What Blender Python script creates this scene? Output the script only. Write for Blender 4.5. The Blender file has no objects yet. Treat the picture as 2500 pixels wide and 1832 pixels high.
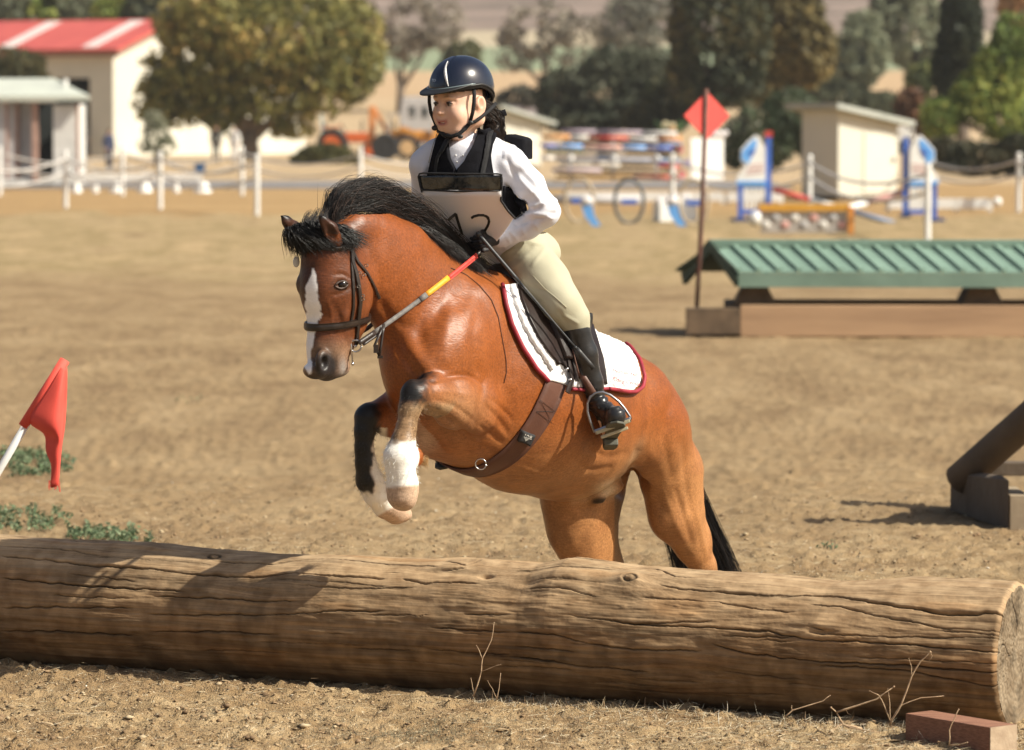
import bpy, bmesh, math, random
import numpy as np
from mathutils import Vector, Matrix
from mathutils.bvhtree import BVHTree
rnd = random.Random(7)
rng = np.random.default_rng(7)
scene = bpy.context.scene
COL = scene.collection
# ------------------------------------------------------------------ camera
F = 10200.0; CX = 1250.0; CY = 916.0; CH = 2.1; YH = 281.0
PITCH = math.atan((CY - YH) / F)
cam_d = bpy.data.cameras.new('camera'); cam = bpy.data.objects.new('camera', cam_d); COL.objects.link(cam)
cam.location = (0, 0, CH); cam.rotation_euler = (math.pi / 2 - PITCH, 0, 0)
cam_d.sensor_width = 36.0; cam_d.lens = F / 2500 * 36.0; cam_d.clip_start = 0.1; cam_d.clip_end = 5000
cam_d.dof.use_dof = True; cam_d.dof.focus_distance = 15.25; cam_d.dof.aperture_fstop = 4.4
scene.camera = cam
# ------------------------------------------------------------------ light
SUN_EL = math.radians(41); SX, SY = 0.935, -0.355
_n = math.hypot(SX, SY); SX /= _n; SY /= _n
SUN = Vector((math.cos(SUN_EL) * SX, math.cos(SUN_EL) * SY, math.sin(SUN_EL)))
world = bpy.data.worlds.new('World'); scene.world = world; world.use_nodes = True
wn = world.node_tree.nodes; wl = world.node_tree.links
bgn = wn.get('Background') or wn.new('ShaderNodeBackground')
sky = wn.new('ShaderNodeTexSky'); sky.sky_type = 'NISHITA'; sky.sun_disc = False
sky.sun_elevation = SUN_EL; sky.sun_rotation = math.atan2(SX, SY); sky.air_density = 1.0; sky.dust_density = 4.0
wl.new(sky.outputs[0], bgn.inputs[0]); bgn.inputs[1].default_value = 0.066
sun_d = bpy.data.lights.new('sun', 'SUN'); sun_d.energy = 5.0; sun_d.angle = math.radians(0.5); sun_d.color = (1.0, 0.94, 0.80)
sun_o = bpy.data.objects.new('sun', sun_d); COL.objects.link(sun_o); sun_o.rotation_euler = SUN.to_track_quat('Z', 'Y').to_euler()
sun_o.location = (10, -5, 20)
vs = scene.view_settings
vs.view_transform = 'Standard'; vs.look = 'None'; vs.exposure = 0.60; vs.gamma = 1.0
try: vs.use_curve_mapping = False
except Exception: pass
scene.cycles.max_bounces = 6; scene.cycles.transparent_max_bounces = 12

# ------------------------------------------------------------------ pixel <-> world
def pdir(px, py):
    x = (px - CX) / F; y = -(py - CY) / F
    c, s = math.cos(PITCH), math.sin(PITCH)
    return Vector((x, c + y * s, -s + y * c))
def at(px, py, Y):
    d = pdir(px, py); t = Y / d.y
    return Vector((0, 0, CH)) + d * t
def ground_at(px, py):
    d = pdir(px, py); t = -CH / d.z
    return Vector((0, 0, CH)) + d * t
# ------------------------------------------------------------------ numpy noise
def _hash(ix, iy, iz, seed):
    h = (ix.astype(np.int64) * 374761393 + iy.astype(np.int64) * 668265263 + iz.astype(np.int64) * 1274126177 + seed * 974634777) & 0xFFFFFFFF
    h = ((h ^ (h >> 13)) * 1274126177) & 0xFFFFFFFF
    h = (h ^ (h >> 16)) & 0xFFFFFFFF
    return h.astype(np.float64) / 4294967295.0 * 2 - 1
def noise3(x, y, z, seed=0):
    ix = np.floor(x); iy = np.floor(y); iz = np.floor(z)
    fx = x - ix; fy = y - iy; fz = z - iz
    ux = fx * fx * (3 - 2 * fx); uy = fy * fy * (3 - 2 * fy); uz = fz * fz * (3 - 2 * fz)
    r = 0
    for dx in (0, 1):
        wx = ux if dx else 1 - ux
        for dy in (0, 1):
            wy = uy if dy else 1 - uy
            for dz in (0, 1):
                wz = uz if dz else 1 - uz
                r = r + wx * wy * wz * _hash(ix + dx, iy + dy, iz + dz, seed)
    return r
def noise2(x, y, seed=0):
    ix = np.floor(x); iy = np.floor(y)
    fx = x - ix; fy = y - iy
    ux = fx * fx * (3 - 2 * fx); uy = fy * fy * (3 - 2 * fy); z = np.zeros_like(ix)
    r = 0
    for dx in (0, 1):
        wx = ux if dx else 1 - ux
        for dy in (0, 1):
            wy = uy if dy else 1 - uy
            r = r + wx * wy * _hash(ix + dx, iy + dy, z, seed)
    return r
def fbm2(x, y, f, octs, seed=0, gain=0.5):
    r = 0; a = 1.0
    for o in range(octs):
        r = r + a * noise2(x * f + 13.7 * o, y * f + 7.3 * o, seed + o); f *= 2.03; a *= gain
    return r
def smooth(a, b, x):
    t = np.clip((x - a) / (b - a), 0, 1); return t * t * (3 - 2 * t)
# ------------------------------------------------------------------ mesh helpers
def mesh_obj(name, verts, faces, mat=None, parent=None, smooth_sh=True, col=None, base=None):
    me = bpy.data.meshes.new(name)
    verts = np.asarray(verts, dtype=np.float64).reshape(-1, 3)
    if parent is not None and base is None:
        base = parent.get('_abs', None)
    if base is not None:
        verts = verts - np.array(base)
    if isinstance(faces, np.ndarray):
        n = faces.shape[1]
        me.vertices.add(len(verts)); me.vertices.foreach_set('co', verts.astype(np.float32).ravel())
        me.loops.add(faces.size); me.loops.foreach_set('vertex_index', faces.astype(np.int32).ravel())
        me.polygons.add(len(faces)); me.polygons.foreach_set('loop_start', np.arange(0, faces.size, n, dtype=np.int32))
        try: me.polygons.foreach_set('loop_total', np.full(len(faces), n, dtype=np.int32))
        except Exception: pass
        me.update(calc_edges=True)
    else:
        me.from_pydata([tuple(v) for v in verts], [], faces); me.update()
    if smooth_sh: me.polygons.foreach_set('use_smooth', np.ones(len(me.polygons), dtype=bool))
    if mat is not None: me.materials.append(mat)
    if col is not None:
        a = me.color_attributes.new('Col', 'FLOAT_COLOR', 'POINT')
        c = np.ones((len(verts), 4), dtype=np.float32); col = np.asarray(col); c[:, :col.shape[1]] = col
        a.data.foreach_set('color', c.ravel())
    o = bpy.data.objects.new(name, me); COL.objects.link(o)
    if parent is not None: o.parent = parent
    elif base is not None: o.location = base
    return o
def tag(o, label=None, cat=None, group=None, kind=None):
    if label: o['label'] = label
    if cat: o['category'] = cat
    if group: o['group'] = group
    if kind: o['kind'] = kind
    return o
def empty(name, loc, label, cat, group=None, rz=0.0):
    o = bpy.data.objects.new(name, None); COL.objects.link(o); o.location = loc; o.rotation_euler = (0, 0, rz)
    o.empty_display_size = 0.1
    return tag(o, label, cat, group)
class MB:
    """collects simple solids in local coordinates"""
    def __init__(s): s.v = []; s.f = []
    def add(s, vs, fs):
        o = len(s.v); s.v += [tuple(v) for v in vs]; s.f += [tuple(i + o for i in f) for f in fs]; return s
    def box(s, c, d, M=None):
        cx, cy, cz = c; x, y, z = d[0] / 2, d[1] / 2, d[2] / 2
        vs = [Vector((cx + a * x, cy + b * y, cz + e * z)) for a, b, e in ((-1,-1,-1),(1,-1,-1),(1,1,-1),(-1,1,-1),(-1,-1,1),(1,-1,1),(1,1,1),(-1,1,1))]
        if M: vs = [M @ v for v in vs]
        return s.add(vs, [(0,3,2,1),(4,5,6,7),(0,1,5,4),(1,2,6,5),(2,3,7,6),(3,0,4,7)])
    def beam(s, a, b, w, h, up=(0,0,1)):
        a = Vector(a); b = Vector(b); d = (b - a).normalized(); u = Vector(up)
        r = d.cross(u)
        if r.length < 1e-4: r = d.cross(Vector((0, 1, 0)))
        r.normalize(); u = r.cross(d)
        vs = [p + r * (i * w / 2) + u * (j * h / 2) for p in (a, b) for i, j in ((-1,-1),(1,-1),(1,1),(-1,1))]
        return s.add(vs, [(0,1,2,3),(7,6,5,4),(0,4,5,1),(1,5,6,2),(2,6,7,3),(3,7,4,0)])
    def tube(s, pts, r, n=8, caps=True):
        pts = [Vector(p) for p in pts]; rs = r if hasattr(r, '__len__') else [r] * len(pts)
        vs = []; fs = []; prev = None
        for i, p in enumerate(pts):
            d = (pts[min(i + 1, len(pts) - 1)] - pts[max(i - 1, 0)]).normalized()
            if prev is None: a = d.cross(Vector((0, 0, 1)))
            else: a = prev - d * prev.dot(d)
            if a.length < 1e-4: a = d.cross(Vector((0, 1, 0)))
            a.normalize(); prev = a; b = d.cross(a)
            for k in range(n):
                t = 2 * math.pi * k / n; vs.append(p + (a * math.cos(t) + b * math.sin(t)) * rs[i])
        for i in range(len(pts) - 1):
            for k in range(n):
                k2 = (k + 1) % n; fs.append((i * n + k, i * n + k2, (i + 1) * n + k2, (i + 1) * n + k))
        if caps: fs.append(tuple(range(n))[::-1]); fs.append(tuple((len(pts) - 1) * n + k for k in range(n)))
        return s.add(vs, fs)
    def prism(s, poly, ax0, ax1, nrm, th, org=(0,0,0)):
        """extrude 2D polygon (list of (a,b)) spanned by ax0,ax1 at org, thickness th along nrm"""
        o = Vector(org); a0 = Vector(ax0); a1 = Vector(ax1); n = Vector(nrm); k = len(poly)
        vs = [o + a0 * a + a1 * b + n * (sg * th / 2) for sg in (-1, 1) for a, b in poly]
        fs = [tuple(range(k))[::-1], tuple(range(k, 2 * k))] + [(i, (i + 1) % k, k + (i + 1) % k, k + i) for i in range(k)]
        return s.add(vs, fs)
    def ball(s, c, r, n=10, m=7):
        c = Vector(c); rr = r if hasattr(r, '__len__') else (r, r, r); vs = [c + Vector((0, 0, rr[2]))]; fs = []
        for j in range(1, m):
            ph = math.pi * j / m
            for i in range(n):
                t = 2 * math.pi * i / n; vs.append(c + Vector((rr[0] * math.sin(ph) * math.cos(t), rr[1] * math.sin(ph) * math.sin(t), rr[2] * math.cos(ph))))
        vs.append(c - Vector((0, 0, rr[2])))
        for i in range(n): fs.append((0, 1 + i, 1 + (i + 1) % n))
        for j in range(m - 2):
            for i in range(n):
                a = 1 + j * n; b = a + n; fs.append((a + i, b + i, b + (i + 1) % n, a + (i + 1) % n))
        L = len(vs) - 1; a = 1 + (m - 2) * n
        for i in range(n): fs.append((L, a + (i + 1) % n, a + i))
        return s.add(vs, fs)
    def build(s, name, mat, parent=None, smooth_sh=False, bevel=0, base=None):
        o = mesh_obj(name, np.array(s.v), s.f, mat, parent, smooth_sh, base=base)
        if bevel:
            m = o.modifiers.new('b', 'BEVEL'); m.width = bevel; m.segments = 2; m.limit_method = 'ANGLE'
        return o
def copy_tree(o, parent=None):
    c = o.copy(); COL.objects.link(c); c.parent = parent
    for ch in list(o.children): copy_tree(ch, c)
    return c
# ------------------------------------------------------------------ materials
def node_mat(name):
    m = bpy.data.materials.new(name); m.use_nodes = True
    nt = m.node_tree; b = nt.nodes['Principled BSDF']
    return m, nt, b
def setin(b, **kw):
    names = dict(rough='Roughness', metal='Metallic', spec='Specular IOR Level', sheen='Sheen Weight', coat='Coat Weight', trans='Transmission Weight', sss='Subsurface Weight', alpha='Alpha')
    for k, v in kw.items():
        n = names.get(k, k)
        if n in b.inputs: b.inputs[n].default_value = v
def mat(name, c1, c2=None, scale=5.0, rough=0.7, bump=0.0, bscale=None, detail=4, stretch=(1, 1, 1), vcol=False, coords='Object', thresh=(0.35, 0.65), **kw):
    m, nt, b = node_mat(name); N = nt.nodes; L = nt.links
    tc = N.new('ShaderNodeTexCoord'); mp = N.new('ShaderNodeMapping'); mp.inputs['Scale'].default_value = stretch
    L.new(tc.outputs[coords], mp.inputs[0])
    if c2 is None: c2 = tuple(x * 0.82 for x in c1)
    nz = N.new('ShaderNodeTexNoise'); nz.inputs['Scale'].default_value = scale; nz.inputs['Detail'].default_value = detail
    L.new(mp.outputs[0], nz.inputs['Vector'])
    cr = N.new('ShaderNodeValToRGB'); cr.color_ramp.elements[0].position = thresh[0]; cr.color_ramp.elements[1].position = thresh[1]
    cr.color_ramp.elements[0].color = (*c2, 1); cr.color_ramp.elements[1].color = (*c1, 1)
    L.new(nz.outputs[0], cr.inputs[0])
    out = cr.outputs[0]
    if vcol:
        at_ = N.new('ShaderNodeAttribute'); at_.attribute_name = 'Col'
        mx = N.new('ShaderNodeMix'); mx.data_type = 'RGBA'; mx.blend_type = 'MULTIPLY'; mx.inputs[0].default_value = 1.0
        L.new(at_.outputs['Color'], mx.inputs[6]); L.new(cr.outputs[0], mx.inputs[7]); out = mx.outputs[2]
    L.new(out, b.inputs['Base Color'])
    setin(b, rough=rough, **kw)
    if bump:
        n2 = N.new('ShaderNodeTexNoise'); n2.inputs['Scale'].default_value = bscale or scale * 4; n2.inputs['Detail'].default_value = 5
        L.new(mp.outputs[0], n2.inputs['Vector'])
        bp = N.new('ShaderNodeBump'); bp.inputs['Strength'].default_value = min(1.0, bump * 20 if bump < .05 else 1.0); bp.inputs['Distance'].default_value = bump
        bp.inputs['Strength'].default_value = 1.0
        L.new(n2.outputs[0], bp.inputs['Height']); L.new(bp.outputs[0], b.inputs['Normal'])
    return m

# ================================================================== GROUND
def ground_height(X, Y):
    d = np.abs(Y)
    base = fbm2(X, Y, 0.35, 3, 3) * 0.02 * smooth(12, 17, Y)
    fine = 0
    near = 1 - smooth(22, 60, Y)
    fine = fbm2(X, Y, 7, 3, 11) * 0.010
    clod = np.maximum(0, fbm2(X, Y, 26, 3, 21) - 0.15) * 0.022
    # hoof churned patches behind the log
    ch = smooth(0.1, 0.8, fbm2(X, Y, 1.3, 2, 31)) * smooth(15.5, 17.0, Y)
    fine = fine + clod + ch * np.abs(fbm2(X, Y, 14, 2, 41)) * 0.014
    # tyre/hoof streaks across
    base = base + fine * (0.35 + 0.65 * near) * (1 - smooth(80, 200, Y) * .7)
    # raised berm on the left behind the log
    lg = np.exp(-((X + 2.6) / 1.15) ** 2 - ((Y - 17.2) / 1.0) ** 2) * 0.05
    # far hill: measured elevation angles
    ang = np.interp(Y, [250, 320, 420, 560, 640, 800, 1100, 2600], [-CH / 250, .004, .0105, .0168, .0192, .026, .045, .07])
    hill = np.where(Y > 250, CH + Y * ang + fbm2(X, Y, 0.012, 3, 5) * 0.6 * smooth(300, 600, Y) , 0)
    return np.where(Y > 250, hill, base + lg)
rows = [-400, -100, -30, -5, 3, 8, 11, 12.5]
y = 13.2
while y < 2600:
    rows.append(y)
    y *= 1.00085 if y < 17.5 else (1.0022 if y < 24 else (1.006 if y < 60 else 1.03))
rows = np.array(rows)
cin = np.linspace(-0.142, 0.142, 330)
cout = np.array([0.15, 0.165, 0.19, 0.23, 0.3, 0.42, 0.65, 1.1, 2.2, 5.0])
us = np.concatenate([-cout[::-1], cin, cout])
Yg, Ug = np.meshgrid(rows, us, indexing='ij')
Xg = Ug * np.maximum(Yg, 13.0)
Xg = np.where(np.abs(Ug) > 4, Ug * 160, Xg)
Zg = ground_height(Xg, Yg)
nr, nc = Yg.shape
idx = np.arange(nr * nc).reshape(nr, nc)
gf = np.stack([idx[:-1, :-1], idx[:-1, 1:], idx[1:, 1:], idx[1:, :-1]], -1).reshape(-1, 4)
m, nt, b = node_mat('dry_ground'); N = nt.nodes; L = nt.links
geo = N.new('ShaderNodeNewGeometry'); sep = N.new('ShaderNodeSeparateXYZ'); L.new(geo.outputs['Position'], sep.inputs[0])
def nz(scale, detail=4, st=(1, 1, 1), rough=0.5):
    mp = N.new('ShaderNodeMapping'); mp.inputs['Scale'].default_value = st; L.new(geo.outputs['Position'], mp.inputs[0])
    n = N.new('ShaderNodeTexNoise'); n.inputs['Scale'].default_value = scale; n.inputs['Detail'].default_value = detail; n.inputs['Roughness'].default_value = rough
    L.new(mp.outputs[0], n.inputs['Vector']); return n.outputs[0]
def ramp(src, stops, interp='LINEAR'):
    r = N.new('ShaderNodeValToRGB'); r.color_ramp.interpolation = interp; e = r.color_ramp.elements
    while len(e) < len(stops): e.new(0.5)
    for i, (p, c) in enumerate(stops): e[i].position = p; e[i].color = (*c, 1)
    L.new(src, r.inputs[0]); return r.outputs[0]
def math_(op, a, b_=None, c_=None):
    n = N.new('ShaderNodeMath'); n.operation = op
    for i, v in enumerate((a, b_, c_)):
        if v is None: continue
        if isinstance(v, (int, float)): n.inputs[i].default_value = v
        else: L.new(v, n.inputs[i])
    return n.outputs[0]
def mixc(f, a, b_, mode='MIX'):
    n = N.new('ShaderNodeMix'); n.data_type = 'RGBA'; n.blend_type = mode
    if isinstance(f, (int, float)): n.inputs[0].default_value = f
    else: L.new(f, n.inputs[0])
    for i, v in ((6, a), (7, b_)):
        if isinstance(v, tuple): n.inputs[i].default_value = (*v, 1)
        else: L.new(v, n.inputs[i])
    return n.outputs[2]
def mrange(src, a, b_, c_=0., d_=1.):
    n = N.new('ShaderNodeMapRange'); L.new(src, n.inputs[0]); n.inputs[1].default_value = a; n.inputs[2].default_value = b_; n.inputs[3].default_value = c_; n.inputs[4].default_value = d_; n.interpolation_type = 'SMOOTHSTEP'
    return n.outputs[0]
near = ramp(nz(5.5, 8, rough=.65), [(0.30, (.205, .137, .070)), (0.5, (.355, .250, .135)), (0.72, (.48, .36, .21))])
streak = nz(1.1, 6, (0.7, .8, 1), .65)
near = mixc(mrange(streak, .42, .62), near, mixc(.5, near, (.22, .135, .065)))
blob = nz(3.2, 5, (1, 1, 1), .7)
near = mixc(mrange(blob, .56, .66), near, mixc(.55, near, (.17, .105, .055)))
speck = nz(60, 3)
near = mixc(mrange(speck, .62, .72), near, (.50, .42, .29))
near = mixc(mrange(nz(38, 4), .36, .28), near, (.15, .10, .06))
# rough dirt band beyond the log: more orange / darker brown
ysep = math_('ADD', sep.outputs[1], math_('MULTIPLY', math_('SUBTRACT', nz(.8, 6, (1, .3, 1), .7), .5), 22.0))
mid = ramp(nz(1.5, 8, (1.0, .30, 1), .72), [(0.3, (.20, .130, .070)), (0.5, (.305, .212, .115)), (0.75, (.42, .305, .175))])
c = mixc(mrange(ysep, 16, 30), near, mid)
grass = ramp(nz(.9, 7, (.8, .22, 1), .68), [(0.3, (.24, .165, .085)), (0.45, (.41, .30, .165)), (0.53, (.29, .215, .105)), (0.61, (.45, .325, .18)), (0.8, (.33, .225, .12))])
yb = math_('ADD', sep.outputs[1], math_('MULTIPLY', math_('SUBTRACT', nz(.35, 6, (1, .3, 1), .7), .5), 34.0))
c = mixc(mrange(yb, 49, 60), c, grass)
arena = ramp(nz(.3, 3, (.3, 1, 1)), [(0.3, (.35, .22, .10)), (0.7, (.42, .28, .135))])
c = mixc(mrange(yb, 86, 90), c, arena)
far = ramp(nz(.12, 4, (.3, 1, 1)), [(0.3, (.40, .29, .17)), (0.7, (.52, .39, .25))])
c = mixc(mrange(sep.outputs[1], 124, 132), c, far)
yh = math_('ADD', sep.outputs[1], math_('MULTIPLY', math_('SUBTRACT', nz(.01, 3), .5), 30.0))
c = mixc(mrange(yh, 300, 340), c, (.46, .32, .19))
c = mixc(mrange(yh, 408, 430), c, (.23, .27, .17))
c = mixc(mrange(yh, 560, 575), c, (.42, .35, .24))
scr = ramp(nz(.05, 6), [(0.35, (.13, .10, .08)), (0.6, (.27, .20, .165))])
c = mixc(mrange(yh, 640, 665), c, scr)
L.new(c, b.inputs['Base Color']); setin(b, rough=0.95, spec=0.15)
h = math_('ADD', math_('MULTIPLY', nz(35, 6, rough=.7), .5), nz(140, 3))
bp = N.new('ShaderNodeBump'); bp.inputs['Distance'].default_value = 0.012; bp.inputs['Strength'].default_value = 0.9
L.new(h, bp.inputs['Height']); L.new(bp.outputs[0], b.inputs['Normal'])
ground = mesh_obj('ground', np.stack([Xg, Yg, Zg], -1).reshape(-1, 3), gf, m)
tag(ground, kind='structure')
GROUND_MAT = m
def gz(x, y): return float(ground_height(np.array([float(x)]), np.array([float(y)]))[0])
# grey gravel lane behind the fence on the left
mb = MB(); mb.box((-12, 125, 0.02), (40, 13, 0.04))
road = mb.build('road', mat('grey_gravel', (.22, .20, .19), (.17, .16, .155), 2.0, .9)); tag(road, kind='structure')

# ================================================================== LOG
LY0, LX0 = 16.05, -1310 / F * 16.05
LX1, LY1 = 1.745, 14.30
ldir = Vector((LX1 - LX0, LY1 - LY0, 0)).normalized()
LA = Vector((LX0, LY0, 0)) - ldir * 1.0; LR = 0.247
LB = Vector((LX1, LY1, 0)); LLEN = (LB - LA).length
lfront = Vector((ldir.y, -ldir.x, 0))  # toward camera
LC0 = LA + Vector((0, 0, LR - 0.012))
def log_hit(px, py):
    """ray / cylinder -> (s, theta) ; theta 0 = top, + = toward the camera"""
    o = Vector((0, 0, CH)) - LC0; d = pdir(px, py)
    of, ou = o.dot(lfront), o.z; df, du = d.dot(lfront), d.z
    a = df * df + du * du; b_ = 2 * (of * df + ou * du); c_ = of * of + ou * ou - LR * LR
    disc = b_ * b_ - 4 * a * c_
    t = (-b_ - math.sqrt(max(disc, 0))) / (2 * a)
    p = o + d * t
    return p.dot(ldir), math.atan2(p.dot(lfront), p.z)
zc = 1.804
LC = [[(0,140),(200,155),(400,180),(620,190),(850,215),(1100,230),(1300,210),(1500,232),(1700,235)], [(0,235),(230,260),(500,278),(820,297)], [(0,470),(300,475),(600,492)],
      [(0,95),(260,110),(500,140)], [(300,215),(600,250)], [(660,318),(900,325),(1180,340),(1330,340)], [(640,400),(900,402),(1250,398),(1500,385),(1700,383)], [(0,370),(250,365),(580,368)],
      [(650,475),(1000,475),(1240,485)], [(880,560),(1150,555),(1300,570)], [(270,45),(480,85),(700,100)], [(940,150),(1200,165),(1400,145),(1600,160),(1950,183)], [(1760,235),(1850,255),(2120,258)],
      [(1890,455),(2255,478)], [(1870,550),(2255,578)], [(2030,393),(2255,400)], [(1290,265),(1500,285),(1850,275)], [(1620,400),(1900,403)], [(1550,550),(1850,560)], [(1950,160),(2050,185),(2200,160),(2255,175)], [(1930,205),(2040,200),(2120,180)]]
RC = [[(640,265),(750,290),(930,297),(1200,310),(1400,308),(1550,340),(1700,370),(1900,398),(2050,405),(2090,395),(2150,400)], [(0,155),(100,160),(280,150),(470,185)], [(0,200),(230,212),(440,215),(560,195),(640,200),(720,235),(820,242)],
      [(1290,350),(1450,360),(1600,405),(1900,460),(2120,470)], [(480,435),(800,455),(1100,465),(1290,510),(1500,515),(2110,560)], [(0,475),(200,490),(450,545),(850,560)], [(870,525),(1000,560),(1270,600),(1700,620),(2120,650)],
      [(0,585),(300,620),(620,645)], [(1330,620),(1700,640),(2000,690),(2120,710)], [(530,670),(850,695)], [(820,735),(1200,750)], [(250,400),(500,440),(900,430)], [(920,490),(1280,500)], [(1300,455),(1400,465)], [(560,320),(900,345),(1250,390)],
      [(0,540),(300,560)], [(1500,585),(2100,610)], [(300,700),(700,740)], [(1300,480),(1700,500),(2100,500)], [(900,640),(1300,690)], [(60,290),(250,300),(400,330)]]
LW = [2.2, 1.6, 1.5, .8, .8, 1.2, 1.0, 1.0, 1.3, .9, .9, 1.5, 1.6, 1.1, 1.3, .9, .8, .7, .7, 1.6, 1.6]
RW = [2.3, 1.1, 1.6, .9, 1.4, 1.1, 1.4, 1.5, 1.3, .9, .9, .9, .8, 2.2, .8, .7, .8, .7, .7, .7, .9]
cracks = []
for lst, ox, ws in ((LC, 0, LW), (RC, 1250, RW)):
    for poly, w in zip(lst, ws):
        cracks.append(([log_hit(ox + x / zc, 1280 + y / zc) for x, y in poly], w))
for k in range(55):   # fine weather checks
    s0 = rnd.uniform(.8, LLEN - .1); t0 = rnd.uniform(-.9, 2.2); ln = rnd.uniform(.06, .5); sl = rnd.uniform(-.05, .06)
    cracks.append(([(s0, t0), (s0 + ln / 2, t0 + sl * ln + rnd.uniform(-.01, .01)), (min(s0 + ln, LLEN), t0 + 2 * sl * ln)], rnd.uniform(.3, .75)))
ns = 1050
svals = np.concatenate([np.linspace(0, 0.9, 60), np.linspace(0.9, LLEN, ns)[1:]])
tvals = np.concatenate([np.linspace(-1.2, 2.35, 330), np.linspace(2.35, 2 * math.pi - 1.2, 50)[1:-1]])
S, T = np.meshgrid(svals, tvals, indexing='ij')
# bumps / knots: px,py (I coords of full picture, /0.9017), sx, st(m), height
R = LR + 0.009 * (S / LLEN) ** 1.5 + 0.006 * fbm2(S, np.sin(T) * 2, 1.6, 3, 77) + 0.0035 * fbm2(S * 1.0, T * 1.5, 6, 3, 78)
topdev_px = [(0, 0), (150, -2), (333, -4), (443, -10), (600, -14), (760, -9), (843, -4), (943, -9), (1020, -8), (1100, -4), (1220, -6), (1310, -4), (1386, 15), (1475, 8), (1560, -1), (1774, -8), (1900, -10), (2052, -20), (2130, -12), (2218, -1), (2400, 0)]
sd = np.array([log_hit(x, 1335 + x * .035)[0] for x, _ in topdev_px]); dv = np.array([d for _, d in topdev_px]) / 690.
R = R + np.interp(S, sd, dv) * np.exp(-(T / 1.1) ** 2)
Tw = T.copy()
knots = [(1390, 1285, .065, .038, .030, 1), (1300, 1285, .20, .05, .016, 0), (1060, 1238, .10, .018, .012, 0), (1000, 1252, .08, .014, .010, 0), (620, 1290, .12, .05, .010, 0), (1160, 1285, .05, .02, -.014, 1), (1070, 1268, .02, .012, -.02, 1), (1030, 1240, .12, .03, .010, 0), (1800, 1380, .14, .06, .012, 0), (1812, 1392, .035, .008, -.016, 1),
         (370, 1575, .04, .02, .005, 1), (1480, 1490, .12, .05, .007, 0), (470, 1218, .03, .015, .006, 1), (1120, 1300, .06, .02, -.008, 1), (1560, 1480, .03, .012, -.006, 1)]
for kx, ky, ss, st, hh, core in knots:
    s0, t0 = log_hit(kx / .9017, ky / .9017)
    e = ((S - s0) / ss) ** 2 + ((T - t0) * LR / st) ** 2
    R = R + hh * np.exp(-e)
    if core and hh > 0:
        rr = np.sqrt(((S - s0) / .022) ** 2 + ((T - t0) * LR / .016) ** 2)
        R = R - 0.009 * np.exp(-((rr - 1.0) / .25) ** 2) + 0.003 * np.exp(-rr ** 2) * np.sin(S * 1400)
    # grain flows round the knot
    Tw = Tw + np.sign(T - t0) * 0.035 / LR * np.exp(-((S - s0) / (ss * 1.6)) ** 2 - ((T - t0) * LR / (st * 1.8)) ** 2) * -1
crk = np.zeros_like(S)
Tn = T + 0.012 * noise2(S * 22, T * 0 + 3, 5) + 0.005 * noise2(S * 90, T * 0, 6)
for pts, w in cracks:
    ps = np.array([p[0] for p in pts]); pt = np.array([p[1] for p in pts]); o = np.argsort(ps); ps = ps[o]; pt = pt[o]
    tc = np.interp(S, ps, pt); ends = smooth(ps[0] - .005, ps[0] + .05, S) * (1 - smooth(ps[-1] - .05, ps[-1] + .005, S))
    if ps[-1] > LLEN - .12: ends = smooth(ps[0] - .005, ps[0] + .05, S)
    wid = (0.0012 + 0.0012 * w) * (0.75 + .4 * noise2(S * 9, S * 0 + w, 8))
    d = (Tn - tc) * LR
    g = np.exp(-(d / wid) ** 2) * ends
    crk = np.maximum(crk, g * min(1, .45 + .35 * w))
    R = R - g * (0.004 + .005 * w)
    R = R + 0.0011 * w * np.exp(-((d + .012) / .012) ** 2) * ends
gr = fbm2(S * 1.0, Tw * 60, 1.6, 3, 91)
R = R + 0.0007 * gr
# scuffed splinters
R = R + 0.003 * np.maximum(0, noise2(S * 30, T * 25, 55) - .3) * smooth(.25, .6, noise2(S * 2.2, T * 3, 56))
endround = np.clip((S - (LLEN - 0.016)) / 0.016, 0, 1)
R = R - 0.014 * endround ** 2
C0 = np.array(LC0); LD = np.array(ldir); LFv = np.array(lfront); UP = np.array((0, 0, 1.))
V = C0 + S[..., None] * LD + (R * np.sin(T))[..., None] * LFv + (R * np.cos(T))[..., None] * UP
a_, b_n = S.shape; idx = np.arange(a_ * b_n).reshape(a_, b_n)
nx = np.roll(idx, -1, 1)
lf = np.stack([idx[:-1], nx[:-1], nx[1:], idx[1:]], -1).reshape(-1, 4)
base_c = np.ones((a_, b_n, 3)) * np.array((.42, .265, .135))
w1 = smooth(-.3, .6, fbm2(S, Tw * 16, 1.1, 4, 61))[..., None]
base_c = base_c * (1 - w1 * .30)
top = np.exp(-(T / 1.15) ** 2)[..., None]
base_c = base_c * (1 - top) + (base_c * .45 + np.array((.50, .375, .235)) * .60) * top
low = smooth(1.25, 1.9, T)[..., None]; base_c = base_c * (1 - .30 * low)   # underside shade painted into the flank, darker near the ground
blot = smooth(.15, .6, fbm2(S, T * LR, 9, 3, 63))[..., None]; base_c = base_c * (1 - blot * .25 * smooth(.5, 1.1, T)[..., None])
fg = smooth(.1, .7, fbm2(S * 1.4, Tw * 70, 1.3, 3, 66))[..., None]; base_c = base_c * (1 - .20 * fg)
red = smooth(.35, .6, noise2(S * 3, T * 4, 69))[..., None]; base_c = base_c * (1 - red * np.array((.0, .12, .25)) * .6)
for kx, ky, ss, st, hh, core in knots:
    if core and hh > 0:
        s0, t0 = log_hit(kx / .9017, ky / .9017); rr = np.sqrt(((S - s0) / .022) ** 2 + ((T - t0) * LR / .016) ** 2)
        base_c = base_c * (1 - .7 * np.exp(-((rr - 1.05) / .28) ** 2))[..., None] * (1 - .35 * (rr < 1) * (np.sin(S * 1400) > 0))[..., None]
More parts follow.
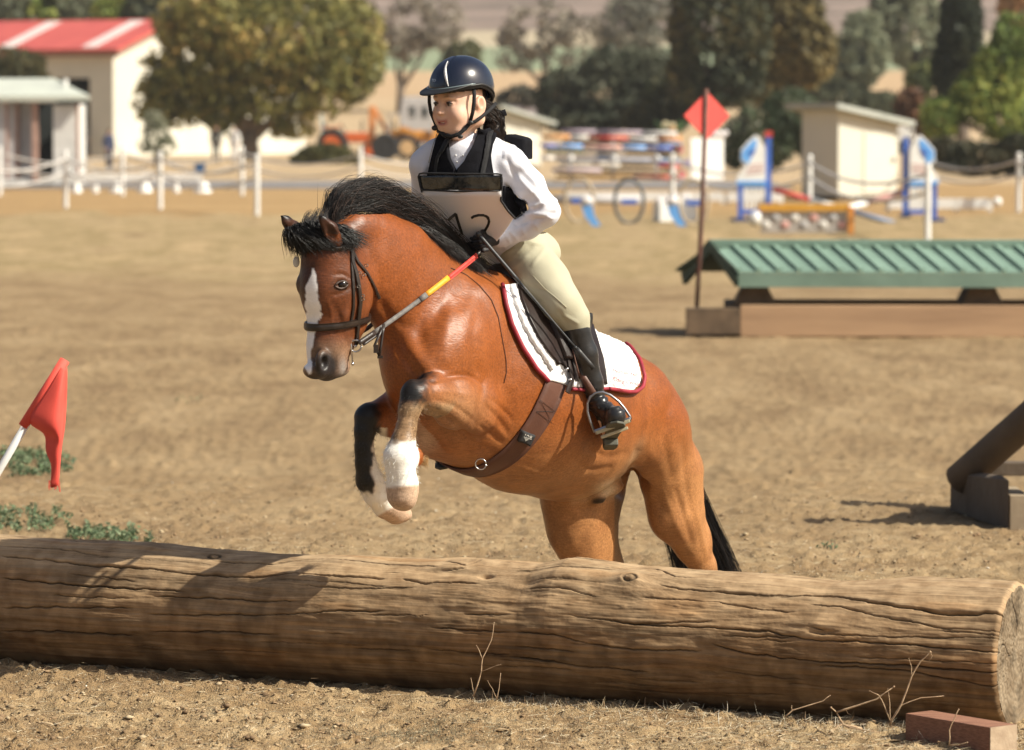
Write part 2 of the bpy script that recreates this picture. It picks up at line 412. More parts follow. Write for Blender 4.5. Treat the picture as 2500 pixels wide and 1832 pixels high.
base_c = base_c * (1 - crk[..., None] * .93)  # shade inside the cracks painted into the groove colour
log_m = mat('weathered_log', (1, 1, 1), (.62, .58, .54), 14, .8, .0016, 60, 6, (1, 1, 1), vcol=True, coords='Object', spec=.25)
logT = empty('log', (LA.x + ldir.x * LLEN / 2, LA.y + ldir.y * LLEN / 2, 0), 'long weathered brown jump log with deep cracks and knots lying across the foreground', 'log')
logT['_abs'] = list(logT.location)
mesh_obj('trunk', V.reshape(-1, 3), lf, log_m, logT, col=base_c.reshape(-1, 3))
# end grain disc
rr = np.linspace(0, 1, 60); Rend = R[-1]
Vd = []
for i, q in enumerate(rr):
    rad = Rend * q; dep = 0.003 * noise2(np.cos(tvals) * q * 30, np.sin(tvals) * q * 30, 3) - 0.006 * np.exp(-(((tvals - .25 - .1 * np.sin(q * 9)) * q * LR) / .004) ** 2) * (q > .2) - .006 * np.exp(-(((tvals - 1.3 + .1 * np.sin(q * 11)) * q * LR) / .003) ** 2) * (q > .4)
    Vd.append(C0 + LD * LLEN + dep[:, None] * LD + (rad * np.sin(tvals))[:, None] * LFv + (rad * np.cos(tvals))[:, None] * UP)
Vd = np.array(Vd); n_t = len(tvals)
idx = np.arange(60 * n_t).reshape(60, n_t); nx = np.roll(idx, -1, 1)
df = np.stack([idx[:-1], idx[1:], nx[1:], nx[:-1]], -1).reshape(-1, 4)
TT = tvals[None, :] * np.ones((60, 1)); QQ = rr[:, None] * np.ones((1, n_t))
ec = np.ones((60, n_t, 3)) * np.array((.27, .21, .14))
ec *= (1 - .22 * smooth(-.2, .8, np.sin(QQ * 55 + 1.2 * np.sin(TT * 2) + 1.5 * noise2(np.cos(TT) * 2, np.sin(TT) * 2, 2))))[..., None]
ec = ec * (1 - .35 * smooth(0, .7, fbm2(np.cos(TT) * QQ, np.sin(TT) * QQ, 4, 3, 9)))[..., None]
ck = np.exp(-(((TT - .25 - .1 * np.sin(QQ * 9)) * QQ * LR) / .004) ** 2) * (QQ > .2) + np.exp(-(((TT - 1.3 + .1 * np.sin(QQ * 11)) * QQ * LR) / .003) ** 2) * (QQ > .4)
ec *= (1 - .9 * np.clip(ck, 0, 1))[..., None]  # end-grain cracks get their shade painted in too
mesh_obj('end_grain', Vd.reshape(-1, 3), df, log_m, logT, col=ec.reshape(-1, 3))
# wooden wedge block under the end
wood_red = mat('red_timber', (.34, .165, .10), (.22, .10, .06), 3, .75, .002, 40, stretch=(1, 8, 8), coords='Generated')
wood_end = mat('pale_end_grain', (.42, .32, .22), (.33, .24, .16), 20, .85, .002)
bl = ground_at(2375, 1832); bY = 13.72
A = at(2210, 1815, 13.95); B = at(2418, 1838, 13.62); A.z = B.z = 0
dd = (B - A).normalized(); nn = Vector((-dd.y, dd.x, 0))
blk = empty('wooden_block', (A + B) / 2, 'reddish sawn timber block wedged under the right end of the log', 'block'); blk['_abs'] = list(blk.location)
H = .092; TH = .12
mb = MB(); c0, c1, c2, c3 = A, B - dd * .004, B - dd * .004 + nn * TH, A + nn * TH
mb.add([c0, c1, c2, c3] + [v + Vector((0, 0, H)) for v in (c0, c1, c2, c3)], [(0,3,2,1),(4,5,6,7),(0,1,5,4),(2,3,7,6),(3,0,4,7)])
mb.build('body', wood_red, blk, bevel=.003)
mb = MB(); c0, c1, c2, c3 = B - dd * .004, B, B + nn * TH, B - dd * .004 + nn * TH
mb.add([c0, c1, c2, c3] + [v + Vector((0, 0, H)) for v in (c0, c1, c2, c3)], [(0,3,2,1),(4,5,6,7),(0,1,5,4),(1,2,6,5),(2,3,7,6)])
mb.build('end_grain', wood_end, blk)
# ================================================================== SDF modelling
class Sdf:
    def __init__(s, xs, ys, zs):
        s.xs, s.ys, s.zs = [np.asarray(a, dtype=np.float32) for a in (xs, ys, zs)]
        s.D = np.full((len(xs), len(ys), len(zs)), 10.0, dtype=np.float32)
    def _sub(s, lo, hi):
        sl = []
        for a, l, h in zip((s.xs, s.ys, s.zs), lo, hi):
            i0 = max(0, int(np.searchsorted(a, l)) - 1); i1 = min(len(a), int(np.searchsorted(a, h)) + 1)
            if i1 - i0 < 1: return None
            sl.append(slice(i0, i1))
        return tuple(sl)
    def _comb(s, sl, d, k, op):
        a = s.D[sl]
        if op == 'add':
            if k > 0:
                h = np.maximum(k - np.abs(a - d), 0) / k; r = np.minimum(a, d) - h * h * k * .25
            else: r = np.minimum(a, d)
        else:
            if k > 0:
                h = np.maximum(k - np.abs(a + d), 0) / k; r = np.maximum(a, -d) + h * h * k * .25
            else: r = np.maximum(a, -d)
        s.D[sl] = r
    def seg(s, A, B, ra, rb, k=0.03, lat=None, la=None, lb=None, op='add'):
        """tapered limb from A to B, radius ra->rb; with lat: radius la->lb along that axis"""
        A = np.array(A, dtype=np.float32); B = np.array(B, dtype=np.float32)
        m = max(ra, rb, la or 0, lb or 0) + k + .02
        sl = s._sub(np.minimum(A, B) - m, np.maximum(A, B) + m)
        if sl is None: return s
        x = s.xs[sl[0]][:, None, None]; y = s.ys[sl[1]][None, :, None]; z = s.zs[sl[2]][None, None, :]
        d = B - A; L2 = float(d @ d) + 1e-9
        px, py, pz = x - A[0], y - A[1], z - A[2]
        t = np.clip((px * d[0] + py * d[1] + pz * d[2]) / L2, 0, 1)
        qx, qy, qz = px - t * d[0], py - t * d[1], pz - t * d[2]
        r = ra + (rb - ra) * t
        if lat is None:
            dist = np.sqrt(qx * qx + qy * qy + qz * qz) - r
        else:
            Lx, Ly, Lz = lat; l = la + (lb - la) * t
            dl = qx * Lx + qy * Ly + qz * Lz; q2 = np.maximum(qx * qx + qy * qy + qz * qz - dl * dl, 0)
            k0 = np.sqrt(q2 / (r * r) + dl * dl / (l * l)); k1 = np.sqrt(q2 / r ** 4 + dl * dl / l ** 4) + 1e-6
            dist = np.where(k0 < .3, -np.minimum(r, l) * .7, k0 * (k0 - 1) / k1)
        s._comb(sl, dist.astype(np.float32), k, op); return s
    def ell(s, C, rad, axes=None, k=0.03, op='add'):
        C = np.array(C, dtype=np.float32); m = max(rad) + k + .02
        sl = s._sub(C - m, C + m)
        if sl is None: return s
        x = s.xs[sl[0]][:, None, None] - C[0]; y = s.ys[sl[1]][None, :, None] - C[1]; z = s.zs[sl[2]][None, None, :] - C[2]
        if axes is None: axes = ((1, 0, 0), (0, 1, 0), (0, 0, 1))
        k0 = 0; k1 = 0
        for ax, r in zip(axes, rad):
            c = x * float(ax[0]) + y * float(ax[1]) + z * float(ax[2]); k0 = k0 + (c / r) ** 2; k1 = k1 + (c / (r * r)) ** 2
        k0 = np.sqrt(k0); k1 = np.sqrt(k1) + 1e-6
        dist = np.where(k0 < .3, -min(rad) * .7, k0 * (k0 - 1) / k1)
        s._comb(sl, dist.astype(np.float32), k, op); return s
    def path(s, pts, rs, k=0.03, lat=None, ls=None, op='add'):
        for i in range(len(pts) - 1):
            s.seg(pts[i], pts[i + 1], rs[i], rs[i + 1], k, lat, None if ls is None else ls[i], None if ls is None else ls[i + 1], op)
        return s
    def mesh(s, relax=1):
        D = s.D; inside = D < 0
        nx, ny, nz = D.shape
        c = inside[:-1, :-1, :-1].astype(np.int8)
        cnt = np.zeros_like(c)
        for i in (0, 1):
            for j in (0, 1):
                for l in (0, 1):
                    cnt += inside[i:nx - 1 + i, j:ny - 1 + j, l:nz - 1 + l]
        act = (cnt > 0) & (cnt < 8)
        ci = np.argwhere(act); n = len(ci)
        vid = np.full(act.shape, -1, dtype=np.int64); vid[act] = np.arange(n)
        acc = np.zeros((n, 3)); w = np.zeros(n)
        offs = [(i, j, l) for i in (0, 1) for j in (0, 1) for l in (0, 1)]
        X = [s.xs.astype(np.float64), s.ys.astype(np.float64), s.zs.astype(np.float64)]
        for ia in range(8):
            for ax in range(3):
                if offs[ia][ax] == 1: continue
                ob = list(offs[ia]); ob[ax] = 1
                a = ci + np.array(offs[ia]); b_ = ci + np.array(ob)
                da = D[a[:, 0], a[:, 1], a[:, 2]].astype(np.float64); db = D[b_[:, 0], b_[:, 1], b_[:, 2]].astype(np.float64)
                mk = (da < 0) != (db < 0); t = np.where(mk, da / np.where(mk, da - db, 1), 0)
                pa = np.stack([X[q][a[:, q]] for q in range(3)], 1); pb = np.stack([X[q][b_[:, q]] for q in range(3)], 1)
                acc += np.where(mk[:, None], pa + (pb - pa) * t[:, None], 0); w += mk
        V = acc / w[:, None]
        faces = []
        for ax in range(3):
            sl0 = [slice(None)] * 3; sl1 = [slice(None)] * 3; sl0[ax] = slice(0, -1); sl1[ax] = slice(1, None)
            a = inside[tuple(sl0)]; b_ = inside[tuple(sl1)]
            u, v = (ax + 1) % 3, (ax + 2) % 3
            e = np.argwhere(a != b_)
            e = e[(e[:, u] > 0) & (e[:, v] > 0) & (e[:, u] < D.shape[u] - 1) & (e[:, v] < D.shape[v] - 1)]
            flip = a[e[:, 0], e[:, 1], e[:, 2]]
            def g(du, dv):
                q = e.copy(); q[:, u] += du; q[:, v] += dv; return vid[q[:, 0], q[:, 1], q[:, 2]]
            q = np.stack([g(-1, -1), g(0, -1), g(0, 0), g(-1, 0)], 1)
            q[~flip] = q[~flip][:, ::-1]
            faces.append(q)
        Fc = np.concatenate(faces); Fc = Fc[(Fc >= 0).all(1)]
        for _ in range(relax):
            s_ = np.zeros_like(V); cn = np.zeros(len(V))
            for i in range(4):
                np.add.at(s_, Fc[:, i], V[Fc[:, (i + 1) % 4]]); np.add.at(cn, Fc[:, i], 1)
                np.add.at(s_, Fc[:, i], V[Fc[:, (i + 3) % 4]]); np.add.at(cn, Fc[:, i], 1)
            cn = np.maximum(cn, 1)[:, None]; V = V * .5 + s_ / cn * .5
        return V, Fc
def vnormals(V, Fc):
    n = np.cross(V[Fc[:, 2]] - V[Fc[:, 0]], V[Fc[:, 3]] - V[Fc[:, 1]]); o = np.zeros_like(V)
    for i in range(4): np.add.at(o, Fc[:, i], n)
    return o / (np.linalg.norm(o, axis=1)[:, None] + 1e-12)
def grid1(*spans):
    """spans: (start, end, step) consecutive"""
    out = []
    for a, b_, h in spans: out.append(np.arange(a, b_, h))
    return np.concatenate(out)
# ================================================================== BACKGROUND
K = 0.9017
def W(x, y, Y): return at(x / K, y / K, Y)
def gY(y): return CH * F / (y / K - YH)
def sc(Y): return F * K / Y          # picture units (I px) per metre
def base_at(x, y, ):
    Y = gY(y); p = W(x, y, Y); p.z = 0; return p
def T_(loc, name, label, cat, group=None, rz=0):
    e = empty(name, loc, label, cat, group, rz); return e
def rotm(rz, loc=(0, 0, 0)): return Matrix.Translation(Vector(loc)) @ Matrix.Rotation(rz, 4, 'Z')
cream = mat('cream_siding', (.62, .60, .515), (.57, .555, .475), .6, .6)
grey_roof = mat('grey_roofing', (.40, .42, .38), (.33, .35, .32), 1.2, .6)
white_p = mat('white_paint', (.80, .80, .78), (.70, .70, .68), 3, .5)
white_w = mat('worn_white_paint', (.72, .70, .66), (.60, .58, .54), 5, .7)
red_roof = mat('red_metal_roof', (.58, .115, .09), (.50, .09, .075), .8, .45)
fascia = mat('brown_fascia', (.25, .12, .08), None, 2, .7)
sky_l = mat('translucent_roof_sheet', (.78, .66, .62), (.7, .58, .55), 1, .5)
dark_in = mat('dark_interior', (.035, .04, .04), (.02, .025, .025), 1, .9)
pinkw = mat('pink_brown_timber', (.45, .28, .22), (.36, .22, .17), 4, .8)
greyw = mat('grey_painted_board', (.46, .45, .45), (.40, .39, .39), 2, .8)
blackm = mat('black_rubber', (.025, .025, .027), (.015, .015, .016), 20, .8)
brownm = mat('old_brown_timber', (.17, .115, .07), (.10, .068, .042), 6, .85, .003, 25)
# ---- barn
u = Vector((-.89, .456, 0)); v = Vector((.456, .89, 0))
c0 = base_at(250, 345); Lf, Lg = 30, 9.6
barn = T_(c0, 'barn', 'cream metal barn with red roof and pale roof sheets, left of the autumn tree', 'barn')
Zx = Vector((0, 0, 1)); He, Hr = 5.4, 6.85
def quadbox(mb, o, a, b_, n, th):  # slab spanned by a,b at o, thickness th along n (inwards)
    vs = [o, o + a, o + a + b_, o + b_]; n = n.normalized() * th
    return mb.add(vs + [q + n for q in vs], [(0,1,2,3),(7,6,5,4),(0,4,5,1),(1,5,6,2),(2,6,7,3),(3,7,4,0)])
mb = MB(); O = Vector((0, 0, 0)); dA, dB, dz = 1.4, 3.5, 3.95   # door opening along u
quadbox(mb, O, u * dA, Zx * He, v, .2); quadbox(mb, u * dB, u * (Lf - dB), Zx * He, v, .2); quadbox(mb, u * dA + Zx * dz, u * (dB - dA), Zx * (He - dz), v, .2)
mb.build('wall', cream, barn)
mb = MB(); g = [(.21, 0), (Lg, 0), (Lg, He), (Lg / 2, Hr - .02), (.21, He)]
mb.prism(g, v, Zx, u, .2, u * .1 - u * .0); mb.build('wall', cream, barn)
mb = MB(); quadbox(mb, v * Lg, u * Lf, Zx * He, -v, .2); mb.build('wall', cream, barn)
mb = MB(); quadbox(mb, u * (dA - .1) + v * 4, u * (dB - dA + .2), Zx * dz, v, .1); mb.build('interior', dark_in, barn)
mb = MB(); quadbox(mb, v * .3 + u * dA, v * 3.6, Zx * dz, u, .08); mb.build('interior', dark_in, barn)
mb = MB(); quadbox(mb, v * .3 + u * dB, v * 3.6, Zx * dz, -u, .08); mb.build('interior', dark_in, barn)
sl1 = (v * (Lg / 2) + Zx * (Hr - He)); ov = .5
nrm = (-u).cross(sl1).normalized(); nrm = nrm if nrm.z > 0 else -nrm
s1 = sl1.normalized(); ln = sl1.length
mb = MB(); quadbox(mb, -u * .6 - s1 * ov + Zx * He, u * (Lf + .6), s1 * (ln + ov), nrm, .16); roof1 = mb.build('roof', red_roof, barn)
sl2 = (-v * (Lg / 2) + Zx * (Hr - He)); s2 = sl2.normalized(); n2 = Vector((-nrm.x, -nrm.y, nrm.z))
mb = MB(); quadbox(mb, v * Lg - u * .6 - s2 * ov + Zx * He, u * (Lf + .6), s2 * (ln + ov), n2, .16); mb.build('roof', red_roof, barn)
for k in range(4):
    mb = MB(); quadbox(mb, u * (.9 + k * 5.1) - s1 * .2 + Zx * He + nrm * .165, u * .85, s1 * (ln - .1), nrm, .02)
    o = mb.build('roof_light', sky_l, roof1)
mb = MB(); quadbox(mb, -u * .62 - s1 * (ov + .02) + Zx * (He - .22), u * (Lf + .6), Zx * .2, -v, .06); mb.build('gutter', fascia, barn)
# cream annex continuing to the right behind the tree
an = T_(c0 + v * 9.8, 'annex_building', 'low cream lean-to behind the autumn tree trunk and the orange tractor', 'shed')
mb = MB(); quadbox(mb, O, v * 9.5, Zx * 4.3, u, 5.0); mb.build('wall', cream, an)
mb = MB(); quadbox(mb, -u * .4 + Zx * 4.32 - v * .02, v * 9.8, u * 5.8, Zx, .15); mb.build('roof', red_roof, an)
# ---- sheds
def shed(c0, a, b_, h0, h1, label, name='shed', door=True, ov=.3, roofm=grey_roof, group=None):
    """c0 near corner, a = lit face vector, b_ = shaded face vector; roof rises from a-end(h0) to ... """
    e = T_(c0, name, label, 'shed', group); t = .06
    an, bn = a.normalized(), b_.normalized()
    def zt(p): return h1 + (h0 - h1) * (p.dot(an) / a.length)
    def wall(p, q, inn, zlo=.12, nm='wall', m=cream, n_=1):
        mb = MB()
        vs = [p + Zx * zlo, q + Zx * zlo, q + Zx * zt(q), p + Zx * zt(p)]
        mb.add(vs + [w + inn * t for w in vs], [(0,1,2,3),(7,6,5,4),(0,4,5,1),(1,5,6,2),(2,6,7,3),(3,7,4,0)])
        mb.build(nm, m, e)
    wall(O, a, bn); wall(bn * t, b_ - bn * t, an); wall(b_, a + b_, -bn); wall(a + bn * t, a + b_ - bn * t, -an)
    if door:
        q0, q1 = a * .42, a * .93; mb = MB()
        quadbox(mb, q0 - bn * .03 + Zx * .2, q1 - q0, Zx * (min(zt(q0), zt(q1)) - .4), bn, .028); d = mb.build('door', mat('door_panel', (.66, .64, .55), (.62, .60, .52), 2, .6), e)
        mb = MB(); mb.box(tuple(q1 * .97 - bn * .05 + Zx * 1.0), (.05, .05, .12)); mb.build('handle', blackm, d)
    mb = MB(); p = [-an * ov - bn * ov, a + an * ov - bn * ov, a + an * ov + b_ + bn * ov, -an * ov + b_ + bn * ov]
    vs = [w + Zx * (zt(w) + .01) for w in p]; mb.add(vs + [w + Zx * .13 for w in vs], [(3,2,1,0),(4,5,6,7),(0,1,5,4),(1,2,6,5),(2,3,7,6),(3,0,4,7)])
    mb.build('roof', roofm, e)
    mb = MB(); quadbox(mb, an * .1 + bn * .05, a * .9, Zx * .11, bn, .12); quadbox(mb, an * .1 + b_ - bn * .2, a * .9, Zx * .11, bn, .12); mb.build('skid', brownm, e)
    return e
c0 = base_at(1845, 443)
shed(c0, Vector((.8, .6, 0)) * 1.95, Vector((-.6, .8, 0)) * 1.35, 1.86, 2.2, 'small cream shed with sloping grey roof between the blue and white jump wings')
c0 = base_at(1110, 372)
shed(c0, Vector((.8, .6, 0)) * 1.8, Vector((-.6, .8, 0)) * 1.6, 1.8, 2.25, 'cream shed with grey roof standing directly behind the rider', ov=.45)
# open shelter at far left
c0 = base_at(0, 412); e = T_(c0, 'open_shelter', 'white and grey open-fronted shelter with pale flat roof at the far left edge', 'shelter'); s_ = sc(c0.y)
def bx(name, x0, x1, y0, y1, d0, d1, m, par=e, org=None, hz=412, slant=0):
    org = org or c0; s_ = sc(org.y)
    X0, X1 = x0 / s_, x1 / s_; Z1, Z0 = (hz - y0) / s_, (hz - y1) / s_
    mb = MB(); mb.box(((X0 + X1) / 2, (d0 + d1) / 2, (Z0 + Z1) / 2), (X1 - X0, d1 - d0, Z1 - Z0)); return mb.build(name, m, par)
bx('panel', 118, 168, 232, 394, 0, .08, white_w); bx('post', 168.5, 175, 228, 398, .0, .1, pinkw); bx('post', 72, 85, 228, 398, -.1, .05, pinkw)
bx('panel', -90, 12, 226, 394, .0, .06, greyw); bx('post', 12.5, 18, 226, 398, 0, .1, pinkw); bx('post', 33, 40, 228, 396, 0.2, .3, pinkw)
bx('panel', 18.5, 32.5, 228, 394, .12, .18, greyw); bx('panel', 40.5, 71, 228, 394, .5, .56, greyw)
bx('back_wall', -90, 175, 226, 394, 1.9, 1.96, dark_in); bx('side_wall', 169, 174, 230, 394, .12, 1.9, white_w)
bx('floor', -100, 178, 395, 404, -.05, 2.0, white_w)
for xx in (-60, 10, 88, 150): bx('skid', xx, xx + 14, 404.5, 412, .0, 1.9, brownm)
mb = MB(); R0 = [(-120, 222), (202, 222), (202, 214), (-120, 214)]
zf = (412 - 222) / s_; zb = (412 - 182) / s_
A = [Vector((-1.6, -.35, zf)), Vector((202 / s_, -.35, zf)), Vector((100 / s_, 2.4, zb)), Vector((-1.6, 2.4, zb))]
mb.add(A + [q + Zx * .14 for q in A], [(3,2,1,0),(4,5,6,7),(0,1,5,4),(1,2,6,5),(2,3,7,6),(3,0,4,7)]); mb.build('roof', mat('pale_green_roof', (.55, .58, .50), (.48, .50, .44), 1, .5), e)
mb = MB(); mb.tube([(135 / s_, 1.2, 2.6), (135 / s_, 1.2, 3.15)], .09, 10); mb.build('vent_pipe', white_p, e)
# ---- fences with white posts and two sagging ropes
post_m = white_p; rope_m = mat('grey_rope', (.62, .60, .57), (.52, .5, .48), 10, .8)
def rope_fence(label, posts, h=1.24):
    pts = [base_at(x, y) for x, y in posts]; e = T_(pts[0], 'rope_fence', label, 'fence'); o = pts[0]
    for p in pts:
        mb = MB(); mb.tube([p - o + Zx * -.02, p - o + Zx * h], .052, 10); mb.tube([p - o + Zx * h, p - o + Zx * (h + .05)], [.060, .04], 10)
        mb.build('post', post_m, e, smooth_sh=False)
    for a, b_ in zip(pts[:-1], pts[1:]):
        for hh, sg in ((h - .12, .28), (h - .42, .30)):
            P = [a - o + (b_ - a) * t + Zx * (hh - 4 * sg * t * (1 - t)) for t in np.linspace(0, 1, 15)]
            mb = MB(); mb.tube(P, .028, 6); mb.build('rope', rope_m, e, True)
    return e
rope_fence('white post fence with sagging ropes along the near left side of the arena', [(-110, 462), (145, 458), (353, 461), (566, 474)])
rope_fence('white post fence with sagging ropes farther back on the left, nearer the barn', [(-190, 434), (0, 431), (270, 431), (533, 431), (794, 438), (1060, 436)])
rope_fence('white post fence with sagging ropes beside the right shed', [(1480, 470), (1782, 478), (2042, 532)])
rope_fence('white post fence with sagging ropes at the right edge by the dark bushes', [(2042 - 30, 440), (2242, 466), (2480, 470)])
# ---- low white rail on cone feet
c0 = base_at(160, 424); e = T_(c0, 'low_rail', 'low white rail on cone-shaped feet in front of the left shelter', 'rail'); s_ = sc(c0.y)
for x0, x1 in ((0, 95), (96, 190), (191, 285)):
    mb = MB(); mb.box(((x0 + x1) / 2 / s_, 0, 34 / s_), ((x1 - x0) / s_ - .01, .14, .19)); mb.build('rail', white_p, e, bevel=.01)
for x, w in ((8, .16), (50, .10), (97, .22), (158, .22), (228, .1), (285, .26)):
    mb = MB(); mb.tube([(x / s_, .0, 0), (x / s_, .0, .28)], [w, w * .55], 10); mb.build('foot', white_p, e)
# ---- trees
LEAF = {}
def leaf_mat(name, rough=.6):
    if name not in LEAF:
        m, nt, b = node_mat(name); a = nt.nodes.new('ShaderNodeAttribute'); a.attribute_name = 'Col'
        nt.links.new(a.outputs['Color'], b.inputs['Base Color']); setin(b, rough=rough, spec=.3)
        tr = nt.nodes.new('ShaderNodeBsdfTranslucent'); nt.links.new(a.outputs['Color'], tr.inputs[0])
        mx = nt.nodes.new('ShaderNodeMixShader'); mx.inputs[0].default_value = .3
        out = nt.nodes['Material Output']; nt.links.new(b.outputs[0], mx.inputs[1]); nt.links.new(tr.outputs[0], mx.inputs[2]); nt.links.new(mx.outputs[0], out.inputs[0])
        LEAF[name] = m
    return LEAF[name]
bark = mat('bark', (.16, .12, .09), (.09, .07, .05), 6, .9)
def foliage(ells, o, pal, n, size, seed, gap=.0, shell=.55):
    """ells: (centre, (rx,ry,rz)); many small leaf cluster faces spread through the volume"""
    r = np.random.default_rng(seed); V = []; Cc = []
    vol = np.array([e[1][0] * e[1][2] for e in ells]); cnt = (n * vol / vol.sum()).astype(int) + 1
    P = []
    for (c, rad), m in zip(ells, cnt):
        d = r.normal(size=(m * 2, 3)); d /= np.linalg.norm(d, axis=1)[:, None]
        q = d * (shell + (1 - shell) * r.random((m * 2, 1)) ** .6) * np.array(rad); q = q * (1 + .16 * noise3(d[:, 0] * 3 + c[0], d[:, 1] * 3, d[:, 2] * 3 + c[2], seed))[:, None] + np.array(c)
        cl = noise3(q[:, 0] * .9 / size * .35, q[:, 1] * .9 / size * .35, q[:, 2] * .9 / size * .35, seed + 1)
        keep = cl > (gap - .35); q = q[keep][:m]; P.append(q)
    P = np.concatenate(P); m = len(P)
    a = r.normal(size=(m, 3)); a /= np.linalg.norm(a, axis=1)[:, None]; b_ = np.cross(a, r.normal(size=(m, 3))); b_ /= np.linalg.norm(b_, axis=1)[:, None]
    s = size * (.5 + .8 * r.random((m, 1)))
    V = np.stack([P - a * s, P - b_ * s * .5, P + a * s, P + b_ * s * .5], 1).reshape(-1, 3)
    Fa = np.arange(m * 4).reshape(m, 4)
    pal = np.array(pal); t = .5 + .5 * noise3(P[:, 0] / size * .12, P[:, 1] / size * .12, P[:, 2] / size * .12, seed + 2) + .25 * r.normal(size=m)
    t = np.clip(t, 0, .999) * (len(pal) - 1); i = t.astype(int); f = (t - i)[:, None]; col = pal[i] * (1 - f) + pal[i + 1] * f
    col = col * (.8 + .4 * r.random((m, 1)))
    return V, Fa, np.repeat(col, 4, 0)
def tree(name, label, cat, x, y, ells, pal, n=3000, size=.28, trunk=.25, seed=1, gap=0., group=None, Y=None, limbs=5, lean=0, shell=.55):
    Y = Y or gY(y); s = sc(Y); o = W(x, y, Y); o.z = gz(o.x, Y) if Y > 250 else 0
    e = T_(o, name, label, cat, group)
    E = []
    for (ex, ey, rx, ry) in ells:
        c = W(ex, ey, Y) - o; E.append(((c.x, c.y, c.z), (rx / s, max(rx, ry * .6) / s * .8, ry / s)))
    V, Fa, C_ = foliage(E, o, pal, n, size, seed, gap, shell)
    me = mesh_obj('crown', V, Fa, leaf_mat('leaves'), e, False, col=C_)
    if trunk:
        r = random.Random(seed); mb = MB(); top = max(q[0][2] for q in E) * .8; mid = min(q[0][2] - q[1][2] * .6 for q in E); mid = max(.4, min(mid, top * .4))
        mb.tube([(0, 0, -.1), (lean * .4, 0, mid * .6), (lean, 0, mid + .2)], [trunk * 1.35, trunk, trunk * .85], 9)
        for c, rad in sorted(E, key=lambda q: -q[1][0])[:limbs]:
            mb.tube([(lean, 0, mid * .8), ((lean + c[0]) * .5 + r.uniform(-.2, .2), c[1] * .5, mid + (c[2] - mid) * .4), c], [trunk * .7, trunk * .42, trunk * .12], 7)
        mb.build('trunk', bark, e, True)
    return e
AUT = [(.10, .105, .035), (.19, .19, .06), (.30, .275, .085), (.44, .33, .12)]
DK = [(.035, .045, .026), (.06, .07, .038), (.095, .095, .045), (.15, .125, .055)]
GRN = [(.08, .12, .035), (.17, .24, .06), (.30, .36, .09), (.44, .45, .13)]
GRY = [(.15, .17, .11), (.21, .235, .155), (.28, .30, .20)]
tree('autumn_tree', 'large autumn tree with olive and brown leaves beside the red-roofed barn', 'tree', 550, 353,
     [(600, 60, 230, 120), (440, 150, 110, 95), (410, 215, 95, 65), (500, 250, 75, 45), (700, 170, 125, 95), (590, 215, 130, 70), (640, 285, 60, 20), (780, 110, 75, 120), (470, 30, 120, 80), (350, 240, 62, 42), (370, 150, 62, 50), (335, 195, 40, 28), (400, 60, 70, 60)], AUT, 19000, .22, .42, 3, .05, shell=.35)
tree('sapling', 'thin pale grey-green sapling in front of the bright barn wall', 'tree', 343, 372, [(345, 300, 30, 55), (335, 262, 22, 24), (368, 318, 22, 22), (318, 320, 16, 18)], [(.13, .15, .09), (.22, .24, .16), (.36, .36, .27)], 1500, .085, .05, 5, .1)
tree('dark_tree', 'dark green tree crown in front of the barn above the left shelter', 'tree', 30, 352, [(20, 145, 85, 38), (60, 170, 45, 30), (-40, 150, 60, 50)], DK, 3500, .22, .2, 6)
for i, (x, pal, lb) in enumerate([(20, GRY, 'grey-green tree behind the barn roof at the far left corner'), (105, GRN, 'bright green tree behind the barn roof between two grey-green trees'), (170, GRY, 'grey-green tree behind the barn roof, left of the middle'), (235, GRN, 'bright green tree behind the barn roof near the second roof sheet'), (300, DK, 'dark green tree behind the right end of the barn roof')]):
    tree('tree', lb, 'tree', x, 300, [(x, 25, 46, 60), (x + 20, -10, 40, 50), (x - 25, 40, 30, 40)], pal, 2600, .3, .3, 20 + i, Y=262, group='trees behind the barn')
tree('mounded_bush', 'low rounded olive bush in front of the orange tractor', 'bush', 715, 362, [(715, 345, 62, 30), (760, 352, 35, 18), (670, 352, 35, 16)], [(.05, .055, .018), (.09, .09, .03), (.13, .12, .04)], 4500, .1, 0, 7, -.2)
BARE = [(.20, .18, .14), (.27, .24, .19), (.32, .28, .23)]
tree('bare_tree', 'leafless grey-brown tree left of the rider beyond the orange loader', 'tree', 882, 250, [(900, 60, 70, 75), (960, 50, 70, 65), (870, 100, 40, 40)], BARE, 1500, .3, .28, 8, .25, Y=300)
tree('bare_tree', 'pale leafless trees on the slope right of the helmet', 'tree', 1200, 245, [(1190, 70, 90, 70), (1280, 90, 80, 60), (1130, 110, 50, 50)], BARE, 1700, .32, .3, 9, .25, Y=310)
tree('round_bush', 'small olive bush on the field just above the helmet', 'bush', 1020, 190, [(1020, 128, 48, 42), (1000, 150, 40, 30)], [(.07, .085, .03), (.13, .13, .05)], 1600, .3, .2, 10, 0, Y=330)
tree('evergreen_shrub', 'wide dark evergreen shrub between the helmet and the red diamond marker', 'shrub', 1330, 300,
     [(1330, 200, 100, 85), (1240, 220, 62, 70), (1420, 190, 70, 85), (1360, 140, 70, 45), (1300, 262, 120, 35)], [(.045, .055, .036), (.08, .09, .058), (.125, .13, .085)], 8500, .24, .3, 11, -.1, Y=205)
tree('olive_tree', 'grey-green hazy tree behind the dark evergreen shrub', 'tree', 1395, 250, [(1390, 60, 75, 90), (1440, 20, 60, 60)], [(.19, .19, .15), (.26, .255, .21), (.31, .29, .25)], 2600, .3, .3, 12, .05, Y=290)
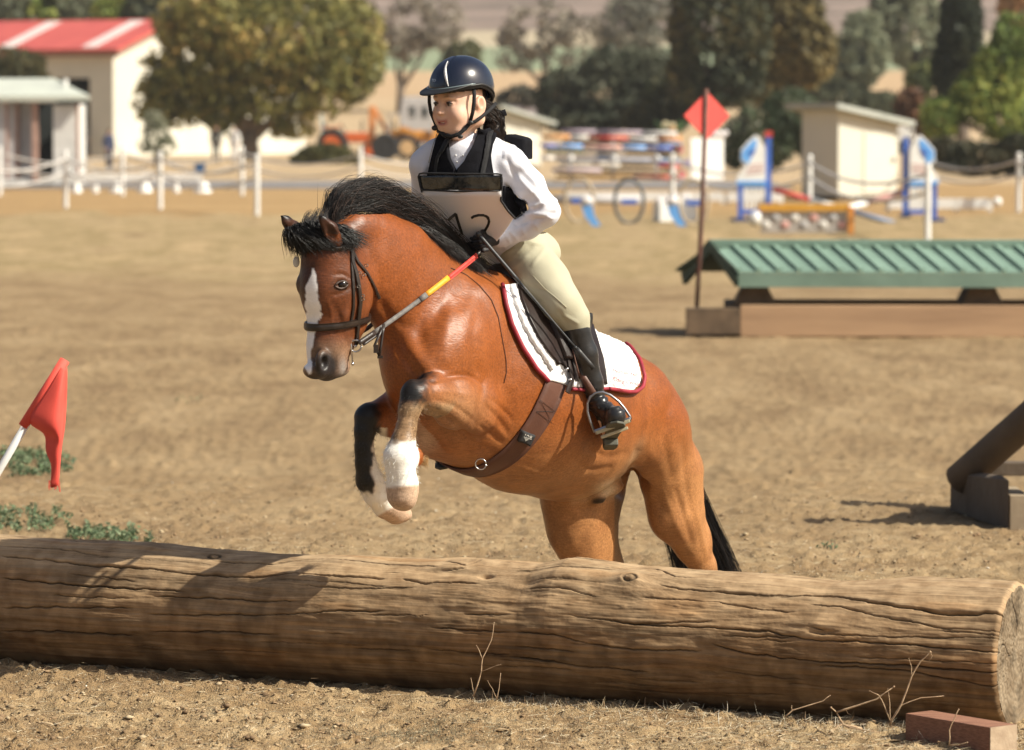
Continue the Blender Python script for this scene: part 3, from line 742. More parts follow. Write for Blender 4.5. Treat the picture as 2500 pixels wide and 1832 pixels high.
tree('dark_conifer', 'tall dark conifer behind the red diamond marker', 'tree', 1560, 290, [(1560, 40, 90, 160), (1530, 150, 62, 80), (1600, 180, 75, 62), (1640, 90, 60, 110)], DK, 7500, .25, .35, 13, -.2, Y=195, group='dark conifers')
tree('dark_conifer', 'dark conifer with brown tinged foliage right of the red diamond marker', 'tree', 1720, 290, [(1720, 50, 100, 140), (1775, 110, 68, 85), (1680, 150, 70, 85)], [(.05, .052, .028), (.09, .08, .038), (.17, .14, .055), (.24, .18, .065)], 7500, .25, .35, 14, -.2, Y=198, group='dark conifers')
tree('flowering_shrub', 'grey-green shrub with pale tips between the red marker and the right shed', 'shrub', 1690, 376, [(1680, 300, 85, 75), (1740, 260, 70, 65), (1620, 320, 45, 55), (1790, 300, 50, 60)], [(.035, .055, .025), (.07, .10, .05), (.13, .16, .09), (.30, .30, .24)], 9000, .11, .12, 15, -.1)
tree('poplar', 'pale green rounded tree right of the conifers', 'tree', 1895, 250, [(1895, 110, 62, 85), (1870, 170, 50, 50)], GRY, 3400, .3, .3, 16, 0, Y=270)
tree('poplar', 'taller pale grey-green tree above the right shed', 'tree', 2015, 250, [(2010, 60, 75, 95), (1960, 30, 50, 60), (2030, 140, 45, 50)], GRY, 3600, .3, .3, 17, 0, Y=280)
tree('tall_cypress', 'tall very dark narrow tree at upper right', 'tree', 2120, 320, [(2115, 60, 50, 130), (2090, 150, 40, 70), (2140, 190, 45, 60)], [(.012, .02, .014), (.025, .035, .02), (.05, .06, .03)], 5500, .22, .3, 18, -.3, Y=185)
tree('yellow_green_tree', 'sunlit yellow-green tree at the right edge', 'tree', 2215, 385, [(2200, 170, 70, 80), (2235, 110, 60, 80), (2150, 220, 60, 70), (2080, 260, 55, 50), (2220, 260, 70, 60)], GRN, 10000, .13, .2, 19, -.05, Y=150)
tree('orange_tree', 'orange autumn tree in the top right corner', 'tree', 2245, 300, [(2235, 25, 40, 55), (2262, 80, 30, 40)], [(.2, .14, .06), (.38, .22, .11), (.45, .28, .14)], 1800, .25, .2, 30, 0, Y=215)
tree('dark_bush', 'dark bushes at the foot of the yellow-green tree', 'bush', 2160, 395, [(2150, 350, 90, 40), (2240, 340, 60, 48), (2080, 340, 45, 40)], [(.02, .026, .014), (.04, .045, .022), (.07, .06, .03)], 6500, .1, 0, 31, -.2, Y=142)
tree('russet_bush', 'russet brown bush behind the right shed', 'bush', 2010, 330, [(2010, 235, 45, 40), (2040, 270, 35, 50)], [(.10, .05, .03), (.20, .10, .05), (.26, .16, .07)], 2200, .16, .1, 32, 0, Y=190)
tree('hedge_tree', 'dark green bushy tree low behind the pale poplars', 'tree', 1860, 300, [(1850, 225, 75, 48), (1790, 190, 50, 50), (1930, 240, 70, 40)], [(.05, .06, .035), (.09, .10, .055), (.14, .15, .085)], 4200, .26, .2, 33, -.1, Y=262)
tree('hedge_tree', 'mixed green bushy tree between the tall cypress and the russet bush', 'tree', 2060, 300, [(2050, 190, 60, 60), (2100, 230, 50, 50)], [(.06, .08, .035), (.12, .15, .06), (.22, .24, .09)], 3000, .24, .2, 34, -.1, Y=215)
tree('hedge_tree', 'dark bushy tree filling the gap between the evergreen shrub and the dark conifer', 'tree', 1460, 300, [(1470, 230, 60, 60), (1440, 265, 70, 40)], DK, 2600, .24, .2, 35, -.1, Y=202)
for i, (x, y, rx, ry, lb) in enumerate([(1000, 262, 60, 26, 'low grey scrub left of the rider'), (1150, 250, 60, 30, 'low grey scrub right of the helmet')]):
    tree('scrub', lb, 'bush', x, y, [(x, y - ry, rx, ry)], [(.07, .07, .05), (.13, .12, .09)], 1400, .2, 0, 40 + i, 0, Y=250, group='grey scrub by the field')
# ---- tractor / loader
orange_p = mat('orange_paint', (.70, .16, .045), (.62, .13, .04), 4, .4)
yel_p = mat('orange_yellow_paint', (.72, .33, .06), (.62, .27, .05), 4, .45)
tan_rim = mat('tan_rim', (.62, .42, .22), None, 4, .5)
glassm = mat('pale_glass', (.35, .50, .52), (.30, .44, .46), 2, .15)
def wheel(c, r, w, rimm, par):
    mb = MB(); n = 28; c = Vector(c)
    prof = [(r * .62, -w / 2), (r * .92, -w / 2), (r, -w * .3), (r, w * .3), (r * .92, w / 2), (r * .62, w / 2)]
    vs = []; fs = []
    for i in range(n):
        t = 2 * math.pi * i / n; lug = 1.03 if i % 2 else .98
        for q, (rr_, yy) in enumerate(prof):
            k = lug if q in (2, 3) else 1; vs.append(c + Vector((math.cos(t) * rr_ * k, yy, math.sin(t) * rr_ * k)))
    m = len(prof)
    for i in range(n):
        for q in range(m): fs.append((i * m + q, i * m + (q + 1) % m, ((i + 1) % n) * m + (q + 1) % m, ((i + 1) % n) * m + q))
    mb.add(vs, fs); wh = mb.build('wheel', blackm, par)
    mb = MB(); mb.tube([c + Vector((0, -w * .42, 0)), c + Vector((0, -w * .30, 0))], [r * .60, r * .5], 20); mb.tube([c + Vector((0, -w * .30, 0)), c + Vector((0, w * .4, 0))], [r * .615, r * .615], 20)
    mb.tube([c + Vector((0, -w * .52, 0)), c + Vector((0, -w * .3, 0))], [r * .14, r * .2], 10); mb.build('rim', rimm, wh)
e = T_(base_at(735, 350), 'tractor', 'orange tractor with large rear wheel standing left of the olive bush', 'tractor')
wheel((-.05, -.7, .72), .74, .42, orange_p, e); wheel((-.05, .7, .72), .74, .42, orange_p, e); wheel((1.75, -.55, .42), .42, .26, orange_p, e); wheel((1.75, .55, .42), .42, .26, orange_p, e)
mb = MB(); mb.box((1.2, 0, 1.02), (1.5, .56, .5)); mb.box((.1, 0, .85), (.9, .5, .5)); mb.build('body', orange_p, e, bevel=.06)
for y_f in (-.72, .72):
    mb = MB(); mb.beam((-.6, y_f, 1.45), (.35, y_f, 1.55), .42, .06); mb.build('fender', orange_p, e, bevel=.02)
mb = MB(); mb.box((-.15, 0, 1.25), (.5, .5, .14)); mb.box((-.42, 0, 1.5), (.12, .48, .5)); mb.build('seat', blackm, e, bevel=.03)
mb = MB(); mb.tube([(-.55, -.4, 1.1), (-.6, -.4, 2.3), (-.6, .4, 2.3), (-.55, .4, 1.1)], .04, 8); mb.build('roll_bar', glassm, e)
mb = MB(); mb.tube([(.62, 0, 1.2), (.35, 0, 1.65)], .03, 6); mb.tube([(.30, -.16, 1.66), (.42, -.16, 1.72), (.42, .16, 1.72), (.30, .16, 1.66), (.30, -.16, 1.66)], .02, 6); mb.build('steering_wheel', blackm, e)
mb = MB(); mb.tube([(1.35, -.2, 1.2), (1.35, -.2, 1.85)], .045, 8); mb.build('exhaust', blackm, e)
mb = MB(); mb.box((1.98, -.3, 1.0), (.06, .16, .16)); mb.build('headlight', mat('red_lamp', (.75, .05, .06), None, 2, .3), e)
mb = MB(); mb.box((-1.25, 0, .35), (.9, 1.2, .12)); mb.box((-.9, -.3, .6), (.7, .08, .08)); mb.box((-.9, .3, .6), (.7, .08, .08)); mb.build('rear_blade', blackm, e)
e = T_(base_at(900, 352), 'loader', 'orange-yellow backhoe loader parked right of the autumn tree', 'loader')
wheel((-1.1, -.9, .62), .64, .4, blackm, e); wheel((-1.1, .9, .62), .64, .4, blackm, e); wheel((-.05, -.75, .58), .6, .38, tan_rim, e); wheel((-.05, .75, .58), .6, .38, tan_rim, e)
mb = MB(); mb.box((.1, 0, 1.1), (1.9, .8, .55)); mb.box((-1.0, 0, .95), (1.0, .7, .4)); mb.build('body', yel_p, e, bevel=.06)
mb = MB(); mb.beam((-1.75, 0, .6), (-1.7, 0, 2.5), .34, .3, (1, 0, 0)); mb.beam((-1.7, 0, 2.5), (-1.0, 0, 1.3), .24, .2, (1, 0, 0)); mb.build('boom', mat('boom_orange', (.68, .26, .08), None, 3, .5), e, bevel=.03)
mb = MB(); mb.prism([(1.0, .5), (2.1, .25), (2.3, .5), (2.0, 1.75), (1.2, 1.75)], (1, 0, 0), (0, 0, 1), (0, 1, 0), 1.9); mb.build('bucket', yel_p, e, bevel=.05)
for sgn in (-1, 1):
    mb = MB(); mb.beam((-.4, sgn * .55, 1.5), (1.2, sgn * .62, .9), .14, .22); mb.build('lift_arm', yel_p, e)
mb = MB()
for px_, py_ in ((-.9, -.5), (-.9, .5), (.0, -.5), (.0, .5)): mb.beam((px_, py_, 1.2), (px_, py_, 2.1), .07, .07, (1, 0, 0))
mb.box((-.45, 0, 2.13), (1.2, 1.2, .07)); mb.build('canopy', greyw, e)
mb = MB(); mb.box((-.5, 0, 1.35), (.45, .5, .14)); mb.box((-.72, 0, 1.6), (.1, .5, .45)); mb.build('seat', blackm, e)
# ---- trailers
def trailer(x, y, w, h, label, m, Y):
    o = W(x, y, Y); o.z = gz(o.x, Y) if Y > 250 else 0
    e = T_(o, 'horse_trailer', label, 'trailer', 'trailers parked at the back'); s = sc(Y)
    w, h = w / s, h / s
    mb = MB(); mb.prism([(-w / 2, .5), (w / 2, .5), (w / 2, h), (-w * .42, h), (-w / 2, h * .7)], (1, 0, 0), (0, 0, 1), (0, 1, 0), 2); mb.build('body', m, e, bevel=.08)
    for k in (-.15, .2):
        mb = MB(); mb.box((w * k, -1.01, h * .72), (w * .18, .03, h * .2)); mb.build('window', dark_in, e)
    for k in (-.05, .12): wheel((w * k, -.95, .36), .36, .22, greyw, e)
    mb = MB(); mb.beam((-w / 2 + .05, 0, .5), (-w / 2 - 1.1, 0, .5), .1, .1); mb.build('hitch', blackm, e)
trailer(1890, 258, 70, 66, 'white horse trailer seen above the left end of the right shed roof', white_p, 235)
trailer(1978, 262, 62, 62, 'white horse trailer half hidden by the russet bush', white_p, 228)
trailer(920, 330, 80, 118, 'grey trailer behind the orange-yellow loader', greyw, 245)
trailer(1140, 312, 90, 96, 'grey trailer right behind the rider above the shed', mat('mauve_grey_paint', (.40, .36, .38), None, 2, .5), 250)
# ---- small people far away
def far_person(x, y, label, shirt, pants, Y=None, hgt=1.6, turn=0):
    o = base_at(x, y); e = T_(o, 'person', label, 'person', None, turn)
    k = hgt / 1.7; G = Sdf(np.arange(-.45, .45, .018), np.arange(-.3, .3, .018), np.arange(-.02, 1.8 * k, .018))
    G.path([(.09, .02, .06), (.10, 0, .5 * k), (.09, 0, .92 * k)], [.05, .06, .09], .03); G.path([(-.09, -.05, .06), (-.10, -.03, .5 * k), (-.09, 0, .92 * k)], [.05, .06, .09], .03)
    G.seg((.10, -.14, .04), (.09, .03, .05), .035, .045, .02); G.seg((-.10, -.2, .04), (-.09, -.04, .05), .035, .045, .02)
    G.path([(0, 0, .92 * k), (0, 0, 1.15 * k), (0, 0, 1.38 * k)], [.10, .095, .10], .05, (1, 0, 0), [.15, .13, .17]); G.seg((0, 0, 1.4 * k), (0, -.01, 1.52 * k), .05, .05, .03); G.ell((0, -.02, 1.6 * k), (.075, .09, .11), None, .01)
    for sg in (-1, 1): G.path([(sg * .18, 0, 1.38 * k), (sg * .24, .03, 1.12 * k), (sg * .2, -.1, .9 * k)], [.055, .045, .035], .03); G.ell((sg * .195, -.13, .86 * k), (.03, .04, .045), None, .01)
    V, Fc = G.mesh(1); z = V[:, 2]
    c = np.tile(np.array(shirt), (len(V), 1)); c[z < .93 * k] = pants; c[z > 1.47 * k] = (.45, .27, .18); c[z < .09] = (.03, .03, .03)
    c[(z > 1.62 * k) | ((z > 1.5 * k) & (V[:, 1] > .02))] = (.05, .03, .02); c[(z < .95 * k) & (np.abs(V[:, 0]) > .17) & (z > .75 * k)] = (.45, .27, .18)
    mesh_obj('body', V, Fc, mat('far_clothes', (1, 1, 1), (.85, .85, .85), 8, .8, vcol=True), e, True, col=c)
far_person(240, 380, 'person in dark blue clothes walking near the barn corner', (.03, .04, .09), (.05, .05, .07), turn=.8)
far_person(476, 360, 'person in black standing left of the autumn tree trunk', (.02, .02, .02), (.02, .02, .025), hgt=1.65)
far_person(517, 358, 'person in white standing beside the autumn tree trunk', (.8, .8, .8), (.75, .75, .78), turn=-.5)
far_person(185, 345, 'person in black standing in the dark barn doorway', (.02, .02, .02), (.015, .015, .02), hgt=1.6, turn=.3)
e = T_(base_at(440, 378), 'storage_bin', 'blue plastic storage bin on the ground left of the autumn tree', 'bin'); bm_ = mat('blue_plastic', (.03, .10, .24), None, 4, .4)
mb = MB(); mb.prism([(-.17, 0), (.17, 0), (.20, .28), (-.20, .28)], (1, 0, 0), (0, 0, 1), (0, 1, 0), .3); mb.build('tub', bm_, e, bevel=.01)
mb = MB(); mb.box((0, 0, .30), (.44, .34, .03)); mb.build('lid', bm_, e, bevel=.008)
# ---- jump equipment in the arena
blue_p = mat('blue_paint', (.05, .14, .52), (.04, .11, .42), 5, .45)
lblue_p = mat('light_blue_paint', (.16, .42, .85), (.12, .34, .75), 5, .45)
navy_p = mat('navy_paint', (.015, .045, .16), None, 5, .5)
yellow_p = mat('yellow_paint', (.62, .32, .04), (.52, .26, .03), 5, .5)
red_p = mat('red_paint', (.55, .06, .05), (.45, .05, .04), 5, .5)
pink_p = mat('faded_pink_paint', (.62, .34, .30), (.55, .30, .27), 5, .6)
teal_p = mat('teal_paint', (.05, .25, .22), None, 5, .5)
oran_p = mat('orange_pole_paint', (.68, .28, .06), None, 5, .5)
mauve_p = mat('mauve_grey_pole', (.42, .34, .40), None, 5, .6)
slate_p = mat('slate_blue_paint', (.20, .26, .38), None, 5, .6)
# wings
def wing(x, y, label, mir):
    o = base_at(x, y); s = sc(o.y); e = T_(o, 'jump_wing', label, 'jump wing', 'blue and white jump wings', .08)
    g = -1 if mir else 1
    def px(a, b_): return (g * a / s, b_ / s)          # a right, b up in picture units
    def slab(name, poly, m, yy, th, par=e):
        mb = MB(); mb.prism([px(a, b_) for a, b_ in poly], (1, 0, 0), (0, 0, 1), (0, 1, 0), th, (0, yy, 0)); return mb.build(name, m, par)
    for fx in (-32, 32):
        pass
    slab('foot', [(-52, 0), (-14, 0), (-14, 7), (-52, 7)], navy_p, 0, .5); slab('foot', [(18, 8), (38, 8), (38, 14), (18, 14)], navy_p, .25, .4)
    slab('frame_post', [(-38, 7), (-28, 7), (-28, 82), (-38, 82)], blue_p, 0, .08)
    slab('frame_post', [(24, 14), (36, 14), (36, 186), (24, 186)], blue_p, .06, .1)
    slab('post_cap', [(22, 186), (38, 186), (38, 198), (22, 198)], red_p if not mir else white_p, .06, .13)
    slab('rail', [(-27.5, 16), (23.5, 16), (23.5, 26), (-27.5, 26)], blue_p, 0, .05); slab('rail', [(-27.5, 74), (23.5, 74), (23.5, 81), (-27.5, 81)], lblue_p, 0, .05)
    for k in range(5):
        a = -25 + k * 10; slab('picket', [(a, 26.5), (a + 5.5, 26.5), (a + 5.5, 73.5), (a, 73.5)], white_p, 0, .04)
    pn = slab('flag_panel', [(-42, 82), (-40, 98), (-30, 112), (-22, 122), (-34, 134), (-32, 158), (-14, 178), (0, 190), (8, 186), (22, 160), (23, 82)], white_p, -.02, .05)
    slab('panel_trim', [(-42, 82), (23, 82), (23, 89), (-42, 89)], lblue_p, -.05, .01, pn)
    dr = [(-16, 126), (-31, 136), (-30, 154), (-16, 170), (-2, 182), (3, 178), (2, 164), (-4, 148), (-10, 138)]
    slab('blue_emblem', dr, lblue_p, -.05, .012, pn); slab('emblem_core', [(-12, 140), (-18, 148), (-4, 162), (0, 152)], blue_p, -.058, .006, pn)
    for k in range(3): slab('stripe', [(-24 + 4 * k, 104 + 8 * k), (18, 108 + 8 * k), (18, 110.5 + 8 * k), (-20 + 4 * k, 107 + 8 * k)], pink_p, -.05, .01, pn)
    return e
wing(1662, 487, 'blue and white jump wing with a red capped post, left of the right shed', False)
wing(2024, 487, 'blue and white jump wing with a white capped post, right of the right shed', True)
def pole(a, b_, r, segs, label, group=None):
    """segs: list of (fraction end, material)"""
    a = Vector(a); b_ = Vector(b_); e = T_((a + b_) / 2, 'jump_pole', label, 'pole', group); t0 = 0; o = (a + b_) / 2
    for t1, m in segs:
        mb = MB(); mb.tube([a + (b_ - a) * t0 - o, a + (b_ - a) * (t1 - .0005) - o], r, 12); mb.build('painted_band', m, e, True); t0 = t1
    return e
Yw = gY(487)
pole(W(1703, 418, Yw - .1), W(1968, 492, Yw - .4), .055, [(.30, red_p), (.62, white_p), (1, slate_p)], 'red, white and blue pole sloping down to the right across the low jump')
pole(W(1985, 424, Yw + .2), W(1800, 478, Yw - .25), .06, [(.42, pink_p), (1, white_p)], 'pink and white pole leaning down to the left between the blue and white wings')
Yb = gY(515)
e = T_(base_at(1770, 515), 'plank_jump', 'low yellow plank jump with pale stone pattern panel between the wings', 'jump'); s = sc(Yb)
mb = MB(); mb.box((0, 0, 58 / s), (200 / s, .07, 16 / s)); mb.build('plank', yellow_p, e, bevel=.005)
mb = MB(); mb.box((103 / s, 0, 30 / s), (13 / s, .12, 60 / s)); mb.build('end_post', oran_p, e)
mb = MB(); mb.box((0, .03, 26 / s), (190 / s, .04, 46 / s)); mb.build('panel', mat('stone_grey_panel', (.50, .46, .42), (.36, .33, .30), 1.2, .8), e)
for k in range(9):
    mb = MB(); mb.ball(((-84 + k * 21) / s, .0, (20 + (k % 2) * 16) / s), (.085, .02, .07), 8, 5); mb.build('painted_stone', [white_w, greyw, pink_p][k % 3], e, True)
for x, y, r, lb in ((1663, 498, .14, 'large white ball beside the foot of the left jump wing'), (2195, 455, .11, 'small white ball near the right end of the white rail')):
    o = base_at(x, y); e = T_(o, 'ground_ball', lb, 'ball'); mb = MB(); mb.ball((0, 0, r), r, 16, 10); mb.build('ball', white_p, e, True)
def whiterail(x0, x1, y, lb):
    a = base_at(x0, y); b_ = base_at(x1, y); e = T_((a + b_) / 2, 'arena_rail', lb, 'rail'); L_ = (b_ - a).length; n = 3
    for k in range(n):
        mb = MB(); mb.box((-L_ / 2 + (k + .5) * L_ / n, 0, .17), (L_ / n - .02, .05, .22)); mb.build('board', white_p, e)
    for k in range(n + 1):
        mb = MB(); mb.box((-L_ / 2 + k * L_ / n, .05, .1), (.1, .05, .3)); mb.build('stake', white_w, e)
whiterail(1600, 1720, 449, 'low white arena board left of the left jump wing')
whiterail(1955, 2180, 465, 'long low white arena board right of the right shed')
whiterail(1240, 1590, 448, 'low white arena board behind the hoops')
# pole rack
o = base_at(1350, 400); e = T_(o, 'pole_rack', 'metal rack holding stacked coloured jump poles right of the rider', 'rack'); s = sc(o.y)
for x in (-95, 0, 95):
    mb = MB(); mb.beam((x / s, 0, 0), (x / s, 0, 112 / s), .08, .08, (1, 0, 0)); mb.build('upright', greyw, e)
    for z in (20, 50, 78): 
        mb = MB(); mb.beam((x / s, -.5, z / s), (x / s, .5, z / s), .05, .05); mb.build('arm', greyw, e)
    mb = MB(); mb.ball((x / s + .02, -.52, 52 / s), .1, 10, 6); mb.build('white_cap', white_p, e, True)
def rk(x0, x1, y, dy, segs, lb, r=.06):
    r = min(r, .062); pole(W(x0, y, o.y + dy), W(x1, y + (x1 - x0) * .02, o.y + dy), r, segs, lb, 'poles on the rack')
rk(1235, 1490, 289, 0, [(.3, mauve_p), (.7, mauve_p), (1, white_w)], 'mauve and white pole lying on top of the rack')
rk(1195, 1500, 301, -.25, [(.2, oran_p), (.33, white_w), (.62, red_p), (.82, white_w), (1, oran_p)], 'orange, white and red pole just under the topmost pole')
rk(1190, 1480, 321, -.42, [(.12, blue_p), (.32, lblue_p), (.62, pink_p), (.8, lblue_p), (1, blue_p)], 'blue pole with a pale pink middle band on the rack')
rk(1190, 1500, 348, -.42, [(.1, white_w), (1, slate_p)], 'slate blue pole with a white tip on the rack', .085)
rk(1240, 1500, 312, .2, [(.5, brownm), (1, slate_p)], 'dark brown and slate pole between the two blue poles', .07)
rk(1200, 1495, 333, .3, [(.3, teal_p), (.6, white_w), (1, brownm)], 'teal, white and brown pole behind the slate blue pole', .07)
rk(1230, 1500, 361, .25, [(.5, white_w), (.8, brownm), (1, red_p)], 'white, brown and red pole near the bottom of the rack', .075)
rk(1225, 1505, 386, -.1, [(.6, yellow_p), (1, red_p)], 'yellow and red pole lowest on the rack', .075)
rk(1215, 1490, 374, -.42, [(.4, mauve_p), (1, brownm)], 'brown and mauve pole low on the rack', .07)
pole(W(1215, 402, o.y - 2), W(1470, 408, o.y - 2), .09, [(.8, yellow_p), (1, pink_p)], 'yellow pole lying in front of the rack')
pole(W(1195, 440, 92), W(1420, 441, 92), .1, [(1, greyw)], 'grey pole on low supports in front of the yellow pole')
# flowers
o = base_at(1475, 398); e = T_(o, 'flower_arrangement', 'tall heap of artificial flowers in mixed colours left of the red diamond marker', 'flowers'); s = sc(o.y)
fm = [mat('petal_%s' % n, c, None, 9, .7) for n, c in (('pink', (.65, .12, .22)), ('purple', (.18, .10, .34)), ('cream', (.65, .58, .36)), ('white', (.75, .72, .72)), ('green', (.06, .12, .04)), ('rust', (.40, .12, .06)), ('orange', (.62, .34, .14)))]
mb = MB()
for k in range(6): mb.tube([(rnd.uniform(-.1, .1), 0, 0), (rnd.uniform(-.4, .4), rnd.uniform(-.2, .2), 1.2), (rnd.uniform(-.55, .55), 0, 1.9)], .03, 5)
mb.build('stem', fm[4], e)
for k in range(34):
    z = rnd.uniform(.1, 1.9); x = rnd.uniform(-.55, .65) * (.6 + .3 * math.sin(z * 3)); mb = MB(); c = Vector((x, rnd.uniform(-.3, .3), z)); r = rnd.uniform(.07, .14)
    for q in range(6): mb.ball(c + Vector((math.cos(q * 1.05) * r * .7, -.02, math.sin(q * 1.05) * r * .7)), (r * .55, r * .4, r * .55), 7, 5)
    mb.build('flower', fm[(k * 5 + k // 3) % 7], e, True)
# white board on post behind the red marker
o = base_at(1556, 442); e = T_(o, 'sign_board', 'blank white board on a grey post behind the red diamond marker', 'sign', None, .5); s = sc(o.y)
mb = MB(); mb.box((0, 0, 92 / s), (84 / s, .05, 92 / s)); mb.build('board', white_p, e)
mb = MB(); mb.box((-3 / s, .06, 60 / s), (9 / s, .06, 122 / s)); mb.build('post', greyw, e)
mb = MB()
for k in range(4): mb.ball(((20 + k * 9) / s, 0, 144 / s + (k % 2) * .05), .08, 9, 6)
mb.build('flowers', fm[3], e, True)
# white flower boxes, hoops and ribbons
for x0, x1, y0, y1, Y, lb in ((1452, 1483, 452, 492, 82, 'left white wooden box behind the arched hoops'), (1487, 1537, 446, 492, 83, 'right larger white wooden box next to the red marker pole')):
    o = W(x0, y1, Y); o.z = 0; s = sc(Y); w = (x1 - x0) / s; h = (y1 - y0) / s
    e = T_(o, 'planter_box', lb, 'planter', None, .3)
    mb = MB(); mb.box((w / 2, .2, h / 2), (w, .4, h)); mb.build('body', white_p, e, bevel=.01)
    mb = MB()
    for k in range(int(w / .12)): mb.ball((.06 + k * .12, .2, h + .05), (.08, .1, .08), 8, 5)
    mb.build('flowers', fm[3], e, True)
gr_t = mat('dark_grey_hoop', (.10, .11, .12), None, 3, .7); tan_t = mat('tan_hoop', (.42, .34, .24), None, 3, .7)
for x, Y, m, lb in ((1385, 81, gr_t, 'dark grey wheel hoop standing left of the white boxes'), (1527, 80, tan_t, 'tan wheel hoop just left of the red marker pole'), (1275, 82, tan_t, 'tan wheel hoop standing beside the rider elbow')):
    s = sc(Y); o = W(x, 515, Y); o.z = 0; e = T_(o, 'wheel_hoop', lb, 'hoop', 'hoops standing in the arena')
    P = [(math.cos(t) * .28, 0, .43 + math.sin(t) * .43) for t in np.linspace(0, 2 * math.pi, 33)]
    mb = MB(); mb.tube(P, .035, 8); mb.build('ring', m, e, True)
    mb = MB(); mb.box((0, 0, .42), (.3, .05, .10)); mb.build('hub_block', blue_p, e)
for x, lb in ((1298, 'light blue curved board near the rider elbow'), (1486, 'light blue curved board under the white boxes')):
    Y = 79; s = sc(Y); o = W(x, 516, Y); o.z = 0; e = T_(o, 'curved_board', lb, 'board', 'light blue curved boards')
    mb = MB(); a = [(-.16, .42), (-.10, .2), (.06, 0), (.22, 0), (.10, .18), (.04, .4)]; mb.prism(a, (1, 0, 0), (0, 0, 1), (0, 1, 0), .05); mb.build('board', lblue_p, e)
    mb = MB(); mb.ball((-.05, 0, .48), (.13, .08, .09), 9, 6); mb.build('flowers', fm[3], e, True)
# ---- green roofed house jump (distance ~40 m)
green_m = mat('green_paint', (.20, .30, .24), (.16, .245, .195), 2.5, .55, .004, 8)
dgreen_m = mat('dark_green_paint', (.05, .085, .06), None, 3, .7)
timb = mat('sunlit_timber', (.48, .31, .18), (.36, .225, .13), 2, .8, .004, 20, stretch=(.3, 4, 4))
p0 = base_at(1630, 741); s = sc(p0.y); e = T_(p0, 'roof_jump', 'long green slatted roof-shaped jump on a timber base at right', 'jump')
tilt = Vector((1, -.045, 0)).normalized(); bk = Vector((.045, 1, 0)).normalized()
Lj = 5.2
def obx(name, a0, a1, d0, d1, z0, z1, m, par=e, bev=.006):
    mb = MB(); vs = [tilt * a + bk * d + Zx * z for z in (z0, z1) for a, d in ((a0, d0), (a1, d0), (a1, d1), (a0, d1))]
    mb.add(vs, [(3,2,1,0),(4,5,6,7),(0,1,5,4),(1,2,6,5),(2,3,7,6),(3,0,4,7)]); return mb.build(name, m, par, bevel=bev)
zb = .30
obx('base_beam', 0, Lj, 0, .16, 0, zb, timb); obx('base_beam', 0, Lj, 1.25, 1.4, 0, zb, timb)
obx('end_beam', -.52, -.003, -.02, .14, .02, zb - .03, dgreen_m if 0 else brownm); obx('end_beam', -.15, -.003, .15, 1.3, .0, zb, brownm)
for a in (.12, 2.28, 4.4):
    mb = MB(); mb.prism([(a - .18, zb), (a + .22, zb), (a + .14, zb + .16), (a - .10, zb + .16)], tilt, Zx, bk, .9, bk * .62); mb.build('trestle', brownm, e)
# roof : front slope from eave (z .46) up to ridge (z .82)
ze, zr, dr_ = .47, .83, .62
eave_t = .13
a0r, a1r = -.02, Lj
mb = MB(); vs = [tilt * a + bk * d + Zx * z for a in (a0r, a1r) for d, z in ((-.02, ze), (-.02, ze + eave_t), (.06, ze + eave_t), (.06, ze))]
mb.add(vs, [(0,1,2,3),(7,6,5,4),(0,4,5,1),(1,5,6,2),(2,6,7,3),(3,7,4,0)]); mb.build('eave_board', green_m, e)
n_sl = 27; wsl = (a1r - a0r) / n_sl
for k in range(n_sl):
    a = a0r + k * wsl + .002; b2 = a + wsl - .014; sh = -.25
    q = [tilt * a + bk * .0 + Zx * (ze + eave_t + .004), tilt * b2 + Zx * (ze + eave_t + .004), tilt * (b2 + sh) + bk * dr_ + Zx * zr, tilt * (a + sh) + bk * dr_ + Zx * zr]
    lift = [Zx * .012, Zx * .012, Zx * .012, Zx * .012]
    mb = MB(); mb.add(q + [p + l for p, l in zip(q, lift)], [(3,2,1,0),(4,5,6,7),(0,1,5,4),(1,2,6,5),(2,3,7,6),(3,0,4,7)]); mb.build('slat', green_m, e)
    mb = MB(); mb.beam(q[0] + Zx * .03 + bk * .02, q[3] + Zx * .03, .05, .03); mb.build('rib', green_m, e)
mb = MB(); mb.beam(tilt * (a0r - .27) + bk * dr_ + Zx * (zr + .035), tilt * (a1r - .25) + bk * dr_ + Zx * (zr + .035), .11, .075); mb.build('ridge_cap', green_m, e, bevel=.006)
mb = MB(); q = [tilt * (a0r - .25) + bk * dr_ + Zx * zr, tilt * (a1r - .25) + bk * dr_ + Zx * zr, tilt * a1r + bk * (2 * dr_) + Zx * (ze + .1), tilt * (a0r - .6) + bk * (2 * dr_) + Zx * (ze + .1)]
mb.add(q + [p + Zx * .03 for p in q], [(3,2,1,0),(4,5,6,7),(0,1,5,4),(1,2,6,5),(2,3,7,6),(3,0,4,7)]); mb.build('back_slope', dgreen_m, e)
# open gable end: barge board of the back slope and a dark panel added for its shaded inside
mb = MB(); P0 = tilt * (a0r) + Zx * ze; P1 = tilt * (a0r - .25) + bk * dr_ + Zx * zr
mb.beam(P0 + Zx * .05, P1 + Zx * .02, .05, .1); mb.beam(P1 + Zx * .02, tilt * (a0r - .52) + bk * .64 * 2 + Zx * (ze + .03), .05, .12); mb.build('barge_board', dgreen_m, e)
mb = MB(); q = [tilt * (a0r + .3) + bk * .08 + Zx * (ze + .06), tilt * (a0r + .3) + bk * 1.2 + Zx * (ze + .06), tilt * (a0r + .1) + bk * .62 + Zx * (zr - .03)]
mb.add(q + [p + tilt * .03 for p in q], [(2,1,0),(3,4,5),(0,1,4,3),(1,2,5,4),(2,0,3,5)]); mb.build('gable_shade', dark_in, e)
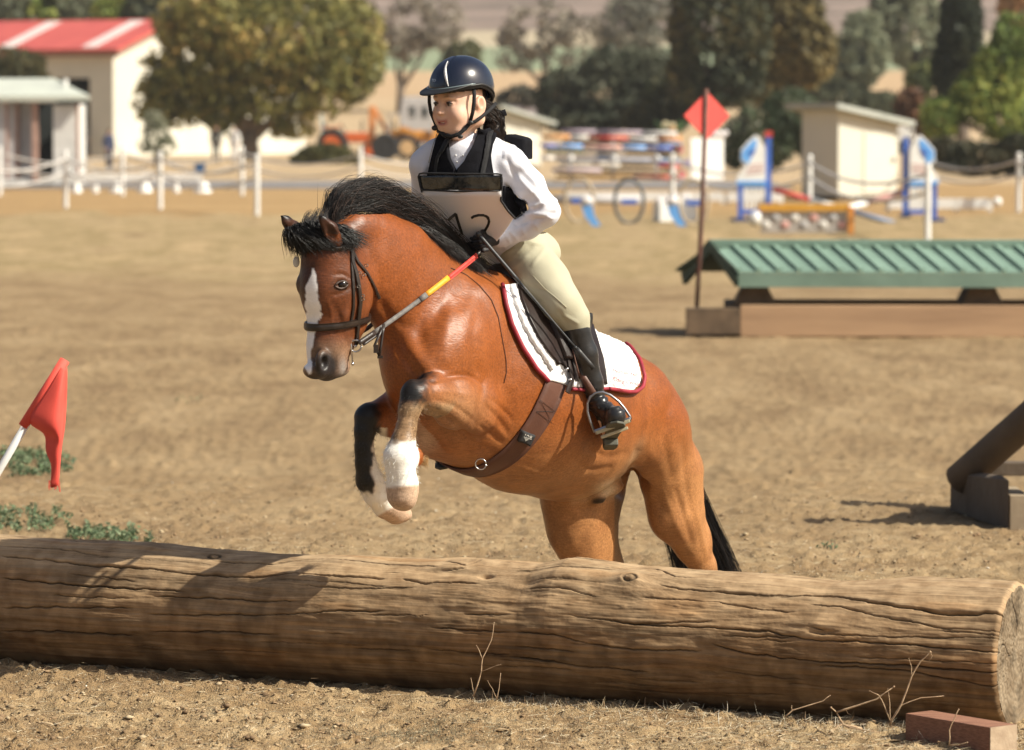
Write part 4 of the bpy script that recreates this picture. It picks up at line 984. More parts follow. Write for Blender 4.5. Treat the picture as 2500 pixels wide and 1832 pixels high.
# ---- red diamond marker on rusty rod
rod_m = mat('rusty_rod', (.16, .07, .05), (.10, .05, .04), 20, .8); dia_m = mat('red_diamond', (.72, .085, .07), (.66, .07, .06), 3, .5)
o = base_at(1530, 737); e = T_(o, 'diamond_marker', 'red diamond marker on a thin rusty rod at the left end of the green jump', 'marker'); s = sc(o.y)
top = W(1555, 196, o.y) - o
mb = MB(); mb.tube([(0, 0, -.05), top * .5 + Vector((.012, 0, 0)), top], .022, 8); mb.build('rod', rod_m, e, True)
c = W(1556, 255, o.y + .0) - o; w = 60 / s; h_ = 53 / s
mb = MB(); mb.prism([(-w, 0), (0, -h_), (w, 0), (0, h_)], (.86, .5, 0), (0, 0, 1), (-.5, .86, 0), .012, c + Vector((0, .03, 0))); dm = mb.build('diamond', dia_m, e)
# ---- right hand slanted pole jump (distance ~21 m)
old = mat('old_dark_timber', (.13, .095, .065), (.075, .055, .038), 3, .85, .005, 18)
oldl = mat('weathered_pale_timber', (.34, .27, .18), (.24, .18, .12), 3, .85, .004, 18)
p0 = base_at(2222, 1172); Yr = p0.y; s = sc(Yr); e = T_(p0, 'log_jump', 'dark round rail leaning on a timber base at the right edge', 'jump')
def rbx(name, x0, x1, y0, y1, d0, d1, m):
    mb = MB(); mb.box(((x0 + x1) / 2 / s, (d0 + d1) / 2, (1172 - (y0 + y1) / 2) / s), ((x1 - x0) / s, d1 - d0, (y1 - y0) / s)); return mb.build(name, m, e, bevel=.006)
rbx('base_post', 0, 42, 1092, 1172, 0, .5, oldl)
mb = MB(); z0 = 0.0; A_ = W(2092, 1120, Yr + 1.1) - p0; A_.z = 0
vs = [A_, Vector((-.004, .0, 0)), Vector((-.004, .28, 0)), A_ + Vector((.06, .3, 0))]; vs = vs + [q + Zx * (.20 if i in (0, 3) else .26) for i, q in enumerate(vs)]
mb.add(vs, [(3,2,1,0),(4,5,6,7),(0,1,5,4),(1,2,6,5),(2,3,7,6),(3,0,4,7)]); mb.build('base_beam', old, e, bevel=.006)
a = W(2118, 1052, Yr + .9) - p0; b2 = W(2290, 900, Yr + .45) - p0; a = a + (a - b2) * .03
mb = MB(); pts = [a + (b2 - a) * t for t in np.linspace(0, 2.2, 9)]; mb.tube(pts, .088, 14); mb.build('rail', old, e, True)
for x_, d_, h_p, w_ in ((2352, .1, 1.1, .24), (2420, 1.15, 1.0, .24)):
    mb = MB(); q0 = W(x_, 1172, Yr) - p0; mb.box((q0.x, d_, h_p / 2), (w_, .2, h_p)); mb.build('upright_post', old, e, bevel=.01)
mb = MB(); q0 = W(2105, 1062, Yr + 1.05) - p0; mb.box((q0.x + .52, q0.y, .23), (.9, .12, .07)); mb.build('cross_board', old, e, bevel=.005)
# ---- red flag on leaning white pole at left
flag_m = mat('red_flag_cloth', (.80, .095, .065), (.72, .07, .05), 6, .7, .001, 300)
Yf = 16.9
o = W(-60, 1120, Yf); o.z = 0; e = T_(o, 'marker_flag', 'red cloth flag on a leaning white pole at the left edge', 'flag')
top = W(140, 795, Yf) - o; btm = W(-14, 1056, Yf) - o; dirp = (top - btm).normalized(); ft = top - dirp * ((top.z) / dirp.z + .05)
mb = MB(); mb.tube([ft, btm, top - dirp * .002], .0155, 14); mb.build('pole', white_p, e, True)
# sleeve + hanging cloth
mb = MB(); sA = W(51, 939, Yf) - o; sB = W(143, 793, Yf) - o; mb.tube([sA, (sA + sB) / 2, sB], .021, 14); mb.build('sleeve', flag_m, e, True)
def fl(rows_):
    """rows: list of lists of (x,y,dY)"""
    V = []; n = len(rows_[0])
    for r_ in rows_: V += [tuple(W(x, y, Yf + d) - o) for x, y, d in r_]
    Fs = [(i * n + j, i * n + j + 1, (i + 1) * n + j + 1, (i + 1) * n + j) for i in range(len(rows_) - 1) for j in range(n - 1)]
    return V, Fs
rws = [[(138, 800, -.02), (142, 802, -.01), (145, 805, .0), (147, 812, .02), (147, 818, .03)],
       [(112, 850, -.02), (125, 850, -.035), (137, 850, -.045), (139, 850, -.0), (147, 860, .035)],
       [(80, 895, -.02), (105, 900, -.05), (134, 905, -.055), (137, 903, .0), (145, 905, .03)],
       [(52, 935, -.02), (92, 943, -.06), (132, 950, -.06), (135, 945, .0), (142, 945, .02)],
       [(106, 950, .03), (118, 958, .0), (132, 968, -.05), (135, 968, .0), (138, 965, .02)],
       [(98, 988, .02), (112, 985, -.02), (131, 978, -.03), (133, 985, .0), (135, 985, .02)],
       [(108, 1010, .0), (118, 1010, -.02), (129, 1010, -.02), (131, 1010, .0), (133, 1010, .02)],
       [(116, 1025, .0), (121, 1025, -.01), (129, 1025, -.01), (130, 1028, .0), (131, 1030, .01)],
       [(110, 1075, .0), (116, 1074, .0), (122, 1072, .0), (126, 1070, .0), (129, 1066, .0)]]
V, Fs = fl(rws); fo = mesh_obj('cloth', np.array(V), Fs, flag_m, e, True)
for k in range(14):
    pass
ms = fo.modifiers.new('s', 'SUBSURF'); ms.levels = 2; ms.render_levels = 2
mt = fo.modifiers.new('t', 'SOLIDIFY'); mt.thickness = .002
mb = MB()
for k in range(16):
    x = 108 + k * 1.5; p = W(x, 1058, Yf) - o; q = W(x + rnd.uniform(-6, 4), 1078 + rnd.uniform(-8, 6), Yf) - o; mb.tube([p, (p + q) / 2, q], .0012, 4)
mb.build('frayed_thread', flag_m, e)
# ================================================================== PONY
AB = math.radians(50); FW = Vector((-math.cos(AB), -math.sin(AB), 0)); LT = Vector((math.sin(AB), -math.cos(AB), 0))
Q0 = at(1183, 900, 15.72)
def plane_hit(px, py, Q, Nn, lat=0.0):
    d = pdir(px, py); o = Vector((0, 0, CH)); t = (Q + Nn * lat - o).dot(Nn) / d.dot(Nn); return o + d * t
def S(px, py, lat=0.0): return plane_hit(px, py, Q0, LT, lat)
AH = math.radians(52); FH = Vector((-math.cos(AH), -math.sin(AH), 0)); LH = Vector((math.sin(AH), -math.cos(AH), 0))
QH = S(830, 600, 0)
def SH(px, py, lat=0.0): return plane_hit(px, py, QH, LH, lat)
def proj(V):
    V = np.asarray(V); c, s = math.cos(PITCH), math.sin(PITCH)
    x = V[..., 0]; y = V[..., 1]; z = V[..., 2] - CH
    dpt = y * c - z * s; up = y * s + z * c
    return CX + F * x / dpt, CY - F * up / dpt
xs = grid1((-0.80, -0.42, .0062), (-0.42, 1.05, .0088)); 
G = Sdf(grid1((-.86, -.30, .0055), (-.30, 1.05, .009)), grid1((14.65, 15.55, .0065), (15.55, 17.35, .0095)), grid1((-.01, 1.0, .0085), (1.0, 1.75, .0062)))
lt = tuple(LT); lh = tuple(LH)
# torso
tp = [(1062, 858, .225, .15), (1100, 872, .325, .175), (1183, 918, .352, .255), (1285, 976, .350, .295), (1378, 1010, .325, .295), (1450, 1005, .272, .265), (1515, 985, .175, .22)]
G.path([S(a, b) for a, b, _, _ in tp], [t[2] for t in tp], .06, lt, [t[3] for t in tp])
# withers ridge
G.path([S(1120, 715), S(1190, 745), S(1290, 800)], [.085, .085, .08], .10, lt, [.05, .07, .09])
# chest / breast muscles
G.ell(S(1012, 885, .04), (.12, .11, .15), (FW, LT, (0, 0, 1)), .05); G.ell(S(1012, 905, -.07), (.11, .09, .14), (FW, LT, (0, 0, 1)), .04)
G.ell(S(1060, 1040, -.07), (.13, .10, .11), (FW, LT, (0, 0, 1)), .08)
# near shoulder blade and point of shoulder
G.path([S(1165, 770, .12), S(1115, 860, .14), S(1075, 910, .135)], [.11, .13, .11], .10, lt, [.06, .075, .07])
G.path([S(1060, 790, -.13), S(1018, 900, -.12)], [.11, .10], .04)
# neck
npth = [(878, 606, .125, .064), (915, 628, .155, .070), (968, 676, .184, .085), (1034, 748, .205, .105), (1075, 830, .25, .15)]
G.path([S(a, b) for a, b, _, _ in npth], [t[2] for t in npth], .07, lt, [t[3] for t in npth])
G.path([S(832, 572), S(862, 556), S(900, 560)], [.05, .05, .055], .05)
G.path([S(900, 560), S(985, 610), S(1085, 700)], [.055, .07, .07], .06, lt, [.035, .045, .06])   # crest
# hindquarters near / far
hn = [(1545, 985, .165, .15), (1578, 1050, .175, .15), (1640, 1160, .138, .102), (1650, 1245, .125, .085), (1688, 1318, .082, .058), (1716, 1383, .060, .042)]
G.path([S(a, b, .125) for a, b, _, _ in hn], [t[2] for t in hn], .05, lt, [t[3] for t in hn])
hf = [(1450, 1085, .19, .14), (1420, 1215, .185, .12), (1420, 1285, .140, .09), (1442, 1345, .112, .075), (1478, 1400, .078, .052), (1510, 1448, .058, .04)]
G.path([S(a, b, -.125) for a, b, _, _ in hf], [t[2] for t in hf], .07, lt, [t[3] for t in hf])
def lower_hind(hock, lat):
    a = Vector(hock); f = a + Vector((.10, .12, 0)); f.z = .085; b_ = f + FW * .04; b_.z = .05
    G.path([a, a * .5 + f * .5, f], [.05, .031, .037], .03); G.seg(f, b_, .034, .038, .02); c = b_ + FW * .03; c.z = .022
    G.seg(b_, c, .045, .052, .01)
lower_hind(S(1716, 1383, .125), 0); lower_hind(S(1510, 1448, -.125), 0)
# point of hock, flank fold, sheath
G.ell(S(1535, 1172, .05), (.05, .085, .045), (FW, LT, (0, 0, 1)), .05, 'sub')
G.seg(S(1528, 1192, .34), S(1528, 1192, -.01), .042, .040, .03, op='sub'); G.seg(S(1548, 1158, .34), S(1548, 1158, .03), .022, .018, .03, op='sub')
G.ell(S(1480, 1185, .02), (.09, .055, .045), (FW, LT, (0, 0, 1)), .03); sheath_c = S(1463, 1218, .03); G.ell(sheath_c, (.024, .024, .022), None, .03)
# near foreleg
NL = .20
fn = [(1172, 992, .098, .055), (1112, 982, .090, .064), (1056, 966, .066, .056), (1014, 962, .054, .050)]
G.path([S(a, b, NL) for a, b, _, _ in fn], [t[2] for t in fn], .038, lt, [t[3] for t in fn])
G.path([S(1150, 880, .16), S(1140, 945, NL - .03)], [.09, .085], .04, lt, [.05, .05])
G.path([S(1170, 1040, NL - .04), S(1090, 1015, NL - .01)], [.03, .03], .04)
G.ell(S(1020, 952, NL), (.046, .044, .042), None, .02); G.ell(S(1042, 985, NL - .01), (.02, .02, .016), None, .015)
cn = [(1010, 970, .046), (1000, 1000, .040), (992, 1045, .036), (984, 1080, .042), (976, 1115, .056), (978, 1150, .050), (984, 1180, .055)]
G.path([S(a, b, NL) for a, b, _ in cn], [t[2] for t in cn], .018)
G.path([S(984, 1188, NL), S(983, 1212, NL), S(987, 1226, NL)], [.060, .054, .030], .010, lt, [.062, .056, .040])
G.ell(S(1010, 1118, NL), (.035, .03, .04), None, .025)
# far foreleg
ff = [(1010, 1005, .10, .075), (955, 1015, .075, .062), (905, 1016, .052, .05)]
G.path([S(a, b, -.13) for a, b, _, _ in ff], [t[2] for t in ff], .035, lt, [t[3] for t in ff])
cf = [(896, 1022, .050), (890, 1055, .037), (889, 1095, .034), (893, 1130, .038), (902, 1172, .049), (918, 1205, .048), (938, 1228, .050)]
G.path([S(a, b, -.13) for a, b, _ in cf], [t[2] for t in cf], .018)
G.path([S(944, 1234, -.13), S(968, 1250, -.13), S(984, 1256, -.12)], [.054, .048, .028], .010, lt, [.056, .052, .040])
# head
hd = [(806, 628, .115, .096), (822, 700, .158, .103), (826, 765, .128, .078), (812, 812, .098, .066), (801, 852, .078, .060), (797, 884, .070, .060)]
G.path([SH(a, b) for a, b, _, _ in hd], [t[2] for t in hd], .035, lh, [t[3] for t in hd])
G.ell(SH(866, 722, .062), (.088, .045, .10), (FH, LH, (0, 0, 1)), .012)            # round jowl
G.path([SH(848, 722, .088), SH(838, 770, .078), SH(828, 800, .070)], [.013, .012, .006], .02)   # facial crest

G.ell(SH(736, 694, -.066), (.018, .018, .026), None, .022)
G.ell(SH(800, 585, 0), (.06, .07, .05), (FH, LH, (0, 0, 1)), .04)
G.ell(SH(828, 896, .012), (.040, .036, .036), None, .022)                           # lower lip
G.ell(SH(772, 905, .012), (.045, .05, .032), (FH, LH, (0, 0, 1)), .02)             # upper lip
G.ell(SH(788, 880, .05), (.034, .018, .040), (FH, LH, (0, 0, 1)), .014)            # nostril wing
nos = SH(795, 886, .066)
G.ell(nos, (.017, .024, .024), (FH, LH, (0, 0, 1)), .008, 'sub')
G.seg(SH(826, 918, .07), SH(846, 872, .075), .004, .004, .006, op='sub')           # mouth line
eye_c = SH(834, 695, .082)
G.ell(SH(834, 695, .100), (.020, .016, .013), (FH, LH, (0, 0, 1)), .012, 'sub')
# ears
G.path([SH(820, 588, .075), SH(806, 560, .085), SH(791, 540, .080), SH(778, 522, .075)], [.028, .029, .018, .004], .010, lh, [.026, .025, .015, .004])
cdir = FH * .72 + LH * .69
G.path([SH(812, 580, .078) + cdir * .034, SH(802, 560, .085) + cdir * .032, SH(788, 538, .080) + cdir * .016], [.020, .022, .006], .005, op='sub')
G.path([SH(738, 592, -.05), SH(717, 562, -.058), SH(700, 541, -.058), SH(686, 525, -.06)], [.036, .033, .020, .005], .012, lh, [.026, .022, .014, .005])
PV, PF = G.mesh(2)
del G.D
pn_ = vnormals(PV, PF)
# slight muscle relief + winter coat unevenness
rel = .0030 * noise3(PV[:, 0] * 9, PV[:, 1] * 9, PV[:, 2] * 9, 4) + .0012 * noise3(PV[:, 0] * 30, PV[:, 1] * 30, PV[:, 2] * 30, 5)
hh_ = proj(PV)[0] < 925
PX, PY = proj(PV); rel = rel * np.where(hh_, .4, 1); nearside = ((PV - np.array(Q0)) @ np.array(LT)) > -.02
def groove(pts, amp, wd):
    P = np.array(pts, float)
    # round the corners
    for _ in range(2):
        Q = [P[0]]
        for a, b_ in zip(P[:-1], P[1:]): Q += [a * .75 + b_ * .25, a * .25 + b_ * .75]
        P = np.array(Q + [P[-1]])
    fd = np.full(len(PV), 999.); tt_q = np.zeros(len(PV)); n_ = len(P) - 1
    for i, (a, b_) in enumerate(zip(P[:-1], P[1:])):
        d_ = b_ - a; t_ = np.clip(((PX - a[0]) * d_[0] + (PY - a[1]) * d_[1]) / (d_ @ d_ + 1e-9), 0, 1); q = np.hypot(PX - a[0] - t_ * d_[0], PY - a[1] - t_ * d_[1]); m_ = q < fd; fd = np.where(m_, q, fd); tt_q = np.where(m_, (i + t_) / n_, tt_q)
    return amp * np.exp(-(fd / wd) ** 2) * np.sin(np.clip(tt_q * .9 + .05, 0, 1) * math.pi) ** .5 * nearside
for g_ in [([(1052, 932), (1110, 916), (1150, 918), (1175, 938)], -.008, 6), ([(1182, 925), (1176, 980), (1158, 1045)], -.006, 8), ([(1048, 1002), (1095, 1022), (1120, 1042), (1148, 1072)], -.010, 7), ([(1060, 975), (1110, 990), (1160, 1030)], -.004, 6), ([(1058, 955), (1105, 955), (1150, 965)], .003, 9),
           ([(945, 790), (965, 840), (1000, 895), (1030, 932)], -.009, 12), ([(930, 735), (948, 775), (990, 800)], -.008, 14), ([(985, 800), (1015, 870), (1055, 915)], .006, 16), ([(1060, 700), (1020, 780), (1035, 860)], -.006, 16), ([(1110, 720), (1080, 800), (1090, 880)], .005, 18), ([(1165, 760), (1150, 850), (1170, 920)], -.004, 14),
           ([(1186, 990), (1215, 1020), (1240, 1058)], -.005, 6), ([(1200, 975), (1232, 1003), (1255, 1032)], -.004, 5), ([(1170, 1040), (1200, 1062), (1225, 1082)], -.005, 6), ([(1178, 1015), (1208, 1042), (1236, 1072)], .003, 5), ([(1150, 1075), (1185, 1095), (1210, 1105)], -.004, 6),
           ([(1240, 1130), (1330, 1165), (1420, 1160)], .004, 6), ([(1405, 1130), (1440, 1150), (1490, 1140)], -.005, 7), ([(1430, 1090), (1480, 1120), (1530, 1105)], -.005, 9), ([(1300, 1190), (1380, 1200), (1440, 1195)], -.003, 7),
           ([(1560, 1095), (1548, 1140), (1520, 1180)], -.010, 9), ([(1640, 965), (1618, 1060), (1640, 1170)], -.006, 12), ([(1590, 985), (1578, 1060), (1590, 1120)], .005, 14), ([(1668, 1080), (1672, 1170), (1690, 1260)], -.006, 9), ([(1610, 1190), (1640, 1250), (1668, 1320)], .004, 8), ([(1648, 1195), (1670, 1260), (1690, 1330)], -.005, 7), ([(1700, 1240), (1712, 1300), (1728, 1370)], .004, 6),
           ([(1400, 1240), (1420, 1290), (1450, 1350)], .003, 8), ([(800, 735), (812, 775), (806, 812)], .0022, 4), ([(785, 745), (778, 790), (782, 815)], .002, 4), ([(818, 745), (835, 790), (838, 830)], -.003, 7), ([(903, 680), (919, 735), (895, 786), (872, 812)], -.004, 5), ([(812, 722), (836, 716), (856, 700)], -.004, 4), ([(815, 672), (836, 668), (856, 680)], -.0035, 4), ([(820, 860), (818, 885), (822, 905)], -.003, 4)]:
    rel = rel + groove(*g_)
PV = PV + pn_ * rel[:, None]
PX, PY = proj(PV)
lat_b = (PV - np.array(Q0)) @ np.array(LT); lat_h = (PV - np.array(QH)) @ np.array(LH); fac_h = (PV - np.array(QH)) @ np.array(FH)
n3 = fbm2(PV[:, 0] + PV[:, 1] * .7, PV[:, 2], 4, 3, 12)
def mixm(c, m, col): return c * (1 - m[:, None]) + np.array(col) * m[:, None]
coat = np.tile(np.array((.262, .076, .0165)), (len(PV), 1))
coat = mixm(coat, smooth(-.2, .8, n3) * .35, (.215, .056, .011))
low = smooth(1000, 1200, PY) * smooth(1030, 1150, PX); coat = mixm(coat, low * .8, (.41, .20, .078))
thl = smooth(1120, 1260, PY) * (PX > 1300); coat = mixm(coat, thl * .4, (.40, .185, .070))
coat = mixm(coat, smooth(1050, 1000, PX * 0 + np.hypot((PX - 1150) / 1.3, PY - 1040) + 900) * .0, (.4, .2, .1))
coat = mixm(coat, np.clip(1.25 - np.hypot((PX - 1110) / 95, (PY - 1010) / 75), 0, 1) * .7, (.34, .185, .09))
fl_p = np.array([(1400, 1225), (1450, 1212), (1495, 1180), (1525, 1150), (1545, 1125), (1560, 1090), (1572, 1060)], float); fd = np.full(len(PV), 99.)
for a_q, b_q in zip(fl_p[:-1], fl_p[1:]):
    d_ = b_q - a_q; t_ = np.clip(((PX - a_q[0]) * d_[0] + (PY - a_q[1]) * d_[1]) / (d_ @ d_), 0, 1); fd = np.minimum(fd, np.hypot(PX - a_q[0] - t_ * d_[0], PY - a_q[1] - t_ * d_[1]))
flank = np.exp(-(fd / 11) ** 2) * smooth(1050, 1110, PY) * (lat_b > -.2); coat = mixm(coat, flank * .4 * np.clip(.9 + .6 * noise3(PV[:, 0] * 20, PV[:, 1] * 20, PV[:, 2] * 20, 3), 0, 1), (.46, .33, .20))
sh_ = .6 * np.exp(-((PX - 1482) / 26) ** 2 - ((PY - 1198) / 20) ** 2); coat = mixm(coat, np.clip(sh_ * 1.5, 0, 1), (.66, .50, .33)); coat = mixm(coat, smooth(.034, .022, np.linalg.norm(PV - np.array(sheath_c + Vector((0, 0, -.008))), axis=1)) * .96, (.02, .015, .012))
inner = smooth(.02, -.06, lat_b - .07) * smooth(1180, 1230, PY) * (PX > 1500); coat = mixm(coat, inner * .7, (.20, .13, .07))
nk_ = smooth(1190, 1040, PX) * smooth(900, 720, PY); coat = mixm(coat, nk_ * .5, (.185, .046, .011))
dap = smooth(.25, .6, noise3(PV[:, 0] * 14, PV[:, 1] * 14, PV[:, 2] * 14, 17)) * (PY > 560); coat = mixm(coat, dap * .22, (.15, .045, .015))
# darker head coat, its shade painted in, with mealy muzzle
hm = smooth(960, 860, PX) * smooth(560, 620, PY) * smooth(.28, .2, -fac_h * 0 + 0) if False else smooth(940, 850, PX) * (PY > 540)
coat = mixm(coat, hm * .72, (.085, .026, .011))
coat = mixm(coat, smooth(800, 760, PX) * smooth(600, 660, PY) * (PY < 960) * .7, (.035, .014, .009))  # shade painted over the far side of the face
muz = smooth(815, 870, PY) * (PX < 900) * (PY < 960); coat = mixm(coat, muz * .75, (.33, .20, .12))
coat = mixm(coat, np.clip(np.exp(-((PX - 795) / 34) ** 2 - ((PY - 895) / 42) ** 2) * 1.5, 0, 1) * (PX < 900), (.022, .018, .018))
coat = mixm(coat, smooth(905, 925, PY) * (PX < 900) * (PY < 970), (.05, .04, .038))
coat = mixm(coat, np.exp(-((PX - 836) / 30) ** 2 - ((PY - 697) / 20) ** 2) * .8 * (lat_h > .03), (.05, .022, .012))
dn = np.exp(-((PX - 838) / 10) ** 2 - ((PY - 902) / 26) ** 2) * (PX < 880); coat = mixm(coat, dn * .9, (.30, .27, .25))
# blaze
bx_ = np.interp(PY, [655, 672, 690, 705, 740, 765, 800, 830, 860, 895, 912], [764, 766, 762, 760, 762, 766, 760, 755, 751, 752, 756])
bw = np.interp(PY, [655, 672, 690, 705, 740, 765, 800, 830, 860, 895, 912], [1, 5, 9, 14, 16, 18, 12, 10, 8, 8, 3]) * (1 + .22 * noise2(PY * .13, PY * 0, 3))
bl_ = smooth(bw + 2.5, bw - 1.5, np.abs(PX - bx_)) * (PY > 655) * (PY < 915) * (PX < 800)
coat = mixm(coat, bl_, (.88, .86, .86))
# ears
ear = (PY < 572) & (PX < 828) & (PY > 500); coat = mixm(coat, ear * .9, (.040, .017, .011)); coat = mixm(coat, ear * smooth(542, 530, PY), (.012, .01, .01))
# near fore
def dpath(pts, rs):
    out = np.full(len(PV), 9.0)
    for (A, ra_), (B, rb_) in zip(list(zip(pts, rs))[:-1], list(zip(pts, rs))[1:]):
        A = np.array(A); B = np.array(B); d = B - A; t = np.clip(((PV - A) @ d) / (d @ d), 0, 1); q = np.linalg.norm(PV - A - t[:, None] * d, axis=1) - (ra_ + (rb_ - ra_) * t); out = np.minimum(out, q)
    return out
dn1 = dpath([S(a, b, NL) for a, b, _, _ in fn[2:]] + [S(a, b, NL) for a, b, _ in cn] + [S(987, 1228, NL)], [t[2] for t in fn[2:]] + [t[2] for t in cn] + [.05])
legn = (dn1 < .022)
jag = noise3(PV[:, 0] * 60, PV[:, 1] * 60, PV[:, 2] * 60, 8) * 7
blk_ = smooth(1075, 1018, PX + jag * 2.2 + .25 * (PY - 955)) * smooth(1020, 975, PY + jag * 1.5); coat = mixm(coat, legn * blk_, (.014, .013, .013))
front = smooth(-6, -16, PX - np.interp(PY, [970, 1010, 1060, 1100], [992, 980, 968, 950]) + jag); mid_ = legn * smooth(975, 1000, PY) * (PY < 1120)
coat = mixm(coat, mid_ * (1 - front) * .85, (.30, .20, .11)); coat = mixm(coat, mid_ * front, (.014, .013, .013))
coat = mixm(coat, mid_ * smooth(-.1, .5, noise3(PV[:, 0] * 45, PV[:, 1] * 45, PV[:, 2] * 18, 9)) * .55, (.10, .065, .035))
sock = legn * smooth(1068, 1092, PY + jag * 1.5); coat = mixm(coat, sock, (.90, .87, .80))
hoofn = legn * smooth(1183, 1192, PY + (PX - 980) * .12); coat = mixm(coat, hoofn, (.52, .36, .25))
# far fore
legf = (lat_b < -.05) & (PX < 1012) & (PY > 985) & (PX > 840)
coat = mixm(coat, legf * smooth(940, 915, PX + jag) * (PY < 1062), (.013, .012, .012))
back = smooth(-4, 6, PX - np.interp(PY, [1040, 1080, 1130, 1180, 1210], [935, 912, 905, 912, 905]) + jag)
coat = mixm(coat, legf * (PY >= 1045) * (1 - back), (.014, .013, .012)); coat = mixm(coat, legf * (PY >= 1045) * back * smooth(950, 938, PX), (.74, .68, .58))
coat = mixm(coat, legf * (PY > 1195) * smooth(1196, 1212, PY + jag), (.80, .76, .68))
coat = mixm(coat, (legf | ((lat_b < -.05) & (PX < 1012) & (PY > 1225))) * smooth(0, 8, (PX - 940) * .6 + (PY - 1246)), (.52, .36, .25))
axil = (lat_b < .04) * np.exp(-((PX - 1035) / 40) ** 2 - ((PY - 1075) / 45) ** 2); coat = mixm(coat, np.clip(axil, 0, 1) * .7, (.50, .36, .26))
hb = (PV[:, 2] < .05); coat = mixm(coat, hb * 1., (.10, .08, .07))
hb2 = smooth(.34, .22, PV[:, 2]) * (PV[:, 2] >= .05); coat = mixm(coat, hb2 * .9, (.02, .018, .016))
# coat material
m, nt, b = node_mat('bay_coat'); N = nt.nodes; L = nt.links
a_ = N.new('ShaderNodeAttribute'); a_.attribute_name = 'Col'
tc = N.new('ShaderNodeTexCoord'); mp = N.new('ShaderNodeMapping'); mp.inputs['Scale'].default_value = (1, 1, .35); L.new(tc.outputs['Object'], mp.inputs[0])
n1 = N.new('ShaderNodeTexNoise'); n1.inputs['Scale'].default_value = 260; n1.inputs['Detail'].default_value = 3; L.new(mp.outputs[0], n1.inputs['Vector'])
n2 = N.new('ShaderNodeTexNoise'); n2.inputs['Scale'].default_value = 14; n2.inputs['Detail'].default_value = 6; n2.inputs['Roughness'].default_value = .65; L.new(mp.outputs[0], n2.inputs['Vector'])
r1 = N.new('ShaderNodeMapRange'); r1.inputs[1].default_value = .3; r1.inputs[2].default_value = .7; r1.inputs[3].default_value = .78; r1.inputs[4].default_value = 1.15; L.new(n1.outputs[0], r1.inputs[0])
r2 = N.new('ShaderNodeMapRange'); r2.inputs[1].default_value = .3; r2.inputs[2].default_value = .7; r2.inputs[3].default_value = .82; r2.inputs[4].default_value = 1.14; L.new(n2.outputs[0], r2.inputs[0])
mu = N.new('ShaderNodeMath'); mu.operation = 'MULTIPLY'; L.new(r1.outputs[0], mu.inputs[0]); L.new(r2.outputs[0], mu.inputs[1])
mp2 = N.new('ShaderNodeMapping'); mp2.inputs['Rotation'].default_value = (0, .45, .85); mp2.inputs['Scale'].default_value = (.22, 1, 1); L.new(tc.outputs['Object'], mp2.inputs[0])
n4 = N.new('ShaderNodeTexNoise'); n4.inputs['Scale'].default_value = 150; n4.inputs['Detail'].default_value = 4; L.new(mp2.outputs[0], n4.inputs['Vector'])
r4 = N.new('ShaderNodeMapRange'); r4.inputs[1].default_value = .32; r4.inputs[2].default_value = .68; r4.inputs[3].default_value = .82; r4.inputs[4].default_value = 1.16; L.new(n4.outputs[0], r4.inputs[0])
mu0 = mu; mu = N.new('ShaderNodeMath'); mu.operation = 'MULTIPLY'; L.new(mu0.outputs[0], mu.inputs[0]); L.new(r4.outputs[0], mu.inputs[1])
vm = N.new('ShaderNodeVectorMath'); vm.operation = 'SCALE'; L.new(a_.outputs['Color'], vm.inputs[0]); L.new(mu.outputs[0], vm.inputs['Scale'])
L.new(vm.outputs[0], b.inputs['Base Color'])
m1_ = N.new('ShaderNodeMath'); m1_.operation = 'SUBTRACT'; L.new(mu.outputs[0], m1_.inputs[0]); m1_.inputs[1].default_value = 1.0
m2_ = N.new('ShaderNodeMath'); m2_.operation = 'MULTIPLY_ADD'; L.new(m1_.outputs[0], m2_.inputs[0]); L.new(a_.outputs['Alpha'], m2_.inputs[1]); m2_.inputs[2].default_value = 1.0; L.new(m2_.outputs[0], vm.inputs['Scale']); setin(b, rough=.42, spec=.34, sheen=.0)
if 'Sheen Roughness' in b.inputs: b.inputs['Sheen Roughness'].default_value = .35
bp = N.new('ShaderNodeBump'); bp.inputs['Distance'].default_value = .0016; bp.inputs['Strength'].default_value = .8; L.new(n4.outputs[0], bp.inputs['Height']); L.new(bp.outputs[0], b.inputs['Normal'])
PO = Vector((Q0.x + .1, Q0.y + .1, 0))
pony = empty('pony', PO, 'bay pony with black mane, white blaze and white front socks jumping over the log', 'pony'); pony['_abs'] = list(PO)
coat_m = m
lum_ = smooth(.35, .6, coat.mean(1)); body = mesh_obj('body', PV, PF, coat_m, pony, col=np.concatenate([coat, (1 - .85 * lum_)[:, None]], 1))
PB = BVHTree.FromPolygons([tuple(v) for v in PV], [tuple(f) for f in PF])
CAM = Vector((0, 0, CH))
def hit(px, py, bvh=None):
    d = pdir(px, py).normalized(); r = (bvh or PB).ray_cast(CAM, d)
    return (r[0], r[1]) if r[0] is not None else (None, None)
# eye
eye_m = mat('dark_eye', (.008, .005, .004), (.014, .008, .005), 30, .16, spec=.5)
h_, n_ = hit(834, 696)
mb = MB(); ec_ = (h_ if h_ else eye_c) + pdir(834, 696).normalized() * .012; mb.ball(ec_, .0235, 20, 14); mb.build('eye', eye_m, pony, True)
# eyelids: small dark folds
lid = mat('eyelid', (.05, .022, .012), (.03, .015, .01), 40, .5)
for y0, sg in ((-9, 1), (9, -1)):
    P = []
    for t in np.linspace(-1, 1, 9):
        q, _ = hit(834 + 17 * t, 696 + y0 * (1 - t * t) - 2 * t)
        if q: P.append(q - pdir(834, 696).normalized() * .003)
    mb = MB(); mb.tube(P, [.002] + [.0045] * (len(P) - 2) + [.002], 6); mb.build('eyelid', lid, pony, True)
